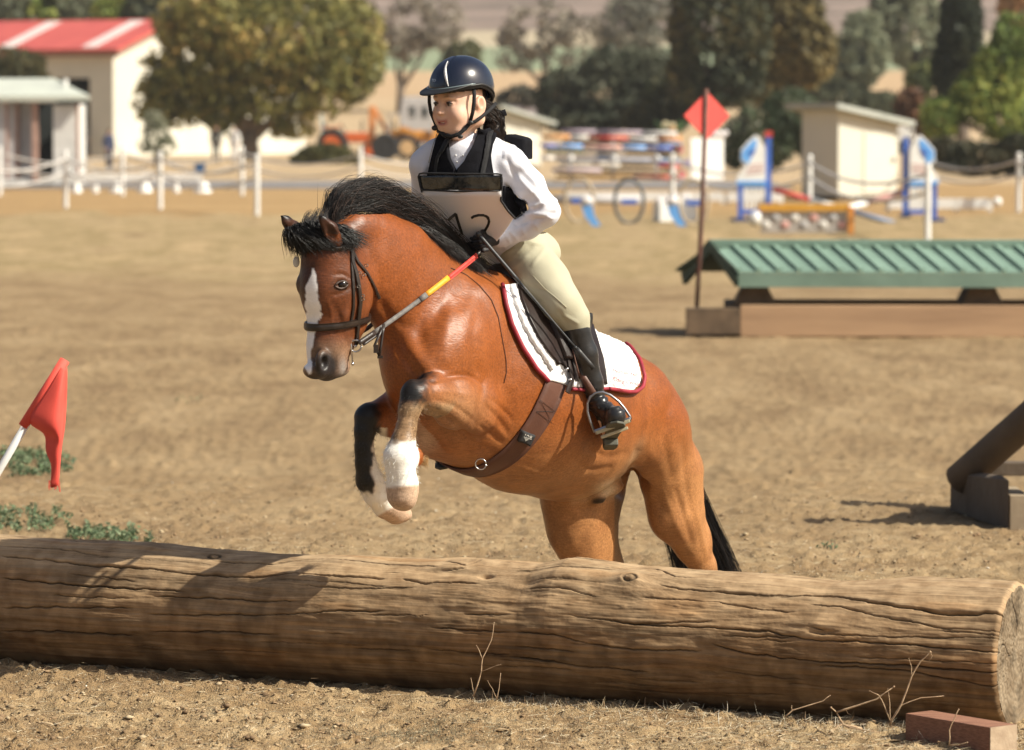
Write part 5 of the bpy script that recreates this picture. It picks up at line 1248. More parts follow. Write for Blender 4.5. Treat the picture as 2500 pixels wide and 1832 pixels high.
# ---------------- hair strands
hair_m, nt, b = node_mat('black_hair'); N = nt.nodes; L = nt.links
a_ = N.new('ShaderNodeAttribute'); a_.attribute_name = 'Col'; L.new(a_.outputs['Color'], b.inputs['Base Color']); setin(b, rough=.45, spec=.32)
def strands(name, paths, r0, parent, cols, taper=.15, nside=3):
    """paths: array (n, k, 3)"""
    P = np.asarray(paths); n, k, _ = P.shape
    T = np.gradient(P, axis=1); T /= np.linalg.norm(T, axis=2)[..., None] + 1e-9
    up = np.tile(np.array((.13, -.97, .2)), (n, k, 1)); A = np.cross(T, up); A /= np.linalg.norm(A, axis=2)[..., None] + 1e-9; Bn = np.cross(T, A)
    t = np.linspace(0, 1, k); rad = r0 * (1 - (1 - taper) * t ** 1.5); rad = rad[None, :, None] * (.7 + .6 * rng.random((n, 1, 1)))
    V = np.stack([P + (A * math.cos(q) + Bn * math.sin(q)) * rad for q in np.arange(nside) * 2 * math.pi / nside], 2)   # n,k,ns,3
    idx = np.arange(n * k * nside).reshape(n, k, nside); nx = np.roll(idx, -1, 2)
    Fq = np.stack([idx[:, :-1], nx[:, :-1], nx[:, 1:], idx[:, 1:]], -1).reshape(-1, 4)
    C = np.repeat(np.asarray(cols), k * nside, 0)
    o = mesh_obj(name, V.reshape(-1, 3), Fq, hair_m, parent, True, col=C); o['kind'] = 'stuff' if False else 'hair'; del o['kind']
    return o
def hair_cols(n, base=(.012, .011, .012), var=.5, tips=(.05, .035, .028), ft=.12):
    c = np.array(base) * (1 + var * rng.random((n, 1))); m_ = rng.random(n) < ft; c[m_] = np.array(tips) * (.6 + .5 * rng.random((m_.sum(), 1))); return c
# mane: crest polyline and the upper edge of the blown mane
cre = [(806, 545), (820, 536), (845, 522), (877, 514), (921, 513), (962, 541), (1013, 578), (1064, 613), (1100, 655), (1150, 680), (1200, 712)]
upp = [(790, 548), (797, 500), (815, 462), (850, 440), (915, 428), (975, 448), (1040, 488), (1095, 545), (1140, 600), (1180, 650), (1225, 700)]
def curve3(pts, lat=0.):
    P = np.array([S(x, y, lat) for x, y in pts]); s = np.linspace(0, 1, len(P)); return lambda t: np.stack([np.interp(t, s, P[:, i]) for i in range(3)], -1)
fc, fu = curve3(cre), curve3(upp)
n = 7500; k = 12
t0 = rng.random(n) ** .9 * .97; ln = .14 + .34 * rng.random(n); hmax = rng.random(n) ** .75
ttt = np.linspace(0, 1, k)
TT = np.clip(t0[:, None] + ln[:, None] * ttt[None] ** 1.15, 0, 1.0)
liftp = (1 - np.exp(-ttt * 4.5)) * (1 - .25 * ttt ** 2)
C_ = fc(TT); U_ = fu(TT)
over = np.maximum(0, t0[:, None] + ln[:, None] * ttt[None] ** 1.15 - 1.0)
P = C_ + (U_ - C_) * (hmax[:, None] * liftp[None])[..., None]
root = fc(t0); P = P + (root - P[:, 0])[:, None] * np.exp(-ttt * 5)[None, :, None]
latr = rng.normal(size=n) * .028 - .012; P = P + np.array(LT) * (latr[:, None] * (.35 + .8 * ttt[None]) )[..., None]
ph = rng.random(n) * 6.28; wv = (.005 + .016 * ttt)[None] * np.sin(ph[:, None] + ttt[None] * (5 + 3 * rng.random((n, 1)))); clump = noise2(t0 * 40, hmax * 6, 5)
P[..., 2] += wv + (.030 * clump[:, None] * ttt[None]); P = P + np.array(LT) * (.02 * noise2(t0 * 30, hmax * 5, 6)[:, None] * ttt[None])[..., None]
P[:, :, 2] -= (over * .5)
fly = rng.random(n) < .14; P[fly, :, 2] += (.045 * ttt ** 2)[None] * rng.random((fly.sum(), 1)); P[fly] += (rng.normal(size=(fly.sum(), 1, 3)) * .012) * (ttt ** 1.5)[None, :, None]
strands('mane', P, .0012, pony, hair_cols(n, base=(.008,.0075,.008), var=1.4, tips=(.075, .050, .042), ft=.22))
# long locks at the near side of the withers, flowing towards the saddle
n = 1500; t0 = .55 + .42 * rng.random(n); P = np.zeros((n, k, 3)); base_ = fc(t0)
dirv = np.array(S(1240, 740, .10) - S(1090, 650, .04)); dirv /= np.linalg.norm(dirv)
for j, t in enumerate(ttt):
    P[:, j] = base_ + dirv * (t * (.10 + .14 * rng.random(n) * 0 + .12 * hmax[:n]))[:, None] + np.array((0, 0, 1)) * (.045 * math.sin(t * 2.6) - .03 * t * t) + np.array(LT) * ((.045 * t) + .02 * rng.normal(size=n) * .3)[:, None]
P += (rng.normal(size=(n, 1, 3)) * .012) * ttt[None, :, None]
strands('mane', P, .0016, pony, hair_cols(n))
# forelock and hair between the ears, blown to the near side
n = 4200; P = np.zeros((n, k, 3)); u_ = rng.random(n)
r0 = np.array([SH(712 + 110 * q + 0, 560 - 16 * math.sin(q * 2.6) + rnd.uniform(-6, 12), -.045 + .10 * q) for q in u_])
tx = np.where(rng.random(n) < .45, 1, 0)
tip = np.array([SH(716 + 132 * q + rnd.uniform(-5, 18), 592 + 34 * rnd.random() - 4 * q, -.04 + .12 * q) if s_ == 0 else SH(800 + 85 * q + rnd.uniform(-20, 20), 600 - 22 * q * rnd.random() + 8 * (1 - q), .05 + .06 * q) for q, s_ in zip(u_, tx)])
bulge = np.array(-LH * 0 + FH * .035)
for j, t in enumerate(ttt): P[:, j] = r0 * (1 - t) + tip * t + (bulge + np.array((0, 0, .02))) * math.sin(math.pi * min(1, t * 1.1)) * (.5 + u_ * 0)[:, None]
P += np.array(LH) * (rng.normal(size=(n, 1)) * .016 * (.3 + ttt[None]))[..., None] + np.array((0, 0, 1)) * (rng.normal(size=(n, 1)) * .012 * ttt[None])[..., None] + np.array(FH) * (abs(rng.normal(size=(n, 1))) * .014)[..., None]
strands('forelock', P, .0017, pony, hair_cols(n, base=(.006,.0055,.006), var=.4, ft=.02))
# poll tuft standing up between the ears and loose curls
n = 240; P = np.zeros((n, k, 3)); q = rng.random(n)
r0 = np.array([SH(735 + 70 * a, 556 - 14 * a, 0) for a in q]); 
for j, t in enumerate(ttt):
    P[:, j] = r0 + np.array((0, 0, 1)) * (t * .05 * (.3 + hmax[:n]))[:, None] + np.array(-FH) * (.03 * t * t) + rng.normal(size=(n, 3)) * .0015
strands('forelock', P, .0013, pony, hair_cols(n))
# tail: hangs behind the near hock, mostly hidden
n = 1500; P = np.zeros((n, 14, 3)); tt = np.linspace(0, 1, 14)
ctl = [S(1572, 935, .0), S(1618, 990, -.01), S(1652, 1070, -.03), S(1676, 1150, -.04), S(1706, 1235, -.04), S(1738, 1310, -.03), S(1768, 1380, -.02), S(1790, 1450, 0), S(1800, 1540, 0)]
cp = np.array(ctl); sp = np.linspace(0, 1, len(cp)); base_ = np.stack([np.interp(tt, sp, cp[:, i]) for i in range(3)], -1)
for _ in range(2): base_[1:-1] = (base_[:-2] + base_[1:-1] * 2 + base_[2:]) / 4
spread = rng.normal(size=(n, 1, 3)) * np.array((.019, .022, .012)); P = base_[None] + spread * (.2 + 1.1 * tt ** 1.3)[None, :, None] + .008 * np.sin(rng.random((n, 1)) * 6 + tt[None] * 6)[..., None]
strands('tail', P, .0018, pony, hair_cols(n, ft=.15))
n = 900; ctl = [S(1600, 1200, -.1), S(1640, 1290, -.10), S(1668, 1350, -.09), S(1690, 1410, -.08), S(1700, 1500, -.07)]; cp = np.array(ctl); sp = np.linspace(0, 1, len(cp)); base_ = np.stack([np.interp(tt, sp, cp[:, i]) for i in range(3)], -1)
P = base_[None] + rng.normal(size=(n, 1, 3)) * np.array((.028, .03, .02)) * (.3 + 1.0 * tt)[None, :, None]
strands('tail', P, .0016, pony, hair_cols(n))
# coat fringe: short hairs on legs, belly edge, fetlock feathers
sel = np.where(((PX > 925) & (PX < 1050) & (PY > 965) & (PY < 1180) & (lat_b > .05)) | (legf & (PY > 1040) & (PY < 1240)))[0]
n = min(1100, len(sel)); s_ = rng.choice(sel, n, False); Vn = pn_[s_]; dn_ = Vn * .55 + np.array((0.05, 0, -.85)); dn_ /= np.linalg.norm(dn_, axis=1)[:, None]
tt = np.linspace(0, 1, 4); L_ = (.004 + .007 * rng.random(n))[:, None, None]
P = PV[s_][:, None] + Vn[:, None] * (.002 + .004 * tt[None, :, None]) + dn_[:, None] * L_ * tt[None, :, None]
strands('leg_hair', P, .0010, pony, np.clip(coat[s_] * (.85 + .3 * rng.random((n, 1))), 0, .9))
n = 160; P = np.zeros((n, 6, 3)); tt = np.linspace(0, 1, 6); r0 = S(1012, 1125, NL - .005)
for j, t in enumerate(tt): P[:, j] = np.array(r0) + np.array((.048, .02, -.004)) * t + rng.normal(size=(n, 3)) * np.array((.002, .008, .008)) * (.4 + t)
P[:, 0] = np.array(r0) + rng.normal(size=(n, 3)) * .008
strands('fetlock_feather', P, .0012, pony, np.tile(np.array((.55, .34, .15)), (n, 1)) * (.7 + .5 * rng.random((n, 1))))
# ================================================================== TACK
def poly_at(poly, t):
    P = np.array(poly, float); d = np.r_[0, np.cumsum(np.hypot(*np.diff(P, axis=0).T))]; d /= d[-1]
    return np.stack([np.interp(t, d, P[:, 0]), np.interp(t, d, P[:, 1])], -1)
def drape(name, left, right, nu, nv, off, th, m, parent, bvh=None, smooth_it=6, fn=None, edge=True):
    """cloth/leather patch lying on the body between two outlines; real thickness"""
    bvh = bvh or PB; tv = np.linspace(0, 1, nv); A = poly_at(left, tv); B = poly_at(right, tv)
    T = np.full((nv, nu), np.nan)
    px = A[:, None, 0] + (B - A)[:, None, 0] * np.linspace(0, 1, nu)[None]; py = A[:, None, 1] + (B - A)[:, None, 1] * np.linspace(0, 1, nu)[None]
    for i in range(nv):
        for j in range(nu):
            h, n = hit(px[i, j], py[i, j], bvh)
            if h is not None: T[i, j] = h.y
    med = np.nanmedian(T)
    ok = ~np.isnan(T) & (np.abs(T - med) < .55)
    for _ in range(400):                       # fill rays that miss from their neighbours
        if ok.all(): break
        P = np.pad(np.where(ok, T, 0), 1); K_ = np.pad(ok.astype(float), 1)
        s_ = P[:-2, 1:-1] + P[2:, 1:-1] + P[1:-1, :-2] + P[1:-1, 2:]; c_ = K_[:-2, 1:-1] + K_[2:, 1:-1] + K_[1:-1, :-2] + K_[1:-1, 2:]
        new = (~ok) & (c_ > 0); T[new] = s_[new] / c_[new]; ok = ok | new
    T0 = T.copy()
    for _ in range(smooth_it):
        P = np.pad(T, 1, mode='edge'); T = np.minimum(T0, (P[:-2, 1:-1] + P[2:, 1:-1] + P[1:-1, :-2] + P[1:-1, 2:]) / 4) if True else T
    V = np.array([[at(px[i, j], py[i, j], T[i, j]) for j in range(nu)] for i in range(nv)])
    du = np.gradient(V, axis=1); dv = np.gradient(V, axis=0); n = np.cross(du, dv); n /= np.linalg.norm(n, axis=2)[..., None] + 1e-9
    if (n @ np.array((0, -1, 0))).mean() < 0: n = -n
    o = off
    extra = fn(px, py) if fn is not None else 0
    Vo = V + n * (np.asarray(o + th + extra))[..., None] if np.ndim(extra) else V + n * (o + th)
    Vi = V + n * (o * .2)
    idx = np.arange(nu * nv).reshape(nv, nu); f1 = np.stack([idx[:-1, :-1], idx[:-1, 1:], idx[1:, 1:], idx[1:, :-1]], -1).reshape(-1, 4)
    m_ = nu * nv; faces = [f1, f1[:, ::-1] + m_]
    ring = np.concatenate([idx[0, :], idx[1:, -1], idx[-1, -2::-1], idx[-2:0:-1, 0]]); nx = np.roll(ring, -1)
    faces.append(np.stack([nx, ring, ring + m_, nx + m_], -1))
    ob = mesh_obj(name, np.concatenate([Vo.reshape(-1, 3), Vi.reshape(-1, 3)]), np.concatenate(faces), m, parent, True)
    return ob
def on_surf(px, py, off=.004, bvh=None):
    h, n = hit(px, py, bvh)
    return (h + n * off) if h is not None else None
def strap(name, pts, w, th, m, parent, off=.003, bvh=None, n=24, dirs=None):
    """leather strap following the surface along pixel polyline; w = width in metres"""
    Pp = poly_at(pts, np.linspace(0, 1, n)); C_ = []
    for x, y in Pp:
        h, nn = hit(x, y, bvh)
        if h is not None and (not C_ or abs(h.y - C_[-1][0].y) < .12): C_.append((h, nn))
    V = []; prev = None
    for i, (h, nn) in enumerate(C_):
        t = (C_[min(i + 1, len(C_) - 1)][0] - C_[max(i - 1, 0)][0]).normalized(); s_ = t.cross(nn).normalized()
        for a, b_ in ((-1, 0), (1, 0), (1, 1), (0, 1.25), (-1, 1)): V.append(h + s_ * (a * w / 2) + nn * (off + b_ * th))
    Fs = []; k = len(C_)
    for i in range(k - 1):
        for j in range(5): Fs.append((i * 5 + j, i * 5 + (j + 1) % 5, (i + 1) * 5 + (j + 1) % 5, (i + 1) * 5 + j))
    Fs.append((4, 3, 2, 1, 0)); Fs.append(tuple((k - 1) * 5 + j for j in range(5)))
    ob = mesh_obj(name, np.array([tuple(v) for v in V]), Fs, m, parent, False); 
    md = ob.modifiers.new('b', 'BEVEL'); md.width = th * .3; md.segments = 1; md.limit_method = 'ANGLE'
    return ob
leather = mat('dark_leather', (.028, .018, .014), (.016, .011, .009), 30, .38, .0006, 150, spec=.5)
brown_l = mat('brown_leather', (.115, .048, .030), (.080, .032, .020), 12, .5, .0008, 120, spec=.4)
saddle_l = mat('saddle_leather', (.018, .008, .006), (.010, .005, .004), 12, .42, .0006, 120, spec=.35)
steel = mat('steel', (.62, .62, .64), (.5, .5, .52), 20, .25, metal=1.0)
dsteel = mat('dull_metal', (.16, .14, .12), None, 20, .4, metal=.8)
fleece = mat('white_fleece', (.70, .69, .68), (.58, .58, .58), 60, .9, .004, 90)
quilt = mat('white_quilt', (.70, .69, .69), (.64, .63, .63), 10, .85, .0012, 140)
maroon = mat('maroon_binding', (.30, .018, .035), (.22, .012, .025), 30, .6)
# ---- saddle pad
SPo = Vector((Q0.x + .25, Q0.y + .2, 0))
pad = empty('saddle_pad', S(1350, 800, 0), 'white saddle pad with maroon edging lying under the saddle', 'saddle pad'); pad['_abs'] = list(pad.location)
PadF = [(1222, 700), (1230, 745), (1245, 795), (1272, 850), (1305, 900), (1334, 931)]
def bill(px, py): return .0022 * np.sin(px * .33 + py * .33) * np.sin(px * .33 - py * .33)
drape('front_panel', [(x + 3, y) for x, y in PadF], [(1300, 690), (1330, 760), (1372, 840), (1400, 890), (1402, 936), (1402, 948)], 30, 44, .006, .010, quilt, pad, fn=bill)
drape('middle_panel', [(1300, 760), (1345, 850), (1396, 900), (1400, 946)], [(1430, 770), (1470, 850), (1484, 900), (1486, 950)], 24, 34, .006, .008, quilt, pad, fn=bill)
rear_o = [(1446, 817), (1478, 822), (1505, 836), (1532, 856), (1551, 884), (1561, 925), (1556, 944), (1541, 956)]
drape('rear_panel', [(1446, 820), (1447, 832), (1452, 848), (1460, 875), (1470, 905), (1477, 925), (1478, 938), (1477, 948)], rear_o, 40, 44, .006, .010, quilt, pad, fn=bill)
def edge_tube(name, pts, r, m, parent, off=.012, n=30, bvh=None):
    P = []
    for x, y in poly_at(pts, np.linspace(0, 1, n)):
        q = on_surf(x, y, off, bvh)
        if q is None: continue
        if P and (q - P[-1]).length > .07: P = []
        P.append(q)
    mb = MB(); mb.tube(P, r, 8); return mb.build(name, m, parent, True)
edge_tube('edging', PadF, .0085, maroon, pad); edge_tube('edging', [(1462, 821), (1478, 823), (1505, 836), (1533, 856), (1554, 884), (1565, 925), (1560, 947), (1543, 960), (1520, 958), (1478, 951)], .0078, maroon, pad, off=.019, n=60)
edge_tube('edging', [(1392, 951), (1420, 953), (1478, 950)], .0065, maroon, pad)
# fleece roll along the front of the saddle
P = [on_surf(x, y, .022) for x, y in poly_at([(1238, 706), (1250, 748), (1270, 795), (1296, 840), (1322, 875), (1338, 905)], np.linspace(0, 1, 26))]
mb = MB(); mb.tube(P, [.006] + [.010 + .003 * math.sin(i * 1.9) for i in range(24)] + [.006], 9); mb.build('fleece_roll', fleece, pad, True)
# embroidered writing on the rear corner
red_t = mat('red_thread', (.50, .03, .05), None, 30, .7)
def text_on(parent, txt, px, py, size, m, name, rot=0., off=.02, ext=.0006, bvh=None, shear=0, Nf=None):
    cu = bpy.data.curves.new(name, 'FONT'); cu.body = txt; cu.size = size; cu.extrude = ext; cu.shear = shear; cu.align_x = 'LEFT'
    ob = bpy.data.objects.new(name, cu); COL.objects.link(ob); dg = bpy.context.evaluated_depsgraph_get(); dg.update()
    me = bpy.data.meshes.new_from_object(ob.evaluated_get(dg)); bpy.data.objects.remove(ob)
    h, n = hit(px, py, bvh); n = Nf or n
    ux = Vector((1, 0, 0)); ux = (ux - n * ux.dot(n)).normalized(); uy = n.cross(ux).normalized(); c, s_ = math.cos(rot), math.sin(rot); a = ux * c + uy * s_; b_ = uy * c - ux * s_
    base = Vector(parent['_abs'])
    for v in me.vertices: 
        q = h + a * v.co.x + b_ * v.co.y; 
        v.co = q + n * (off + v.co.z) - base
    me.materials.clear(); me.materials.append(m); o = bpy.data.objects.new(name, me); COL.objects.link(o); o.parent = parent; return o
# ---- saddle
sad = empty('saddle', S(1360, 760, 0), 'dark brown leather jumping saddle with girth and steel stirrups', 'saddle'); sad['_abs'] = list(sad.location)
drape('flap', [(1256, 695), (1262, 735), (1280, 780), (1305, 828), (1335, 870), (1358, 893)], [(1330, 690), (1345, 740), (1368, 800), (1384, 860), (1396, 915), (1398, 926)], 26, 40, .018, .009, saddle_l, sad)
drape('rear_flap', [(1340, 770), (1375, 850), (1400, 925)], [(1440, 800), (1466, 880), (1476, 940)], 20, 30, .016, .006, saddle_l, sad)
def knee_roll(px, py): return .014 * np.exp(-((px - (1300 + (py - 700) * .42)) / 14) ** 2)
drape('knee_block', [(1282, 694), (1318, 770), (1366, 880)], [(1322, 694), (1362, 775), (1384, 885)], 18, 36, .026, .006, saddle_l, sad, fn=knee_roll)
edge_tube('welt', [(1300, 696), (1338, 740), (1362, 795), (1372, 850), (1385, 900), (1392, 924)], .003, brown_l, sad, off=.05)
# seat, pommel, cantle
G = Sdf(grid1((-.15, .75, .008)), grid1((15.4, 16.9, .008)), grid1((1.0, 1.75, .008)))
# ---- seat built on the body's back line
bk_pts = [(1235, 694), (1280, 722), (1325, 755), (1375, 785)]
G.path([S(a, b) for a, b in bk_pts], [.055, .06, .065, .06], .05, lt, [.08, .12, .15, .14]); G.ell(S(1222, 672), (.05, .07, .045), (FW, LT, (0, 0, 1)), .03); G.path([S(1388, 790, -.10), S(1394, 778, 0), S(1388, 790, .10)], [.022, .028, .022], .04)
V, Fc = G.mesh(1); mesh_obj('seat', V, Fc, saddle_l, sad)
# girth: ring round the barrel through the strap line
pT = hit(1352, 935)[0]; pT0 = pT - LT * ((pT - Q0).dot(LT)); pB = S(1148, 1136, 0); dn_v = (pB - pT0); gl = dn_v.length; dn_v.normalize()
gc = pT0 + dn_v * (gl * .42); gn = LT.cross(dn_v).normalized()
def ring_pts(c, a, b_, angs, off, bvh=None):
    out = []
    for t in angs:
        d = a * math.cos(t) + b_ * math.sin(t); r = (bvh or PB).ray_cast(c, d); out.append((r[0] + d * off, d) if r[0] is not None else (None, d))
    rad = [((p - c).length if p is not None else None) for p, _ in out]
    return out
def band(name, c, a, b_, nrm, angs, width, off, th, m, parent, nw=5, bow=None):
    V = []; R = []
    for k in range(nw):
        cc = c + nrm * ((k / (nw - 1) - .5) * width); row = []
        for t in angs:
            d = a * math.cos(t) + b_ * math.sin(t); r = PB.ray_cast(cc, d); row.append((r[0] - cc).length if r[0] is not None else None)
        good = [x for x in row if x]; row = np.array([x if x else np.mean(good) for x in row])
        for _ in range(3): row[1:-1] = np.maximum(row[1:-1], (row[:-2] + row[2:]) / 2)
        R.append(row)
    R = np.array(R); R = np.minimum(R, R.min(0)[None] + .02); outer = []
    for th_ in (off, off + th):
        for k in range(nw):
            cc = c + nrm * ((k / (nw - 1) - .5) * width); edge = th * .35 if (th_ > off and k in (0, nw - 1)) else 0
            for i, t in enumerate(angs): outer.append(cc + (a * math.cos(t) + b_ * math.sin(t)) * (R[k, i] + th_ - edge))
    na = len(angs); idx = np.arange(2 * nw * na).reshape(2, nw, na); Fs = []
    for s_ in (0, 1):
        f = np.stack([idx[s_, :-1, :-1], idx[s_, :-1, 1:], idx[s_, 1:, 1:], idx[s_, 1:, :-1]], -1).reshape(-1, 4); Fs.append(f if s_ else f[:, ::-1])
    for k in (0, nw - 1): Fs.append(np.stack([idx[0, k, :-1], idx[0, k, 1:], idx[1, k, 1:], idx[1, k, :-1]], -1).reshape(-1, 4))
    for i in (0, na - 1): Fs.append(np.stack([idx[0, :-1, i], idx[0, 1:, i], idx[1, 1:, i], idx[1, :-1, i]], -1).reshape(-1, 4))
    return mesh_obj(name, np.array([tuple(v) for v in outer]), np.concatenate(Fs), m, parent, True)
angs = np.linspace(math.radians(-38), math.radians(215), 90)
band('girth', gc, LT, dn_v, gn, angs, .098, .004, .010, brown_l, sad)
gb = S(1170, 1134, .10)
h_, n_ = hit(1172, 1120)
if h_: mb = MB(); q = h_ + n_ * .02 + Vector((0, -.005, -.005)); mb.tube([q + LT * (math.cos(t) * .0) + Vector((math.cos(t) * .020, -.002, math.sin(t) * .020)) for t in np.linspace(0, 6.283, 17)], .0028, 7); mb.build('girth_ring', steel, sad, True)
# black label on the girth with pale print
badge = drape('label_patch', [(1268, 1046), (1258, 1070)], [(1303, 1060), (1290, 1086)], 6, 6, .024, .003, blackm, sad)
lab_m = mat('silver_print', (.62, .62, .58), None, 10, .5)
h_, n_ = hit(1278, 1065)
if h_:
    n_ = (n_ + Vector((0, -.6, 0))).normalized()
    ux = Vector((1, 0, 0)); ux = (ux - n_ * ux.dot(n_)).normalized(); uy = n_.cross(ux); c_, s_ = math.cos(-.45), math.sin(-.45); ga = ux * c_ + uy * s_; gb_ = uy * c_ - ux * s_; o_ = h_ + n_ * .032
    mb = MB()
    def gl_(poly): mb.prism(poly, ga, gb_, n_, .001, o_)
    gl_([(-.020, .004), (.020, .004), (.020, .006), (-.020, .006)]); 
    for k in range(3):
        for j in range(5 - 2 * k): x = (j - (4 - 2 * k) / 2) * .0036; y = .000 - k * .0036; gl_([(x - .0012, y - .0012), (x + .0012, y - .0012), (x + .0012, y + .0012), (x - .0012, y + .0012)])
    gl_([(-.017, .008), (-.0145, .008), (-.0145, .018), (-.017, .018)]); gl_([(-.0145, .0125), (-.010, .0125), (-.010, .018), (-.0145, .018), (-.0145, .016), (-.012, .016), (-.012, .0145), (-.0145, .0145)])
    gl_([(-.006, .008), (-.003, .013), (.002, .013), (.005, .009), (.007, .009), (.004, .016), (-.001, .018), (-.004, .015)])
    gl_([(.018, .016), (.011, .018), (.008, .013), (.011, .008), (.018, .009), (.018, .013), (.014, .013), (.014, .011), (.012, .011), (.011, .013), (.012, .015), (.018, .014)])
    mb.build('label_print', lab_m, sad)
# cross stitching on the girth
for (x0, y0), (x1, y1) in (((1312, 975), (1350, 1003)), ((1303, 1003), (1343, 1032)), ((1312, 975), (1343, 1032)), ((1303, 1003), (1350, 1003))):
    q = [on_surf(x0 + (x1 - x0) * t, y0 + (y1 - y0) * t, .0155) for t in np.linspace(0, 1, 6)]
    mb = MB(); mb.tube([p for p in q if p], .0008, 4); mb.build('stitching', saddle_l, sad, True)
# girth buckles and billet straps
strap('billet', [(1372, 870), (1384, 925), (1372, 960)], .022, .004, saddle_l, sad, .030); strap('billet', [(1385, 880), (1392, 935)], .02, .004, saddle_l, sad, .034)
for x, y in ((1369, 905), (1377, 930)):
    q = on_surf(x, y, .036); mb = MB()
    if q: mb.ball(q, .006, 8, 6); mb.build('buckle', steel, sad, True)
# ================================================================== BRIDLE
bri = empty('bridle', SH(830, 720, 0), 'dark leather bridle with padded noseband, steel bit and coloured reins on the pony', 'bridle'); bri['_abs'] = list(bri.location)
# noseband: ring round the nose
nb0 = SH(800, 792, 0); up_h = Vector((0, 0, 1)); axn = (Vector((0, 0, 1)) + FH * .10).normalized(); fa = (FH - axn * FH.dot(axn)).normalized()
angs = np.linspace(-math.pi, math.pi, 60)
band('noseband', nb0, fa, LH, axn, angs, .026, .003, .009, leather, bri)
strap('cheekpiece', [(857, 607), (859, 640), (868, 668), (874, 700), (878, 735), (872, 790), (868, 840)], .017, .005, leather, bri, .004)
strap('noseband_strap', [(857, 607), (858, 650), (862, 700), (862, 750), (856, 792)], .012, .004, leather, bri, .002)
strap('throatlash', [(857, 608), (872, 640), (895, 668), (912, 700), (925, 728)], .012, .004, leather, bri, .003)
strap('browband', [(735, 604), (775, 606), (820, 606), (857, 604)], .018, .005, leather, bri, .003)
strap('headpiece', [(857, 607), (852, 588), (846, 568), (840, 552)], .024, .005, leather, bri, .003)
for x, y in ((872, 668), (883, 672), (888, 650), (880, 730), (880, 722), (870, 700)):
    q = on_surf(x, y, .011)
    if q: mb = MB(); mb.tube([q + Vector((math.cos(t) * .0065, -.001, math.sin(t) * .005)) for t in np.linspace(0, 6.283, 9)], .0016, 6); mb.build('buckle', dsteel, bri, True)
mb = MB(); q = SH(723, 640, -.075); mb.ball(q, (.012, .006, .020), 12, 8); mb.build('brow_disc', white_w, bri, True)
# bit: full cheek with loose ring
bq = (on_surf(864, 840, .014) or SH(866, 842, .07)); bq0 = Vector(bq)
a_ = at(848, 800, bq.y - .012); b2 = at(861, 889, bq.y - .012)
mb = MB(); mb.tube([a_, a_ * .5 + b2 * .5 + Vector((.004, 0, 0)), b2], [.0032, .0042, .0026], 8); mb.ball(b2, .0062, 10, 7); mb.ball(a_, .005, 10, 7); mb.build('bit_cheek', steel, bri, True)
rc = at(868, 845, bq.y - .012)
mb = MB(); mb.tube([rc + Vector((math.cos(t) * .021, 0, math.sin(t) * .021)) for t in np.linspace(0, 6.283, 25)], .0034, 8); mb.build('bit_ring', steel, bri, True)
mb = MB(); mb.tube([rc, SH(858, 850, 0), SH(850, 850, -.07)], .006, 8); mb.build('mouthpiece', steel, bri, True)
# reins
hand_n = S(1186, 604, .085)
ra = at(876, 838, bq.y - .02); 
red_r = mat('red_rein_rubber', (.62, .055, .04), (.52, .04, .03), 60, .6, .0006, 200); yel_r = mat('yellow_rein_rubber', (.72, .36, .02), (.64, .30, .015), 60, .6, .0006, 200); gry_r = mat('grey_rein_web', (.16, .15, .14), (.11, .10, .095), 60, .7, .0006, 200)
def ribbon(name, pts, w, th, m, parent, side=None):
    pts = [Vector(p) for p in pts]; mb = MB()
    for p, q in zip(pts[:-1], pts[1:]): pass
    vs = []; k = len(pts)
    for i, p in enumerate(pts):
        t = (pts[min(i + 1, k - 1)] - pts[max(i - 1, 0)]).normalized(); vd = Vector((0, 1, 0)); s_ = t.cross(vd).normalized(); n = s_.cross(t).normalized()
        for a, b_ in ((-1, -.6), (0, -1), (1, -.6), (1, .6), (0, 1), (-1, .6)): vs.append(p + s_ * (a * w / 2) + n * (b_ * th / 2))
    fs = [(i * 6 + j, i * 6 + (j + 1) % 6, (i + 1) * 6 + (j + 1) % 6, (i + 1) * 6 + j) for i in range(k - 1) for j in range(6)] + [(5, 4, 3, 2, 1, 0), tuple((k - 1) * 6 + j for j in range(6))]
    mb.add(vs, fs); return mb.build(name, m, parent, True)
def rein_line(t):  # slight sag, stays off the neck
    p = ra + (hand_n - ra) * t; off = Vector((0, 0, -.010 * 4 * t * (1 - t))); return p + off
# make sure the rein clears the neck
def clear(p, mn=.012):
    h, n = hit(*[float(v) for v in proj(np.array(p))])
    if h is not None and p.y > h.y - mn: d = (p - CAM); return CAM + d * ((h.y - mn - CAM.y) / d.y)
    return p
rp = [clear(rein_line(t)) for t in np.linspace(0, 1, 41)]
ys = np.array([p.y for p in rp])
for _ in range(30): ys[1:-1] = np.minimum(ys[1:-1], (ys[:-2] + ys[2:]) / 2)
rp = [CAM + (p - CAM) * ((y - CAM.y) / (p.y - CAM.y)) for p, y in zip(rp, ys)]
def seg_t(a, b_): return rp[int(round(a * 40)):int(round(b_ * 40)) + 1]
ribbon('rein_leather', seg_t(0, .13), .018, .006, leather, bri); ribbon('rein_leather', [p + Vector((.004, .002, -.014)) for p in seg_t(.02, .14)], .010, .005, leather, bri)
ribbon('rein_web', seg_t(.125, .50), .0165, .005, gry_r, bri); ribbon('rein_keeper', [p + Vector((0, -.002, 0)) for p in seg_t(.475, .52)], .021, .009, gry_r, bri)
ribbon('rein_yellow', [p + Vector((0, -.001, 0)) for p in seg_t(.525, .70)], .020, .008, yel_r, bri); ribbon('rein_red', seg_t(.70, .93), .0135, .007, red_r, bri); ribbon('rein_red', [p + Vector((.002, .004, -.010)) for p in seg_t(.70, .93)], .006, .006, red_r, bri)
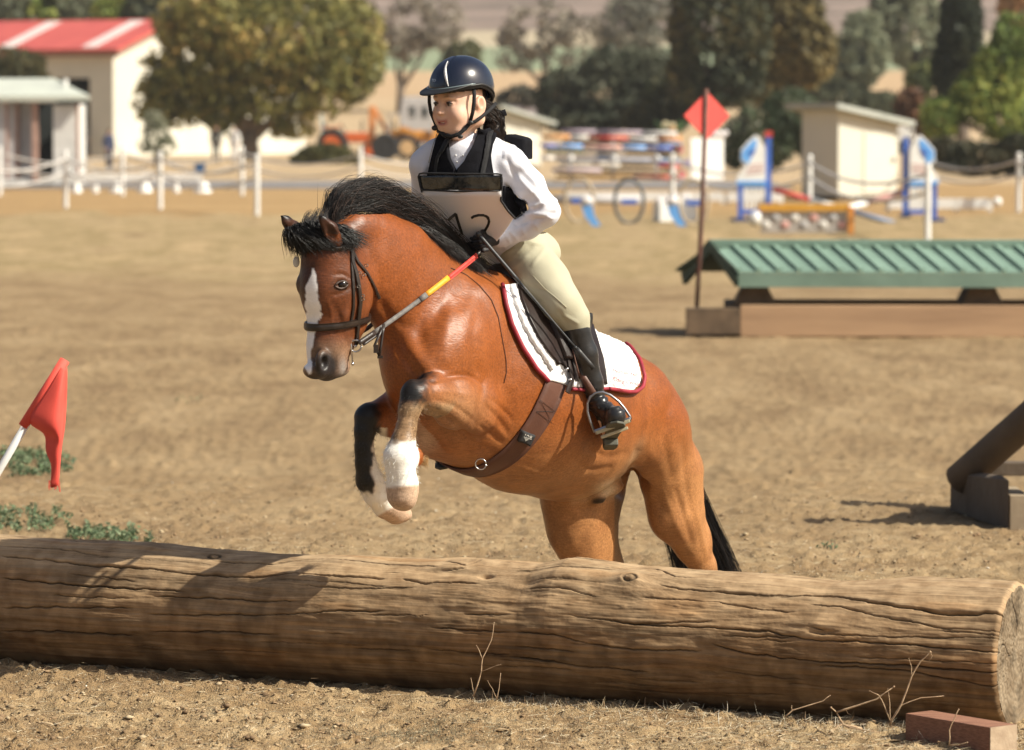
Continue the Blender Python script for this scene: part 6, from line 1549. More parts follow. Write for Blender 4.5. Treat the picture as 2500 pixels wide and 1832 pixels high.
ribbon('rein_end', seg_t(.93, 1), .012, .006, leather, bri)
fb = SH(820, 850, -.085)
ribbon('far_rein', [fb, S(900, 800, -.17), S(1010, 700, -.19), S(1120, 630, -.14), S(1150, 600, -.05)], .016, .005, gry_r, bri)
# loop of rein hanging under the throat with buckle
lp = [S(938, 790, .10), S(934, 815, .10), S(930, 845, .10), S(926, 868, .10)]; lp2 = [S(926, 868, .10), S(914, 845, .11), S(924, 822, .11), S(938, 793, .11)]
ribbon('hanging_strap', lp, .010, .004, leather, bri); ribbon('hanging_strap', lp2, .010, .004, leather, bri)
for c_q, d_q in ((S(918, 852, .115), (.018, .008, .030)), (S(928, 872, .10), (.020, .008, .010))):
    mb = MB(); mb.box(tuple(c_q), d_q); mb.build('hanging_buckle', leather, bri)
# thin dark cord over the shoulder
cd = [on_surf(x, y, .0025) for x, y in poly_at([(1100, 655), (1137, 671), (1170, 698), (1199, 732), (1216, 775), (1226, 830), (1235, 880), (1236, 910), (1230, 935)], np.linspace(0, 1, 40))]
cord = empty('cord', S(1180, 760, 0), 'thin dark brown cord curving down over the pony shoulder', 'cord'); cord['_abs'] = list(cord.location)
mb = MB(); mb.tube([p for p in cd if p], .0014, 6); mb.build('line', brown_l, cord, True)
text_on(pad, 'Riding Center', 1486, 932, .021, red_t, 'embroidery', rot=-.13, off=.030, shear=.25, Nf=(LT * .6 + Vector((.0, -.75, .25))).normalized())
text_on(pad, 'Heather Hill', 1486, 911, .021, red_t, 'embroidery', rot=-.13, off=.030, shear=.25, Nf=(LT * .6 + Vector((.0, -.75, .25))).normalized())
# ================================================================== RIDER
AT = math.radians(62); FT = Vector((-math.cos(AT), -math.sin(AT), 0)); TT_ = Vector((math.sin(AT), -math.cos(AT), 0)); tt_ = tuple(TT_)
skin_c = (.72, .46, .335)
rider = empty('person', Vector((Q0.x + .15, Q0.y + .1, 0)), 'child rider in navy helmet, white shirt and number bib leaning forward on the jumping pony', 'person'); rider['_abs'] = list(rider.location)
# key joints
pel = S(1262, 612, 0); wai = S(1205, 535, .01); che = S(1140, 445, .015); upc = S(1128, 388, .015); nk = S(1134, 345, .01)
shN = S(1243, 398, .155); elN = S(1330, 518, .25); wrN = S(1226, 578, .10); haN = S(1196, 592, .085)
shF = S(1040, 402, -.135); elF = S(1036, 520, -.22); wrF = S(1128, 582, -.05); haF = S(1150, 592, -.01)
hipN = S(1296, 628, .10); knN = S(1402, 778, .30); anN = S(1459, 985, .33); heN = S(1488, 1056, .33)
YF = heN.y; toN = at(1503, 1020, YF - .19)
hipF = S(1235, 620, -.10); knF = S(1180, 800, -.31); anF = S(1110, 1010, -.34); heF = anF + Vector((.02, .06, -.09)); toF = at(1082, 1116, anF.y - .13)
HAZ = math.radians(44); hf_ = Vector((-math.cos(HAZ), -math.sin(HAZ), 0)); hl_ = Vector((math.sin(HAZ), -math.cos(HAZ), 0)); Zu = Vector((0, 0, 1))
# a slight forward tilt of the head
hf = (hf_ * math.cos(.10) - Zu * math.sin(.10)); hu = (Zu * math.cos(.10) + hf_ * math.sin(.10)); hl = hl_
Hc = S(1121, 256, .01)
def hp(f, l, u): return Hc + hf * f + hl * l + hu * u
ax3 = (hf, hl, hu)
G = Sdf(grid1((-.50, -.40, .02), (-.40, .05, .0030), (.05, .66, .012)), grid1((15.0, 15.35, .012), (15.35, 15.85, .0042), (15.85, 16.5, .012)), grid1((.55, 1.90, .012), (1.90, 2.28, .0030)))
# body under the clothes
G.path([pel, wai, che, upc], [.085, .075, .085, .065], .04, tt_, [.11, .10, .115, .10]); G.seg(upc, nk, .05, .042, .03); G.seg(nk, hp(-.02, 0, -.06), .042, .045, .02)
G.path([shN, S(1292, 452, .205), elN, S(1288, 556, .175), wrN], [.04, .036, .032, .028, .022], .02); G.path([shF, elF, wrF], [.04, .034, .024], .02)
for a, b_, c, d, e_ in ((hipN, knN, anN, heN, toN), (hipF, knF, anF, heF, toF)): G.path([a, b_, c, d], [.065, .045, .026, .024], .03); G.seg(d, e_, .024, .022, .02)
# head
G.ell(hp(-.012, 0, .030), (.104, .082, .100), ax3, .01)
G.ell(hp(.020, 0, -.030), (.072, .076, .082), ax3, .03)
G.ell(hp(.052, 0, -.082), (.030, .038, .030), ax3, .035)                       # chin
G.path([hp(.050, .034, -.085), hp(-.02, .068, -.055), hp(-.03, .070, -.015)], [.026, .022, .016], .035); G.path([hp(.050, -.030, -.085), hp(-.02, -.062, -.050)], [.022, .018], .03)
for sg in (-1, 1):
    G.ell(hp(.056, sg * .046, -.034), (.030, .030, .030), ax3, .025)            # cheeks
    G.ell(hp(.082, sg * .035, .013), (.016, .019, .011), ax3, .014, 'sub')      # eye sockets
    G.path([hp(.080, sg * .016, .032), hp(.079, sg * .036, .036), hp(.064, sg * .054, .030)], [.008, .009, .006], .012)
    G.ell(hp(.070, sg * .035, .011), (.0165, .019, .0145), ax3, .004)           # eyelid mass
    G.ell(hp(.074, sg * .034, -.003), (.010, .018, .006), ax3, .008)
G.path([hp(.086, 0, .016), hp(.095, 0, -.004), hp(.103, 0, -.018)], [.007, .0085, .0125], .010)
G.ell(hp(.092, .0125, -.022), (.010, .0075, .0075), ax3, .005); G.ell(hp(.092, -.0125, -.022), (.010, .0075, .0075), ax3, .005)
G.ell(hp(.099, .007, -.030), (.004, .0035, .003), ax3, .002, 'sub'); G.ell(hp(.099, -.007, -.030), (.004, .0035, .003), ax3, .002, 'sub')
G.ell(hp(.074, 0, -.055), (.022, .030, .022), ax3, .02)                        # muzzle
def mth(l, du=0., df=0.): return hp(.0915 - 10.5 * l * l + df, l, -.0590 + 7 * l * l + du)
ls_ = np.linspace(-.029, .029, 9)
G.path([mth(l, .0085 - 7.5 * l * l) for l in ls_], [.0030] + [.0043] * 7 + [.0030], .004)
G.path([mth(l, -.0085 + 7.5 * l * l, -.001) for l in ls_], [.0030] + [.0050] * 7 + [.0030], .004)
G.path([mth(l, 0, .003) for l in ls_[1:-1]], [.0028, .0040, .0046, .0048, .0046, .0040, .0028], .0015, op='sub')
for sg in (-1, 1):  # ears
    G.ell(hp(-.026, sg * .090, -.002), (.025, .010, .034), ax3, .006); G.ell(hp(-.016, sg * .084, -.030), (.011, .009, .013), ax3, .008); G.seg(hp(-.010, sg * .076, 0), hp(-.014, sg * .084, 0), .018, .018, .01)
    G.ell(hp(-.022, sg * .103, .004), (.014, .010, .023), ax3, .003, 'sub')
RV, RF = G.mesh(1); RX, RY = proj(RV)
q = (RV - np.array(Hc)); lf, ll, lu = q @ np.array(hf), q @ np.array(hl), q @ np.array(hu)
sc_ = np.tile(np.array(skin_c), (len(RV), 1)); 
def mx(m, c):
    global sc_
    sc_ = sc_ * (1 - m[:, None]) + np.array(c) * m[:, None]
for sg in (-1, 1): mx(np.exp(-((ll - sg * .045) / .018) ** 2 - ((lu + .030) / .016) ** 2) * (lf > .03) * .35, (.70, .33, .25))
mx(np.exp(-((lu + .022) / .010) ** 2 - (ll / .014) ** 2) * (lf > .085) * .3, (.68, .38, .28))
lipm = np.exp(-((lu + .0590 - 7 * ll ** 2) / .0118) ** 4 - (ll / .031) ** 6) * (lf > .060); mx(lipm * .8, (.46, .13, .11))
for sg in (-1, 1):
    br = np.exp(-((lu - (.036 + .003 * np.cos((ll - sg * .034) * 60))) / .0038) ** 2 - ((ll - sg * .034) / .019) ** 4) * (lf > .05); mx(np.clip(br, 0, 1) * .65, (.10, .055, .035))
    mx(np.exp(-((lu - .012) / .010) ** 2 - ((ll - sg * .035) / .019) ** 4) * (lf > .05) * .35, (.36, .17, .13))
    mx(np.exp(-((ll - sg * .093) / .010) ** 2 - ((lu - .002) / .03) ** 2 - ((lf + .02) / .016) ** 2) * .6, (.50, .15, .09))
scalp = ((lu > .052) & (lf < .074)) | ((lf < -.052) & (lu > -.06) & (np.abs(ll) < .085))
mx(scalp * 1., (.030, .018, .013))
skin_m, nt, b = node_mat('skin'); a_ = nt.nodes.new('ShaderNodeAttribute'); a_.attribute_name = 'Col'; nt.links.new(a_.outputs['Color'], b.inputs['Base Color']); setin(b, rough=.48, spec=.35, sss=.12)
if 'Subsurface Radius' in b.inputs: b.inputs['Subsurface Radius'].default_value = (.012, .005, .003)
if 'Subsurface Scale' in b.inputs: b.inputs['Subsurface Scale'].default_value = .6
mesh_obj('body', RV, RF, skin_m, rider, col=sc_)
# eyes, teeth
eyew = mat('eye_white', (.40, .35, .33), None, 20, .25); iris = mat('brown_iris', (.05, .028, .016), None, 20, .12); toothm = mat('teeth', (.78, .74, .66), None, 30, .3); lash = mat('lashes', (.025, .015, .012), None, 30, .7)
for sg in (-1, 1):
    c = hp(.0735, sg * .035, .0105)
    mb = MB(); mb.ball(c, .0148, 16, 10); e_ = mb.build('eye', eyew, rider, True)
    gd = (hf * .985 + hl * (-.10)).normalized(); mb = MB(); mb.ball(c + gd * .0082, .0088, 12, 8); mb.build('iris', iris, e_, True, base=e_.parent['_abs']); 
    P = [hp(.0905 - .010 * abs(t) ** 2 * 1.2, sg * .035 + .015 * t, .0165 - .005 * t * t) for t in np.linspace(-1, 1, 9)]
    mb = MB(); mb.tube(P, [.001] + [.0024] * 7 + [.001], 6); mb.build('eyelash', lash, rider, True)
for ch_ in [o for o in rider.children if o.name.startswith('eye') and o.children]:
    for g_ in ch_.children: g_.location = (0, 0, 0)
mb = MB()
for k in range(-4, 5):
    l = k * .0050; mb = MB(); c_ = mth(l, .0012, -.0035); mb.ball(c_, (.0030, .0030, .0040), 8, 6); mb.build('tooth', toothm, rider, True)
# ---------------- shirt
wshirt = mat('white_shirt', (.69, .70, .77), (.64, .65, .72), 8, .75, .0008, 220)
G = Sdf(grid1((-.42, .42, .0058)), grid1((15.05, 16.05, .0068)), grid1((1.30, 2.02, .0058)))
G.path([S(1250, 600, 0), wai, che, upc], [.098, .098, .102, .074], .05, tt_, [.125, .118, .128, .115])
G.path([S(1200, 372, .10), shN], [.058, .058], .05); G.path([S(1068, 372, -.09), shF], [.055, .056], .05)
um = S(1292, 452, .205)
G.path([shN, um, elN + Vector((.006, 0, 0))], [.055, .050, .049], .03); G.path([elN, S(1288, 556, .175), wrN], [.048, .040, .033], .02); G.seg(wrN, wrN + (wrN - elN).normalized() * .012, .036, .036, .008)
G.path([shF, elF, wrF], [.056, .048, .034], .03)
G.seg(S(1130, 372, .01), S(1138, 338, .01), .060, .052, .02)
WV, WF = G.mesh(2); wn_ = vnormals(WV, WF); WX, WY = proj(WV)
# sleeve folds
def fold(px0, py0, px1, py1, amp, wd, ln):
    dx, dy = px1 - px0, py1 - py0; L_ = math.hypot(dx, dy); dx /= L_; dy /= L_
    s_ = (WX - px0) * dx + (WY - py0) * dy; t_ = -(WX - px0) * dy + (WY - py0) * dx
    return amp * np.exp(-(t_ / wd) ** 2) * smooth(-8, 10, s_) * (1 - smooth(L_ - 10, L_ + 8, s_))
disp = np.zeros(len(WV))
for a in [(1262, 430, 1330, 500, .006, 7), (1290, 505, 1356, 492, .006, 6), (1296, 520, 1350, 530, .007, 6), (1288, 518, 1318, 558, .007, 6), (1240, 470, 1292, 512, -.006, 6), (1268, 402, 1322, 462, .005, 8), (1240, 560, 1262, 582, .005, 4), (1228, 562, 1246, 592, .004, 4), (1270, 545, 1282, 572, .005, 5), (1300, 540, 1356, 520, -.007, 6),
          (1040, 400, 1026, 450, .006, 7), (1030, 470, 1060, 440, .005, 6), (1235, 385, 1262, 440, -.005, 8), (1310, 440, 1340, 500, -.004, 7), (1255, 555, 1300, 535, -.006, 5), (1335, 480, 1310, 515, -.005, 5)]: disp += fold(*a, 0)
disp *= 1.45
rdg_ = 1 - np.abs(fbm2(WV[:, 0] * .6 + WV[:, 1] * .6, WV[:, 2] * 1.0 - WV[:, 0] * .5, 9, 2, 44)); disp += .0045 * np.maximum(0, rdg_ - .72) / .28 * (WX > 1228)
disp += .0026 * fbm2(WV[:, 0] + WV[:, 1], WV[:, 2] * 1.3, 11, 3, 91)
WV = WV + wn_ * disp[:, None]
mesh_obj('shirt', WV, WF, wshirt, rider)
SB = BVHTree.FromPolygons([tuple(v) for v in WV], [tuple(f) for f in WF])
# collar
col_m = wshirt
cc = S(1137, 350, .01)
def ringtube(c, a, b_, r1, r2, z0, z1, name, m, par, flare=1.0, gap=.0, n=36, th=.004):
    V = []; Fs = []
    for s_, k in ((0, 1), (1, 1)):
        for lv, z in ((0, z0), (1, z1)):
            for i in range(n + 1):
                t = gap + (2 * math.pi - 2 * gap) * i / n; rr_ = (1 if lv == 0 else flare); V.append(c + a * (math.cos(t) * (r1 * rr_ + s_ * th)) + b_ * (math.sin(t) * (r2 * rr_ + s_ * th)) + Zu * (z + .006 * math.sin(t * 3 + lv)))
    m1 = n + 1
    for i in range(n):
        Fs += [(i, i + 1, m1 + i + 1, m1 + i), (2 * m1 + i, 3 * m1 + i, 3 * m1 + i + 1, 2 * m1 + i + 1), (m1 + i, m1 + i + 1, 3 * m1 + i + 1, 3 * m1 + i), (i, 2 * m1 + i, 2 * m1 + i + 1, i + 1)]
    return mesh_obj(name, np.array([tuple(v) for v in V]), Fs, m, par, True)
ringtube(cc, FT, TT_, .056, .056, -.045, .044, 'collar', col_m, rider, flare=.96, gap=.22)
# buttons
for x, y in ((1113, 380), (1116, 396), (1131, 380)):
    q = on_surf(x, y, .002, SB)
    if q: mb = MB(); mb.ball(q, (.0035, .0025, .0035), 8, 5); mb.build('button', white_p, rider, True)
# ---------------- vest
vest_m = mat('black_vest', (.009, .009, .012), (.006, .006, .008), 40, .9, .0008, 160, spec=.12)
webb = mat('black_webbing', (.022, .022, .024), (.015, .015, .016), 80, .7, .0006, 250, spec=.2)
def vp(L_): return [(980 + x / 3.177, 120 + y / 3.177) for x, y in L_]
drape('vest_front', vp([(585, 610), (590, 700), (545, 780), (490, 870), (432, 940), (432, 1000)]), vp([(690, 640), (735, 690), (712, 740), (690, 830), (697, 900), (708, 1000)]), 20, 34, .006, .014, vest_m, rider, SB)
drape('vest_front', vp([(300, 670), (265, 760), (240, 850), (215, 960), (212, 1000)]), vp([(362, 670), (370, 740), (385, 850), (431, 940), (431, 1000)]), 16, 34, .006, .014, vest_m, rider, SB)
drape('vest_side', vp([(770, 1060), (775, 1180), (820, 1260), (880, 1310)]), vp([(830, 1070), (900, 1150), (965, 1190), (975, 1240)]), 14, 18, .004, .012, vest_m, rider, SB)
strap('shoulder_strap', vp([(720, 640), (680, 710), (650, 800), (625, 900), (615, 990)]), .020, .005, webb, rider, .022, SB)
strap('chest_strap', vp([(395, 700), (345, 790), (310, 850), (300, 980)]), .016, .005, webb, rider, .022, SB)
strap('chest_strap', vp([(430, 690), (390, 740), (340, 820)]), .018, .006, webb, rider, .026, SB)
grey_pipe = mat('grey_piping', (.35, .34, .30), None, 20, .6)
P = [on_surf(x, y, .024, SB) for x, y in vp([(288, 690), (270, 760), (255, 830), (240, 880)])]; mb = MB(); mb.tube([p for p in P if p], .0018, 6); mb.build('piping', grey_pipe, rider, True)
# side lacing / mesh pocket hanging below the arm
pk = at(1265, 505, (SB.ray_cast(CAM, pdir(1262, 500).normalized())[0] or che).y - .015)
for k in range(16):
    a0 = rnd.uniform(1240, 1278); y0 = rnd.uniform(482, 500); p0_ = at(a0, y0, pk.y - rnd.uniform(0, .02)); p1_ = at(a0 + rnd.uniform(-10, 14), y0 + rnd.uniform(18, 40), pk.y - rnd.uniform(0, .02))
    mb = MB(); mb.tube([p0_, (p0_ + p1_) / 2 + Vector((rnd.uniform(-.006, .006), 0, 0)), p1_], .0028, 5); mb.build('side_lace', webb if k % 3 else grey_pipe, rider, True)
# air pack / back pad behind the near shoulder
q0 = S(1255, 350, .10) + Vector((.0, -.035, 0))
mb = MB()
outl = [(1222, 330), (1240, 328), (1276, 337), (1281, 345), (1281, 392), (1262, 372), (1246, 352), (1225, 344)]
P = [at(x, y, q0.y) for x, y in outl]; P2 = [p + FT * -.07 for p in P]; k = len(P)
mb.add(P + P2, [tuple(range(k)), tuple(range(2 * k - 1, k - 1, -1))] + [(i, k + i, k + (i + 1) % k, (i + 1) % k) for i in range(k)]); mb.build('back_pad', vest_m, rider, bevel=.008)
# ---------------- number bib
bibw = mat('white_bib', (.80, .79, .83), (.74, .73, .78), 2, .55, spec=.4)
bord = mat('bib_border', (.025, .025, .022), (.012, .012, .012), 12, .15, spec=.6)
ch_h = SB.ray_cast(CAM, pdir(1120, 455).normalized())[0]
bq_ = ch_h + Vector((0, -.038, 0)); bn_ = -TT_.cross(Zu)
bn_ = Vector((TT_.y, -TT_.x, 0)).normalized(); bn_ = bn_ if bn_.y < 0 else -bn_
def bib_pt(px, py, off=0.):
    p = plane_hit(px, py, bq_, bn_); s_ = (p - bq_).dot(TT_); drop = max(0, (bq_.z - p.z)); curve = -.9 * s_ * s_ + .18 * drop * 0 + .010 * math.sin(s_ * 24 + drop * 14) * min(1, drop * 6) - .95 * max(0, drop - .03)
    d = (p - CAM); want = curve + off; t = 1 + (-want) / max(1e-6, -(d.dot(bn_))) * 1
    return CAM + d * (1 - want / (-d.dot(bn_)))
def sheet(name, left, right, nu, nv, m, off=0., th=.0015, par=rider):
    tv = np.linspace(0, 1, nv); A = poly_at(left, tv); B = poly_at(right, tv); V = [[bib_pt(*(A[i] + (B[i] - A[i]) * u_), off) for u_ in np.linspace(0, 1, nu)] for i in range(nv)]
    V = np.array([[tuple(p) for p in r_] for r_ in V]); Vb = V - np.array(bn_) * th; idx = np.arange(nu * nv).reshape(nv, nu); f1 = np.stack([idx[:-1, :-1], idx[:-1, 1:], idx[1:, 1:], idx[1:, :-1]], -1).reshape(-1, 4); m_ = nu * nv
    ring = np.concatenate([idx[0, :], idx[1:, -1], idx[-1, -2::-1], idx[-2:0:-1, 0]]); nx = np.roll(ring, -1)
    return mesh_obj(name, np.concatenate([V.reshape(-1, 3), Vb.reshape(-1, 3)]), np.concatenate([f1, f1[:, ::-1] + m_, np.stack([nx, ring, ring + m_, nx + m_], -1)]), m, par, True)
sheet('bib', [(1030, 463), (1042, 520), (1062, 575), (1085, 615)], [(1223, 463), (1224, 492), (1256, 530), (1236, 560), (1205, 600)], 26, 26, bibw)
sheet('bib_pocket', [(1023, 429), (1025, 447), (1029, 464)], [(1225, 428), (1224, 445), (1222, 465)], 26, 8, mat('clear_pocket', (.055, .052, .042), (.02, .02, .018), 2.2, .12, stretch=(6, 1, 1), thresh=(.42, .58), coords='Generated', spec=.7), .004)
def bibtube(pts, r, name='bib_binding'):
    mb = MB(); mb.tube([bib_pt(x, y, .006) for x, y in pts], r, 7); mb.build(name, blackm, rider, True)
bibtube([(1030, 470), (1026, 455), (1021, 432), (1024, 425), (1034, 423), (1120, 425), (1215, 425), (1225, 427), (1226, 445), (1224, 466)], .0035)
bibtube([(1029, 464), (1120, 468), (1222, 466)], .0032)
bibtube([(1225, 440), (1223, 490), (1240, 515), (1258, 534)], .0045)
def digit(pts, w, name):
    P = [bib_pt(980 + x / 3.177, 120 + y / 3.177, .0035) for x, y in pts]; V = []; k = len(P)
    for i, p in enumerate(P):
        t = (P[min(i + 1, k - 1)] - P[max(i - 1, 0)]).normalized(); s_ = t.cross(bn_).normalized()
        V += [p - s_ * w / 2, p + s_ * w / 2]
    V += [v - bn_ * .0015 for v in V]; Fs = []
    for i in range(k - 1): a = 2 * i; m_ = 2 * k; Fs += [(a, a + 2, a + 3, a + 1), (m_ + a, m_ + a + 1, m_ + a + 3, m_ + a + 2), (a, m_ + a, m_ + a + 2, a + 2), (a + 1, a + 3, m_ + a + 3, m_ + a + 1)]
    mesh_obj(name, np.array([tuple(v) for v in V]), Fs, mat('black_print', (.012, .012, .014), None, 9, .5), rider, False)
digit([(362, 1330), (395, 1298), (422, 1278)], .011, 'digit_one'); digit([(420, 1276), (432, 1320), (446, 1365), (462, 1412), (470, 1440)], .0125, 'digit_one')
digit([(540, 1310), (560, 1296), (600, 1286), (640, 1288), (668, 1306), (678, 1335), (670, 1365), (650, 1400), (620, 1440), (590, 1470), (640, 1475), (690, 1470)], .0125, 'digit_two')
# ---------------- breeches
bre = mat('beige_breeches', (.43, .41, .30), (.38, .36, .26), 5, .8, .0007, 240)
G = Sdf(grid1((-.30, .52, .0062)), grid1((15.2, 16.7, .0075)), grid1((.85, 1.66, .0062)))
G.path([S(1250, 588, 0), pel], [.094, .098], .05, lt, [.125, .135])
G.path([S(1285, 620, .085), S(1332, 690, .19), S(1372, 742, .27), knN], [.095, .083, .066, .056], .05); G.seg(knN, S(1410, 800, .305), .054, .047, .02)
G.path([hipF, knF], [.09, .055], .05); G.path([knF, S(1160, 850, -.315)], [.054, .044], .03); G.ell(S(1300, 618, .02), (.085, .12, .085), (FW, LT, (0, 0, 1)), .05)
BV, BF = G.mesh(2); bn2 = vnormals(BV, BF); WX, WY = proj(BV); disp = np.zeros(len(BV))
for a in [(1205, 640, 1262, 600, .005, 5), (1228, 652, 1300, 600, -.005, 5), (1240, 668, 1290, 625, .004, 5), (1298, 650, 1335, 600, .003, 5), (1375, 770, 1412, 790, .004, 4), (1362, 760, 1390, 800, -.003, 4), (1240, 610, 1290, 585, -.004, 4), (1262, 690, 1330, 712, -.004, 6), (1290, 592, 1335, 600, .004, 4)]: disp += fold(*a, 0)
disp += .0014 * fbm2(BV[:, 0] + BV[:, 1], BV[:, 2], 14, 2, 95)
BV = BV + bn2 * disp[:, None]; mesh_obj('breeches', BV, BF, bre, rider); BB = BVHTree.FromPolygons([tuple(v) for v in BV], [tuple(f) for f in BF])
P = [on_surf(x, y, .001, BB) for x, y in poly_at([(1302, 674), (1330, 705), (1360, 730), (1384, 752)], np.linspace(0, 1, 16))]; mb = MB(); mb.tube([p for p in P if p], .0014, 5); mb.build('seam', bre, rider, True)
strap('belt', [(1216, 600), (1240, 592), (1262, 582), (1290, 566), (1312, 556)], .022, .004, webb, rider, .003, BB)
strap('logo_tag', [(1263, 590), (1278, 578)], .014, .002, mat('pale_tag', (.45, .42, .42), (.05, .05, .05), 200, .6), rider, .008, BB, n=8)
# ---------------- boots
boot_m = mat('black_boot_leather', (.020, .020, .022), (.012, .012, .013), 14, .30, .0010, 60, spec=.5, stretch=(1, 1, 2.5))
sole_m = mat('grey_rubber_sole', (.10, .10, .075), (.07, .07, .055), 20, .7, .001, 90)
def boot(kn, an, he, to, G):
    up = kn + (an - kn) * .0
    G.path([kn + (an - kn) * .02, kn + (an - kn) * .35, kn + (an - kn) * .72, an], [.050, .051, .041, .033], .02)
    G.path([an, he + Vector((0, 0, .03))], [.034, .033], .02); G.path([an + (to - an) * .25, to + (he - to) * .35 + Vector((0, 0, .020)), to + Vector((0, 0, .006))], [.034, .036, .039], .025)
    G.seg(he + (to - he) * .05 + Vector((0, 0, .012)), to + (he - to) * .3, .028, .033, .02)
knB = S(1406, 800, .305); knBF = S(1160, 850, -.315)
G = Sdf(grid1((.12, .56, .0050)), grid1((15.2, 16.5, .0062)), grid1((.60, 1.36, .0050)))
boot(knB, anN, heN, toN, G); G.ell(S(1430, 775, .305), (.028, .03, .05), None, .03)
V, Fc = G.mesh(2); nn_ = vnormals(V, Fc); X_, Y_ = proj(V); wr = .0028 * np.sin(Y_ * .42 + X_ * .12) * np.exp(-((Y_ - 975) / 26) ** 2); V = V + nn_ * wr[:, None]
bo = mesh_obj('boot', V, Fc, boot_m, rider); BOB = BVHTree.FromPolygons([tuple(v) for v in V], [tuple(f) for f in Fc])
G = Sdf(grid1((-.45, .15, .0062)), grid1((15.3, 16.6, .0075)), grid1((.55, 1.36, .0062))); boot(knBF, anF, heF, toF, G); V, Fc = G.mesh(1); mesh_obj('boot', V, Fc, boot_m, rider)
# sole and heel of the near boot
def solemesh(he, to, name='sole'):
    d = (to - he); ln = d.length; d.normalize(); s_ = d.cross(Vector((0, 0, 1))).normalized(); u_ = s_.cross(d).normalized(); mb = MB()
    pl = [(-.15, .020), (.0, .028), (.25, .026), (.5, .028), (.8, .036), (1.0, .036), (1.16, .026), (1.24, .0)]
    poly = [(a * ln, w) for a, w in pl] + [(a * ln, -w) for a, w in pl[::-1][1:]]
    mb.prism(poly, d, s_, u_, .010, he - u_ * .030 + (d * .0)); mb.build(name, sole_m, rider, bevel=.003)
    mb = MB(); hp_ = [(-.16, .020), (0, .028), (.20, .027)]; poly = [(a * ln, w) for a, w in hp_] + [(a * ln, -w) for a, w in hp_[::-1]]
    mb.prism(poly, d, s_, u_, .026, he - u_ * .0485); mb.build('heel', sole_m, rider, bevel=.004)
solemesh(heN, toN); solemesh(heF, toF)
# stud on the ankle strap
q = on_surf(1462, 996, .002, BOB)
if q: mb = MB(); mb.ball(q, .004, 8, 6); mb.build('stud', boot_m, rider, True)
# ---------------- stirrup (part of the saddle)
stY = toN.y + .03
tl, tr = at(1452, 1056, stY), at(1540, 1024, stY); tm = (tl + tr) / 2; tdir = (tr - tl).normalized()
mb = MB(); arch = [tl + Vector((0, 0, 0))] + [at(x, y, stY) for x, y in [(1441, 1030), (1434, 1005), (1434, 985), (1441, 970), (1454, 960), (1471, 958), (1490, 965), (1510, 980), (1525, 998), (1537, 1016)]] + [tr]
iron_m = mat('dull_stirrup_steel', (.34, .34, .36), (.26, .26, .28), 20, .34, metal=.9)
mb.tube(arch, .0050, 9); iron = mb.build('stirrup_iron', iron_m, sad, True)
fd = (toN - heN).normalized(); ud = tdir.cross(fd).normalized()
tread = []
mb = MB(); mb.beam(tl - fd * .0, tr - fd * .0, .040, .012, up=ud); mb.build('stirrup_tread', iron_m, sad, bevel=.002)
mb = MB(); o_ = Vector((0, -.024, -.002)); mb.beam(tl + tdir * .004 + o_, tr - tdir * .004 + o_, .008, .014, up=(0, 0, 1)); mb.build('tread_pad', mat('cream_rubber', (.42, .38, .26), None, 20, .7), sad, bevel=.003)
mb = MB(); o_ = Vector((.006, -.022, -.024)); mb.beam(tl + tdir * .018 + o_, tr - tdir * .018 + o_, .010, .012, up=(0, 0, 1)); mb.build('tread_pad', mat('cream_rubber', (.42, .38, .26), None, 20, .7), sad, bevel=.003)
# stirrup leather in front of the boot
la, lb = S(1388, 858, .36), at(1451, 964, stY)
la = at(1384, 850, (SB and anN.y - .08)); 
ribbon('stirrup_leather', [at(1372, 800, anN.y + .0), at(1388, 858, anN.y - .052), at(1420, 915, anN.y - .058), at(1450, 962, stY - .0)], .024, .005, brown_l, sad)
# far stirrup
mb = MB(); fc_ = (heF + toF) / 2 + Vector((0, -.02, -.02)); mb.tube([fc_ + TT_ * (-.05), fc_ + TT_ * -.055 + Zu * .09, fc_ + Zu * .14, fc_ + TT_ * .055 + Zu * .09, fc_ + TT_ * .05, fc_ + TT_ * -.05], .005, 7); mb.build('stirrup_iron', iron_m, sad, True)
# ---------------- gloves with fingers
glove_m = mat('black_glove', (.022, .022, .026), (.012, .012, .015), 60, .6, .0008, 260)
def glove(wr, ha, G, side, grip):
    d = (ha - wr).normalized(); g = Vector(grip).normalized(); pl = d.cross(g).normalized() * side   # knuckle row runs along g
    G.seg(wr - d * .01, ha, .026, .024, .01); G.ell(ha + d * .012, (.030, .017, .036), (d, pl, g), .012)
    for i, (off, ln) in enumerate(((.027, .030), (.009, .034), (-.009, .032), (-.026, .025))):
        k0 = ha + d * .036 + g * off; k1 = k0 + d * (ln * .55) + pl * .012; k2 = k1 + pl * .022 - d * .008; k3 = k2 - d * .020 + pl * .002
        G.path([ha + d * .015 + g * off * .9, k0, k1, k2, k3], [.0095, .0098, .0088, .0082, .0070], .003)
    t0 = ha - d * .012 + g * .026; t1 = t0 + d * .020 + g * .016 + pl * .008; t2 = t1 + d * .020 + pl * .014 - g * .004
    G.path([t0, t1, t2], [.0115, .0100, .0078], .004)
G = Sdf(grid1((-.20, .06, .0028)), grid1((15.25, 15.75, .0034)), grid1((1.50, 1.72, .0028)))
zc_ = haN.z; G = Sdf(grid1((haF.x - .10, haN.x + .09, .0028)), grid1((min(haN.y, haF.y) - .11, max(haN.y, haF.y) + .10, .0034)), grid1((zc_ - .11, zc_ + .11, .0028)))
glove(wrN + (haN - wrN) * .2, haN + Vector((-.01, 0, .005)), G, -1, (-.25, -.15, 1)); glove(wrF, haF, G, 1, (.1, -.15, 1))
V, Fc = G.mesh(1); mesh_obj('gloves', V, Fc, glove_m, rider)
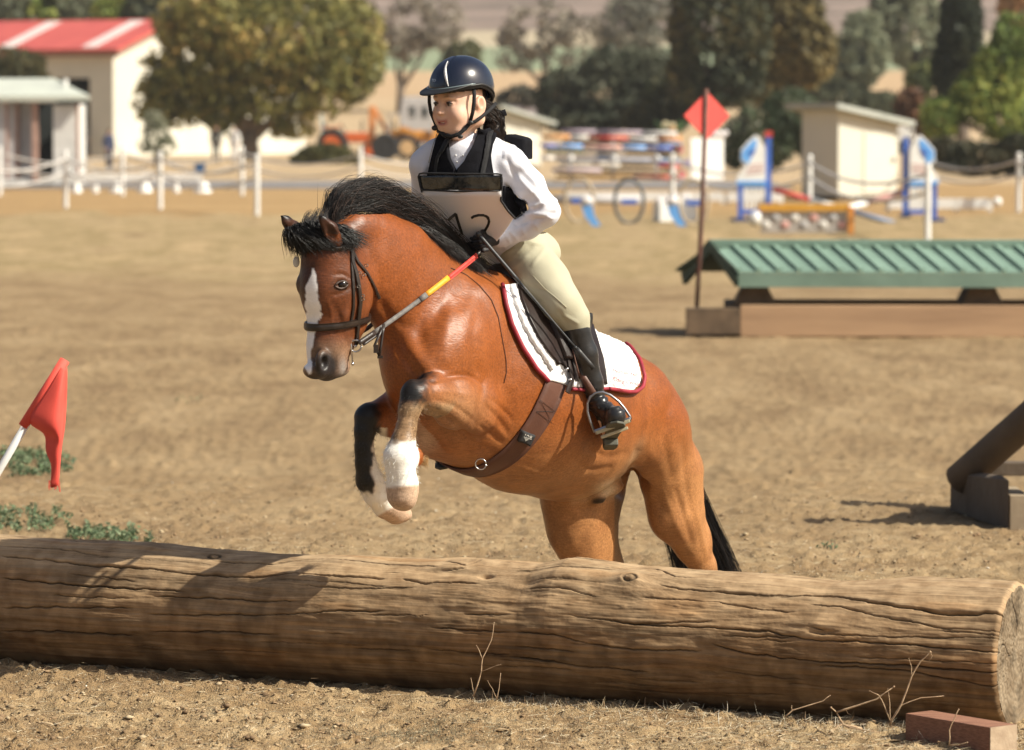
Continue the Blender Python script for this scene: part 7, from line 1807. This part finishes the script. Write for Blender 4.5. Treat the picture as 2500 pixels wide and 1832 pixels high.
# ---------------- riding crop (held, so a thing of its own)
c0_ = S(1168, 572, .115); _bh = BOB.ray_cast(CAM, pdir(1436, 880).normalized())[0]; c1_ = at(1449, 900, (_bh.y if _bh else anN.y - .09) - .022); crop_ = empty('riding_crop', c0_ * .5 + c1_ * .5, 'long black riding crop held in the rider hand, pointing down across the leg', 'riding crop'); crop_['_abs'] = list(crop_.location)
def cl(t): return c0_ + (c1_ - c0_) * t + Vector((0, -.012 * math.sin(math.pi * t), 0))
stick_m = mat('black_stick', (.030, .034, .038), (.02, .022, .026), 60, .45, .0006, 300)
mb = MB(); mb.tube([cl(t) for t in np.linspace(0, .36, 8)], [.0075] * 7 + [.0065], 9); mb.ball(cl(0), .011, 10, 7); mb.build('handle', stick_m, crop_, True)
mb = MB(); mb.tube([cl(t) for t in np.linspace(.36, .84, 10)], np.linspace(.0052, .0036, 10), 8); mb.build('shaft', stick_m, crop_, True)
mb = MB(); mb.tube([cl(.835), cl(.85)], [.006, .007], 8); mb.build('collar', stick_m, crop_, True)
ribbon('flapper', [cl(t) for t in np.linspace(.85, 1.0, 5)], .018, .006, mat('flapper_leather', (.03, .03, .032), None, 40, .5), crop_)
# ================================================================== HELMET
navy = mat('navy_carbon_shell', (.006, .010, .024), (.004, .006, .015), 160, .22, coat=.8, spec=.5)
navy2 = mat('navy_panel', (.005, .008, .028), (.004, .006, .02), 10, .25, coat=.8)
hrim = mat('black_trim', (.015, .015, .016), None, 20, .5); silv = mat('silver_stripe', (.75, .74, .72), (.5, .5, .5), 160, .3)
Hh = hp(-.018, 0, .052); RA, RB, RC_ = .134, .109, .130
def rimz(t):  # height of the shell edge around the head (t=0 front)
    c = math.cos(t); return .010 + .012 * math.sin(t) ** 2 - (.062 * max(0, -c) ** 1.3)
def dome(t, ph, off=0.):  # ph 0 top .. 1 rim
    z0 = rimz(t); zz = z0 + (RC_ - z0) * math.cos(ph * math.pi / 2) if z0 >= 0 else 0
    a = math.pi / 2 * (1 - ph) ; z = RC_ * math.sin(a) * (1) ; lo = z0
    z = lo + (RC_ - lo) * math.sin(a); rr_ = math.sqrt(max(0, 1 - max(0, z / RC_) ** 2.25)); rr_ *= (1 - .10 * max(0, -z / RC_) * 2)
    rdg = .0035 * math.exp(-((abs(math.sin(t)) - .34) / .10) ** 2) * (1 if math.cos(t) > -.2 else .4) * math.sin(math.pi * min(1, ph * 1.05))
    return Hh + hf * ((RA + off + rdg) * rr_ * math.cos(t)) + hl * ((RB + off + rdg) * rr_ * math.sin(t)) + hu * (z + off * math.sin(a))
def dome_patch(name, t0, t1, p0, p1, nt_, np_, off, m, par, closed=False):
    V = []; 
    for k in range(2):
        for i in range(np_):
            for j in range(nt_): V.append(dome(t0 + (t1 - t0) * j / (nt_ - 1), p0 + (p1 - p0) * i / (np_ - 1), off - (.006 if k else 0)))
    idx = np.arange(2 * nt_ * np_).reshape(2, np_, nt_); F_ = [np.stack([idx[0, :-1, :-1], idx[0, 1:, :-1], idx[0, 1:, 1:], idx[0, :-1, 1:]], -1).reshape(-1, 4), np.stack([idx[1, :-1, :-1], idx[1, :-1, 1:], idx[1, 1:, 1:], idx[1, 1:, :-1]], -1).reshape(-1, 4)]
    F_.append(np.stack([idx[0, -1, :-1], idx[1, -1, :-1], idx[1, -1, 1:], idx[0, -1, 1:]], -1))
    if not closed: F_ += [np.stack([idx[0, :-1, j], idx[1, :-1, j], idx[1, 1:, j], idx[0, 1:, j]], -1) for j in (0, nt_ - 1)] + [np.stack([idx[0, 0, :-1], idx[1, 0, :-1], idx[1, 0, 1:], idx[0, 0, 1:]], -1)]
    return mesh_obj(name, np.array([tuple(v) for v in V]), np.concatenate(F_), m, par, True)
shell = dome_patch('helmet', 0, 2 * math.pi, .001, 1, 97, 30, 0, navy, rider, True)
ab = rider['_abs']
def sub(o, par): o.parent = par; return o
sub(dome_patch('helmet_panel', -.36, .36, .10, .97, 26, 24, .0022, navy2, rider), shell)
# silver stripe between panels on the near side, running up from the brim
st = [(t, p) for t, p in zip(np.linspace(.52, .22, 12), np.linspace(.93, .35, 12))]
V = []; 
for i, (t, p) in enumerate(st):
    w = .052 * math.sin(math.pi * (i + .4) / 12.2); V += [dome(t - w, p, .0045), dome(t + w, p, .0045)]
V += [v - (v - Hh).normalized() * .004 for v in V]; k = len(st); Fs = []
for i in range(k - 1): a = 2 * i; m_ = 2 * k; Fs += [(a, a + 1, a + 3, a + 2), (m_ + a, m_ + a + 2, m_ + a + 3, m_ + a + 1), (a, a + 2, m_ + a + 2, m_ + a), (a + 1, m_ + a + 1, m_ + a + 3, a + 3)]
sub(mesh_obj('helmet_stripe', np.array([tuple(v) for v in V]), Fs, silv, rider, True), shell)
# rim roll and brim
P = [dome(t, 1, .001) for t in np.linspace(0, 2 * math.pi, 61)]; mb = MB(); mb.tube(P, .0050, 7); sub(mb.build('rim_trim', hrim, rider, True), shell)
V = []; nb, mbn = 41, 8
for k in (0, 1):
    for j in range(mbn):
        for i in range(nb):
            t = -1.35 + 2.7 * i / (nb - 1); e = max(0, math.cos(t * math.pi / 2 / 1.35)) ** .8; ex = .050 * e * j / (mbn - 1)
            p = dome(t, .985, .002) + hf * ex * 1.0 + hl * (math.sin(t) * ex * .15) - hu * (.016 * (j / (mbn - 1)) ** 1.5 * e + .006 + (.004 if k else 0)) + hu * .010; V.append(p)
idx = np.arange(2 * nb * mbn).reshape(2, mbn, nb); F_ = [np.stack([idx[0, :-1, :-1], idx[0, 1:, :-1], idx[0, 1:, 1:], idx[0, :-1, 1:]], -1).reshape(-1, 4), np.stack([idx[1, :-1, :-1], idx[1, :-1, 1:], idx[1, 1:, 1:], idx[1, 1:, :-1]], -1).reshape(-1, 4), np.stack([idx[0, -1, :-1], idx[1, -1, :-1], idx[1, -1, 1:], idx[0, -1, 1:]], -1)]
F_ += [np.stack([idx[0, :-1, j], idx[1, :-1, j], idx[1, 1:, j], idx[0, 1:, j]], -1) for j in (0, nb - 1)]
brim = sub(mesh_obj('helmet_brim', np.array([tuple(v) for v in V]), np.concatenate(F_), hrim, rider, True), shell)
tb = [dome(t, .97, .004) for t in np.linspace(-1.25, 1.35, 30)]; mb = MB(); mb.tube(tb, [.0015] + [.0034] * 28 + [.0015], 7); sub(mb.build('brim_piping', mat('teal_grey_piping', (.16, .20, .21), None, 30, .3), rider, True), shell)
# inner padding under the shell
V = []
for i in range(49):
    t = 2 * math.pi * i / 48
    for q in (0, 1): V.append(Hh + (dome(t, 1, -.010) - Hh) * 1.0 - hu * (.012 * q))
F_ = [(2 * i, 2 * i + 2, 2 * i + 3, 2 * i + 1) for i in range(48)]
o = sub(mesh_obj('helmet_lining', np.array([tuple(v) for v in V]), F_, hrim, rider, True), shell); sm = o.modifiers.new('s', 'SOLIDIFY'); sm.thickness = .010
for ch_ in shell.children: ch_.matrix_parent_inverse = Matrix.Identity(4)
# chin strap
def flat(name, pts, w, th, m, par): return ribbon(name, pts, w, th, m, par)
flat('chin_strap', [at(x, y, Hc.y + d) for x, y, d in ((1156, 212, -.075), (1158, 232, -.088), (1157, 252, -.090), (1154, 275, -.085), (1148, 296, -.080))], .014, .003, webb, rider)
flat('chin_strap', [at(x, y, Hc.y + d) for x, y, d in ((1212, 252, .0), (1196, 268, -.035), (1178, 284, -.062), (1160, 297, -.076), (1148, 302, -.080))], .013, .003, webb, rider)
flat('chin_strap', [at(x, y, Hc.y + d) for x, y, d in ((1148, 300, -.080), (1136, 314, -.085), (1120, 328, -.095), (1102, 334, -.090), (1085, 330, -.060), (1068, 318, -.02))], .015, .004, webb, rider)
flat('chin_strap', [at(x, y, Hc.y + d) for x, y, d in ((1048, 226, -.04), (1048, 250, -.03), (1052, 275, -.02), (1062, 300, -.01), (1068, 318, -.0))], .013, .003, webb, rider)
for x, y, d, r_ in ((1149, 300, -.088, .011), (1124, 334, -.098, .010), (1062, 313, -.02, .013)):
    mb = MB(); mb.ball(at(x, y, Hc.y + d), (r_, .006, r_ * .8), 10, 7); mb.build('strap_buckle', hrim, rider, True)
# small round emblem on the front panel
mb = MB(); c_ = dome(-.06, .80, .0055); nrm_ = (dome(-.06, .8, .02) - c_).normalized(); sx_ = nrm_.cross(hu).normalized(); uy_ = sx_.cross(nrm_)
for cx_, sg in ((-.0055, 1), (.0045, -1)):
    P = [c_ + sx_ * (cx_ + .0042 * math.cos(t)) + uy_ * (.0055 * math.sin(t)) for t in np.linspace(.6 if sg < 0 else 0, 6.28 - (.8 if sg < 0 else 0), 14)]; mb.tube(P, .0007, 5)
mb.tube([c_ + sx_ * .006 - uy_ * .005, c_ + sx_ * .010 + uy_ * .007], .0008, 5); sub(mb.build('emblem', mat('faint_emblem', (.16, .19, .26), None, 20, .4), rider, True), shell)
# ---------------- hair: knot and braids behind the ear
dk = (.011, .0075, .006); n = 1500; k = 10; tt = np.linspace(0, 1, k)
r0 = np.array([hp(-.035 - .05 * rng.random(), .070 - .02 * rng.random(), .012 - .05 * rng.random()) for _ in range(n)])
tipc = S(1200, 322, .06); tip = np.array([tuple(tipc + Vector((rnd.gauss(0, .014), rnd.gauss(0, .014), rnd.gauss(0, .018)))) for _ in range(n)])
P = r0[:, None] * (1 - tt)[None, :, None] + tip[:, None] * tt[None, :, None] + (np.array(-hf_ * .035 + hl * .012)[None, None] * np.sin(tt * math.pi)[None, :, None])
P[:, :, 2] += .006 * np.sin(rng.random((n, 1)) * 6 + tt[None] * 9)
strands('hair', P, .0018, rider, hair_cols(n, base=dk, var=.6, tips=(.05, .03, .022), ft=.12))
def braid(c0, c1, rad, turns=5):
    out = []
    for s_ in range(3):
        for f in range(90):
            ph = rng.random() * 6.28; rr_ = rad * .55 * math.sqrt(rng.random()); P = []
            for t in np.linspace(0, 1, 26):
                a = t * turns * 2 * math.pi + s_ * 2.094; tp = (1 - .35 * t); c = c0 + (c1 - c0) * t
                P.append(tuple(c + Vector((math.sin(a) * rad * .7, math.cos(a) * rad * .4, math.sin(2 * a) * rad * .25)) * tp + Vector((math.cos(ph), math.sin(ph), .3 * math.sin(ph))) * rr_ * tp))
            out.append(P)
    return np.array(out)
b1 = braid(S(1193, 270, .06), S(1206, 352, .09), .030, 2.2); b2_ = braid(S(1212, 280, .05), S(1219, 345, .08), .026, 2.2)
for bb in (b1, b2_): strands('braid', bb, .0018, rider, hair_cols(len(bb), base=dk, var=.6, tips=(.06, .036, .026), ft=.15))
G = Sdf(grid1((-.12, .06, .004)), grid1((15.3, 16.1, .005)), grid1((1.85, 2.25, .004)))
for c0_b, c1_b, rr_b in ((S(1190, 262, .06), S(1206, 345, .09), .026), (S(1210, 280, .05), S(1219, 338, .08), .024)):
    for q_ in range(6): G.ell(c0_b + (c1_b - c0_b) * (q_ / 5) + Vector(((-1) ** q_ * .006, 0, 0)), (rr_b, rr_b * .9, rr_b * .8), None, .004)
V, Fc = G.mesh(0); mesh_obj('braid_core', V, Fc, mat('dark_brown_hair', (.014, .009, .007), (.007, .005, .004), 60, .95, .003, 120, stretch=(3, 3, .6), spec=.08), rider)
for x, y in ((1224, 277), (1208, 322)):
    mb = MB(); c = S(x, y, .09); mb.tube([c + Vector((-.018, 0, -.008)), c + Vector((.018, 0, .004))], .013, 10); mb.build('hair_tie', vest_m, rider, True)
# ================================================================== FOREGROUND DEBRIS
def gzv(x, y): return ground_height(np.asarray(x, float), np.asarray(y, float))
def lumps(name, n, xr, yr, size, cols, seed, flat=.6, dens=None, pw=2.5):
    r = np.random.default_rng(seed); x = r.uniform(*xr, n * 3); y = r.uniform(*yr, n * 3)
    u_ = np.abs(x / y) < .15; x = x[u_]; y = y[u_]
    if dens is not None: k = r.random(len(x)) < dens(x, y); x = x[k]; y = y[k]
    x = x[:n]; y = y[:n]; n = len(x); s = size[0] + (size[1] - size[0]) * r.random(n) ** pw
    base = np.array([(1,0,0),(-1,0,0),(0,1,0),(0,-1,0),(0,0,1),(0,0,-1),(.7,.7,.3),(-.7,-.6,.4),(.6,-.7,-.2),(-.6,.7,-.3)], float)[:6]
    fc = np.array([(4,0,2),(4,2,1),(4,1,3),(4,3,0),(5,2,0),(5,1,2),(5,3,1),(5,0,3)])
    a = r.random(n) * 6.28; V = base[None] * (1 + .45 * r.normal(size=(n, 6, 1))) * s[:, None, None] * np.array((1, 1, flat)); c, q = np.cos(a)[:, None], np.sin(a)[:, None]
    V = np.stack([V[..., 0] * c - V[..., 1] * q, V[..., 0] * q + V[..., 1] * c, V[..., 2]], -1); V[..., 0] += x[:, None]; V[..., 1] += y[:, None]; V[..., 2] += (gzv(x, y) + s * .25)[:, None]
    Fq = (fc[None] + (np.arange(n) * 6)[:, None, None]).reshape(-1, 3); cols = np.array(cols); C = cols[r.integers(0, len(cols), n)] * (.75 + .5 * r.random((n, 1)))
    o = mesh_obj(name, V.reshape(-1, 3), Fq, soil_m, None, False, col=np.repeat(C, 6, 0)); tag(o, kind='stuff'); return o
soil_m, nt, b = node_mat('soil_crumb'); a_ = nt.nodes.new('ShaderNodeAttribute'); a_.attribute_name = 'Col'; nt.links.new(a_.outputs['Color'], b.inputs['Base Color']); setin(b, rough=.95, spec=.1)
tan = [(.36, .26, .155), (.30, .205, .12), (.42, .33, .21), (.24, .16, .095)]
lumps('soil_crumbs', 22000, (-2.3, 2.3), (13.4, 15.9), (.0012, .0085), tan, 1, .5, pw=3)
lumps('soil_clods', 1300, (-2.3, 2.3), (13.4, 16.2), (.006, .019), tan + [(.15, .10, .06)], 2, .42, dens=lambda x, y: np.clip(.25 + .9 * (noise2(x * 2.5, y * 5, 3) > .15), 0, 1))
lumps('soil_clods', 5500, (-3.0, 3.0), (16.2, 23), (.003, .015), tan + [(.20, .14, .085)], 3, .5, dens=lambda x, y: np.clip(.15 + .9 * (noise2(x * 1.1, y * 2.5, 9) > .05), 0, 1), pw=3.5)
lumps('pale_pebbles', 700, (-3.2, 3.2), (13.4, 24), (.002, .008), [(.60, .54, .44), (.52, .46, .38)], 4, .6)
def blades(name, n, pos, ln, w, cols, seed, flat=True, up=.5, curl=.3, kind='stuff', parent=None):
    """thin curved blades / straws; pos(r,n)->x,y"""
    r = np.random.default_rng(seed); x, y = pos(r, n); n = len(x); z = gzv(x, y); a = r.random(n) * 6.28; L_ = ln[0] + (ln[1] - ln[0]) * r.random(n) ** 1.6
    el = (r.random(n) * .25 - .03) if flat else (up + (1 - up) * r.random(n)) * 1.35
    d = np.stack([np.cos(a) * np.cos(el), np.sin(a) * np.cos(el), np.sin(el)], 1); sd_ = np.stack([-np.sin(a), np.cos(a), 0 * a], 1)
    k = 4; t = np.linspace(0, 1, k); P = np.stack([x, y, z + (.002 + .006 * r.random(n) if flat else -.003)], 1)[:, None] + d[:, None] * (L_[:, None] * t[None])[..., None]
    P += sd_[:, None] * (curl * L_[:, None] * (r.random((n, 1)) - .5) * t[None] ** 2)[..., None]; P[..., 2] -= (0 if flat else .35) * L_[:, None] * t[None] ** 2 * r.random((n, 1))
    P[..., 2] = np.maximum(P[..., 2], (z + .001)[:, None]) if flat else P[..., 2]
    ww = (w * (.6 + .8 * r.random(n)))[:, None] * (1 - .75 * t[None] ** 2); upv = np.array((0, 0, 1.))
    A = P + sd_[:, None] * ww[..., None]; B = P - sd_[:, None] * ww[..., None]; C_ = P + upv * (ww * .8)[..., None]
    V = np.stack([A, B, C_], 2); idx = np.arange(n * k * 3).reshape(n, k, 3); nx = np.roll(idx, -1, 2); Fq = np.stack([idx[:, :-1], nx[:, :-1], nx[:, 1:], idx[:, 1:]], -1).reshape(-1, 4)
    cols = np.array(cols); C = cols[r.integers(0, len(cols), n)] * (.7 + .5 * r.random((n, 1)))
    o = mesh_obj(name, V.reshape(-1, 3), Fq, soil_m, parent, True, col=np.repeat(C, k * 3, 0))
    if kind: tag(o, kind=kind)
    return o
straw_c = [(.52, .42, .27), (.42, .32, .19), (.30, .20, .12), (.60, .52, .37)]
def fr(xr, yr, f=None):
    def g(r, n):
        m = n * 4; y = r.uniform(*yr, m); px = r.uniform(*xr, m); x = (px - 1250) / F * y; k = r.random(m) < (f(px, y) if f else 1.0); return x[k][:n], y[k][:n]
    return g
def logfront(px): # Y of the log's front foot at pixel column
    return LY0 + (LY1 - LY0) * (px + 60) / 2560 - .30
blades('dry_straw', 5200, fr((-60, 2560), (13.5, 15.9), lambda px, y: (.20 + .8 * smooth(900, 2000, px)) * (y < logfront(px) + .1)), (.010, .075), .0011, straw_c, 11)
blades('dry_straw', 2600, fr((1150, 2560), (13.5, 14.9), lambda px, y: np.exp(-((y - logfront(px) + .12) / .12) ** 2)), (.012, .06), .0012, straw_c + [(.68, .62, .5)], 12, False, .15)
blades('dry_grass', 3800, fr((700, 1500), (13.5, 14.6), lambda px, y: np.exp(-((px - 1000) / 190) ** 2 - ((y - 14.02) / .18) ** 2) + .6 * np.exp(-((px - 1150) / 160) ** 2 - ((y - 14.25) / .12) ** 2)), (.008, .035), .0009, [(.22, .20, .13), (.30, .27, .18), (.15, .13, .09)], 13, False, .1)
blades('dry_straw', 2600, fr((-60, 2560), (16.3, 24), lambda px, y: np.where(noise2(px * .006, y * 1.2, 4) > .0, 1, .1)), (.015, .07), .0014, straw_c, 14)
blades('dry_straw', 1600, fr((-60, 420), (16.4, 18.6), lambda px, y: .3 + .7 * (noise2(px * .01, y * 2, 5) > -.1)), (.03, .16), .0014, [(.62, .52, .33), (.5, .4, .24)], 15, False, .05)
# green ground plants on the left behind the log
def weedpatch(label, cx_, cy_, rx, ry, n, seed, size=.014):
    r = np.random.default_rng(seed); V = []; C = []; m = 0
    c = ground_at(cx_, cy_); o = T_(Vector((c.x, c.y, 0)), 'green_weed', label, 'weed', 'green weeds behind the log'); o['_abs'] = list(o.location)
    a = r.random(n) * 6.28; q = r.random(n) ** .6; px = cx_ + np.cos(a) * q * rx; py = cy_ + np.sin(a) * q * ry
    keep = noise2(px * .05, py * .12, seed) > -.25; px, py = px[keep], py[keep]; n = len(px)
    pts = np.array([tuple(ground_at(x_, y_)) for x_, y_ in zip(px, py)]); z = gzv(pts[:, 0], pts[:, 1]); hgt = .006 + .045 * r.random(n)
    P = np.stack([pts[:, 0], pts[:, 1], z + hgt], 1); nn = r.normal(size=(n, 3)) + np.array((0, -.3, 1.3)); nn /= np.linalg.norm(nn, axis=1)[:, None]
    u_ = np.cross(nn, r.normal(size=(n, 3))); u_ /= np.linalg.norm(u_, axis=1)[:, None]; v_ = np.cross(nn, u_); s = (size * (.5 + .9 * r.random(n)))[:, None]
    V = np.stack([P - u_ * s, P - v_ * s * .45 + nn * s * .15, P + u_ * s, P + v_ * s * .45 + nn * s * .15], 1).reshape(-1, 3); pal = np.array([(.09, .14, .07), (.15, .21, .11), (.23, .28, .16), (.07, .10, .05)])
    C = pal[r.integers(0, 4, n)] * (.8 + .4 * r.random((n, 1)))
    me = mesh_obj('leaf_mass', V, np.arange(n * 4).reshape(n, 4), leaf_mat('leaves'), o, False, col=np.repeat(C, 4, 0)); me['kind'] = 'stuff'
    for _ in range(7):
        i = r.integers(0, n); mb = MB(); mb.tube([Vector((pts[i][0], pts[i][1], z[i] - .005)) - o.location, Vector(P[i]) - o.location], .0015, 5); mb.build('stem', bark, o, base=(0, 0, 0))
weedpatch('green weed patch just behind the leaning flag pole', 55, 1135, 130, 28, 2600, 51, .016)
weedpatch('sparse green weeds at the left end just behind the log', 60, 1275, 120, 26, 1300, 52)
weedpatch('small green weed tuft behind the log, second from left', 205, 1305, 45, 16, 420, 53)
weedpatch('low green weeds touching the back of the log', 285, 1318, 60, 14, 500, 54)
weedpatch('tiny green weed right of the low weeds behind the log', 368, 1326, 16, 8, 90, 55)
for i, (x, y, rx, lb) in enumerate([(2010, 1348, 34, 'faint green weed patch behind the right half of the log'), (455, 985, 40, 'small green weed in the dirt left of the pony')]):
    weedpatch(lb, x, y, rx, 4, 45, 60 + i, .011)
# dry twig weeds standing in front of the log
twig_m = mat('dry_twig', (.50, .36, .22), (.34, .22, .13), 60, .8)
def c9(L_): return [(x / 1.804, 1280 + y / 1.804) for x, y in L_]
def c10(L_): return [(1250 + x / 1.804, 1280 + y / 1.804) for x, y in L_]
def twig(label, branches, Y, name='dry_weed', r0=.0032):
    fx, fy = branches[0][0][0]; o_ = at(fx, fy, Y); o_.z = 0; e = T_(o_, name, label, 'weed'); e['_abs'] = list(o_)
    for pts, r_, dy in branches:
        P = [at(x, y, Y + dy * i / max(1, len(pts) - 1)) for i, (x, y) in enumerate(pts)]
        Q = []
        for a, b_ in zip(P[:-1], P[1:]):
            for t in (0, .5): Q.append(a + (b_ - a) * t + Vector((rnd.uniform(-1, 1), rnd.uniform(-1, 1), rnd.uniform(-1, 1))) * .0015)
        Q.append(P[-1]); rr_ = np.linspace(r_, r_ * .45, len(Q)); mb = MB(); mb.tube(Q, list(rr_), 6); mb.build('twig', twig_m, e, True)
        mb = MB(); mb.ball(Q[-1], r_ * .9, 6, 4); mb.build('bud', twig_m, e, True)
Yw1 = 14.70; Yw2 = 14.02
twig('thin dry forked weed standing in front of the middle of the log', [(c9([(2085, 762), (2120, 650), (2125, 590), (2165, 510), (2176, 435)]), .0030, .0), (c9([(2120, 648), (2165, 632), (2205, 618)]), .0018, -.03), (c9([(2125, 592), (2112, 560), (2098, 535)]), .0018, .0), (c9([(2085, 740), (2078, 700), (2074, 678)]), .0016, 0)], Yw1)
twig('thin grey dry stem next to the forked weed', [(c9([(2190, 775), (2198, 720), (2205, 658)]), .0020, 0), (c9([(2190, 770), (2170, 725), (2148, 690)]), .0014, 0)], Yw1 - .05)
twig('large dry branching weed in front of the right part of the log', [(c10([(1665, 885), (1675, 860), (1715, 795), (1760, 670), (1800, 605), (1842, 563)]), .0042, -.05), (c10([(1675, 855), (1712, 800), (1800, 765), (1900, 757)]), .0024, 0), (c10([(1668, 870), (1640, 800), (1615, 752), (1575, 735)]), .0024, .0), (c10([(1668, 870), (1664, 790), (1655, 725)]), .0020, 0), (c10([(1760, 668), (1760, 630), (1748, 592)]), .0016, 0), (c10([(1842, 563), (1852, 580), (1838, 600)]), .0012, 0)], Yw2)
twig('pale dry stalk lying at an angle left of the large branching weed', [(c10([(1540, 900), (1460, 885), (1430, 830), (1405, 808)]), .0042, 0), (c10([(1428, 830), (1520, 800), (1605, 772), (1682, 716)]), .0042, -.04), (c10([(1455, 880), (1420, 900), (1395, 925)]), .0022, -.03), (c10([(1460, 885), (1520, 905), (1620, 918)]), .0030, -.05), (c10([(1470, 815), (1480, 835), (1490, 840)]), .0014, 0)], Yw2 - .02)
twig('thin brown dry twig low against the log left of the stalk', [(c10([(1200, 852), (1235, 820), (1330, 792), (1370, 778), (1400, 755)]), .0026, 0), (c10([(1235, 820), (1232, 808), (1232, 800)]), .0014, 0)], Yw2 + .12)
twig('curved pale straw leaning on the wooden block', [([(2412 - 150, 1820), (2312, 1775), (2318, 1735), (2340, 1732)][1:] if 0 else c10([(1925, 972), (1928, 905), (1945, 860), (1967, 816)]), .0028, 0), (c10([(1925, 972), (1965, 975), (2005, 962)]), .0028, -.03)], 13.66)
# dry leaves lying about
leafm = mat('dry_leaf', (.55, .42, .25), (.38, .26, .14), 40, .7)
for i, (x, y, r_, lb) in enumerate([(735, 1704, .030, 'pale flat dry leaf lying just in front of the middle of the log'), (558, 1788, .030, 'pale dry leaf near the bottom edge, left of centre'), (112, 1780, .028, 'dry leaf near the bottom left corner'), (1222, 1785, .028, 'tan dry leaf at the bottom centre among the dry grass'), (548, 1686, .018, 'small reddish dry leaf close to the log'), (1445, 1772, .018, 'yellowish dry leaf right of the dry grass patch'), (2186, 1812, .022, 'cream dry leaf left of the wooden block')]):
    p = ground_at(x, y); p.z = gz(p.x, p.y) + .006; e = T_(p, 'dry_leaf', lb, 'leaf'); a = rnd.random() * .6 - .3
    V = []; n_ = 7
    for k in range(n_):
        t = k / (n_ - 1); w = r_ * .34 * math.sin(math.pi * min(1, t * .97 + .02)) ** .8
        for q, hz in ((-1, .25), (0, 0), (1, .3)): V.append((math.cos(a) * r_ * (t * 2 - 1) - math.sin(a) * q * w, math.sin(a) * r_ * (t * 2 - 1) + math.cos(a) * q * w * 1.2, .15 * r_ * math.sin(t * 3) + hz * w))
    Fs = [(k * 3 + q, k * 3 + q + 1, k * 3 + q + 4, k * 3 + q + 3) for k in range(n_ - 1) for q in (0, 1)]
    o = mesh_obj('blade', np.array(V), Fs, leafm, e, True, base=(0, 0, 0)); md = o.modifiers.new('s', 'SOLIDIFY'); md.thickness = .0012

# ================================================================== HAZE
hz_m = bpy.data.materials.new('haze'); hz_m.use_nodes = True; hn = hz_m.node_tree.nodes; hn.clear(); ho = hn.new('ShaderNodeOutputMaterial'); hv = hn.new('ShaderNodeVolumePrincipled')
hv.inputs['Color'].default_value = (.95, .94, .92, 1); hv.inputs['Density'].default_value = .0002; hv.inputs['Anisotropy'].default_value = .2; hz_m.node_tree.links.new(hv.outputs[0], ho.inputs['Volume'])
mb = MB(); mb.box((0, 900, 99), (1700, 3500, 202)); hz = mb.build('haze', hz_m); tag(hz, kind='stuff')
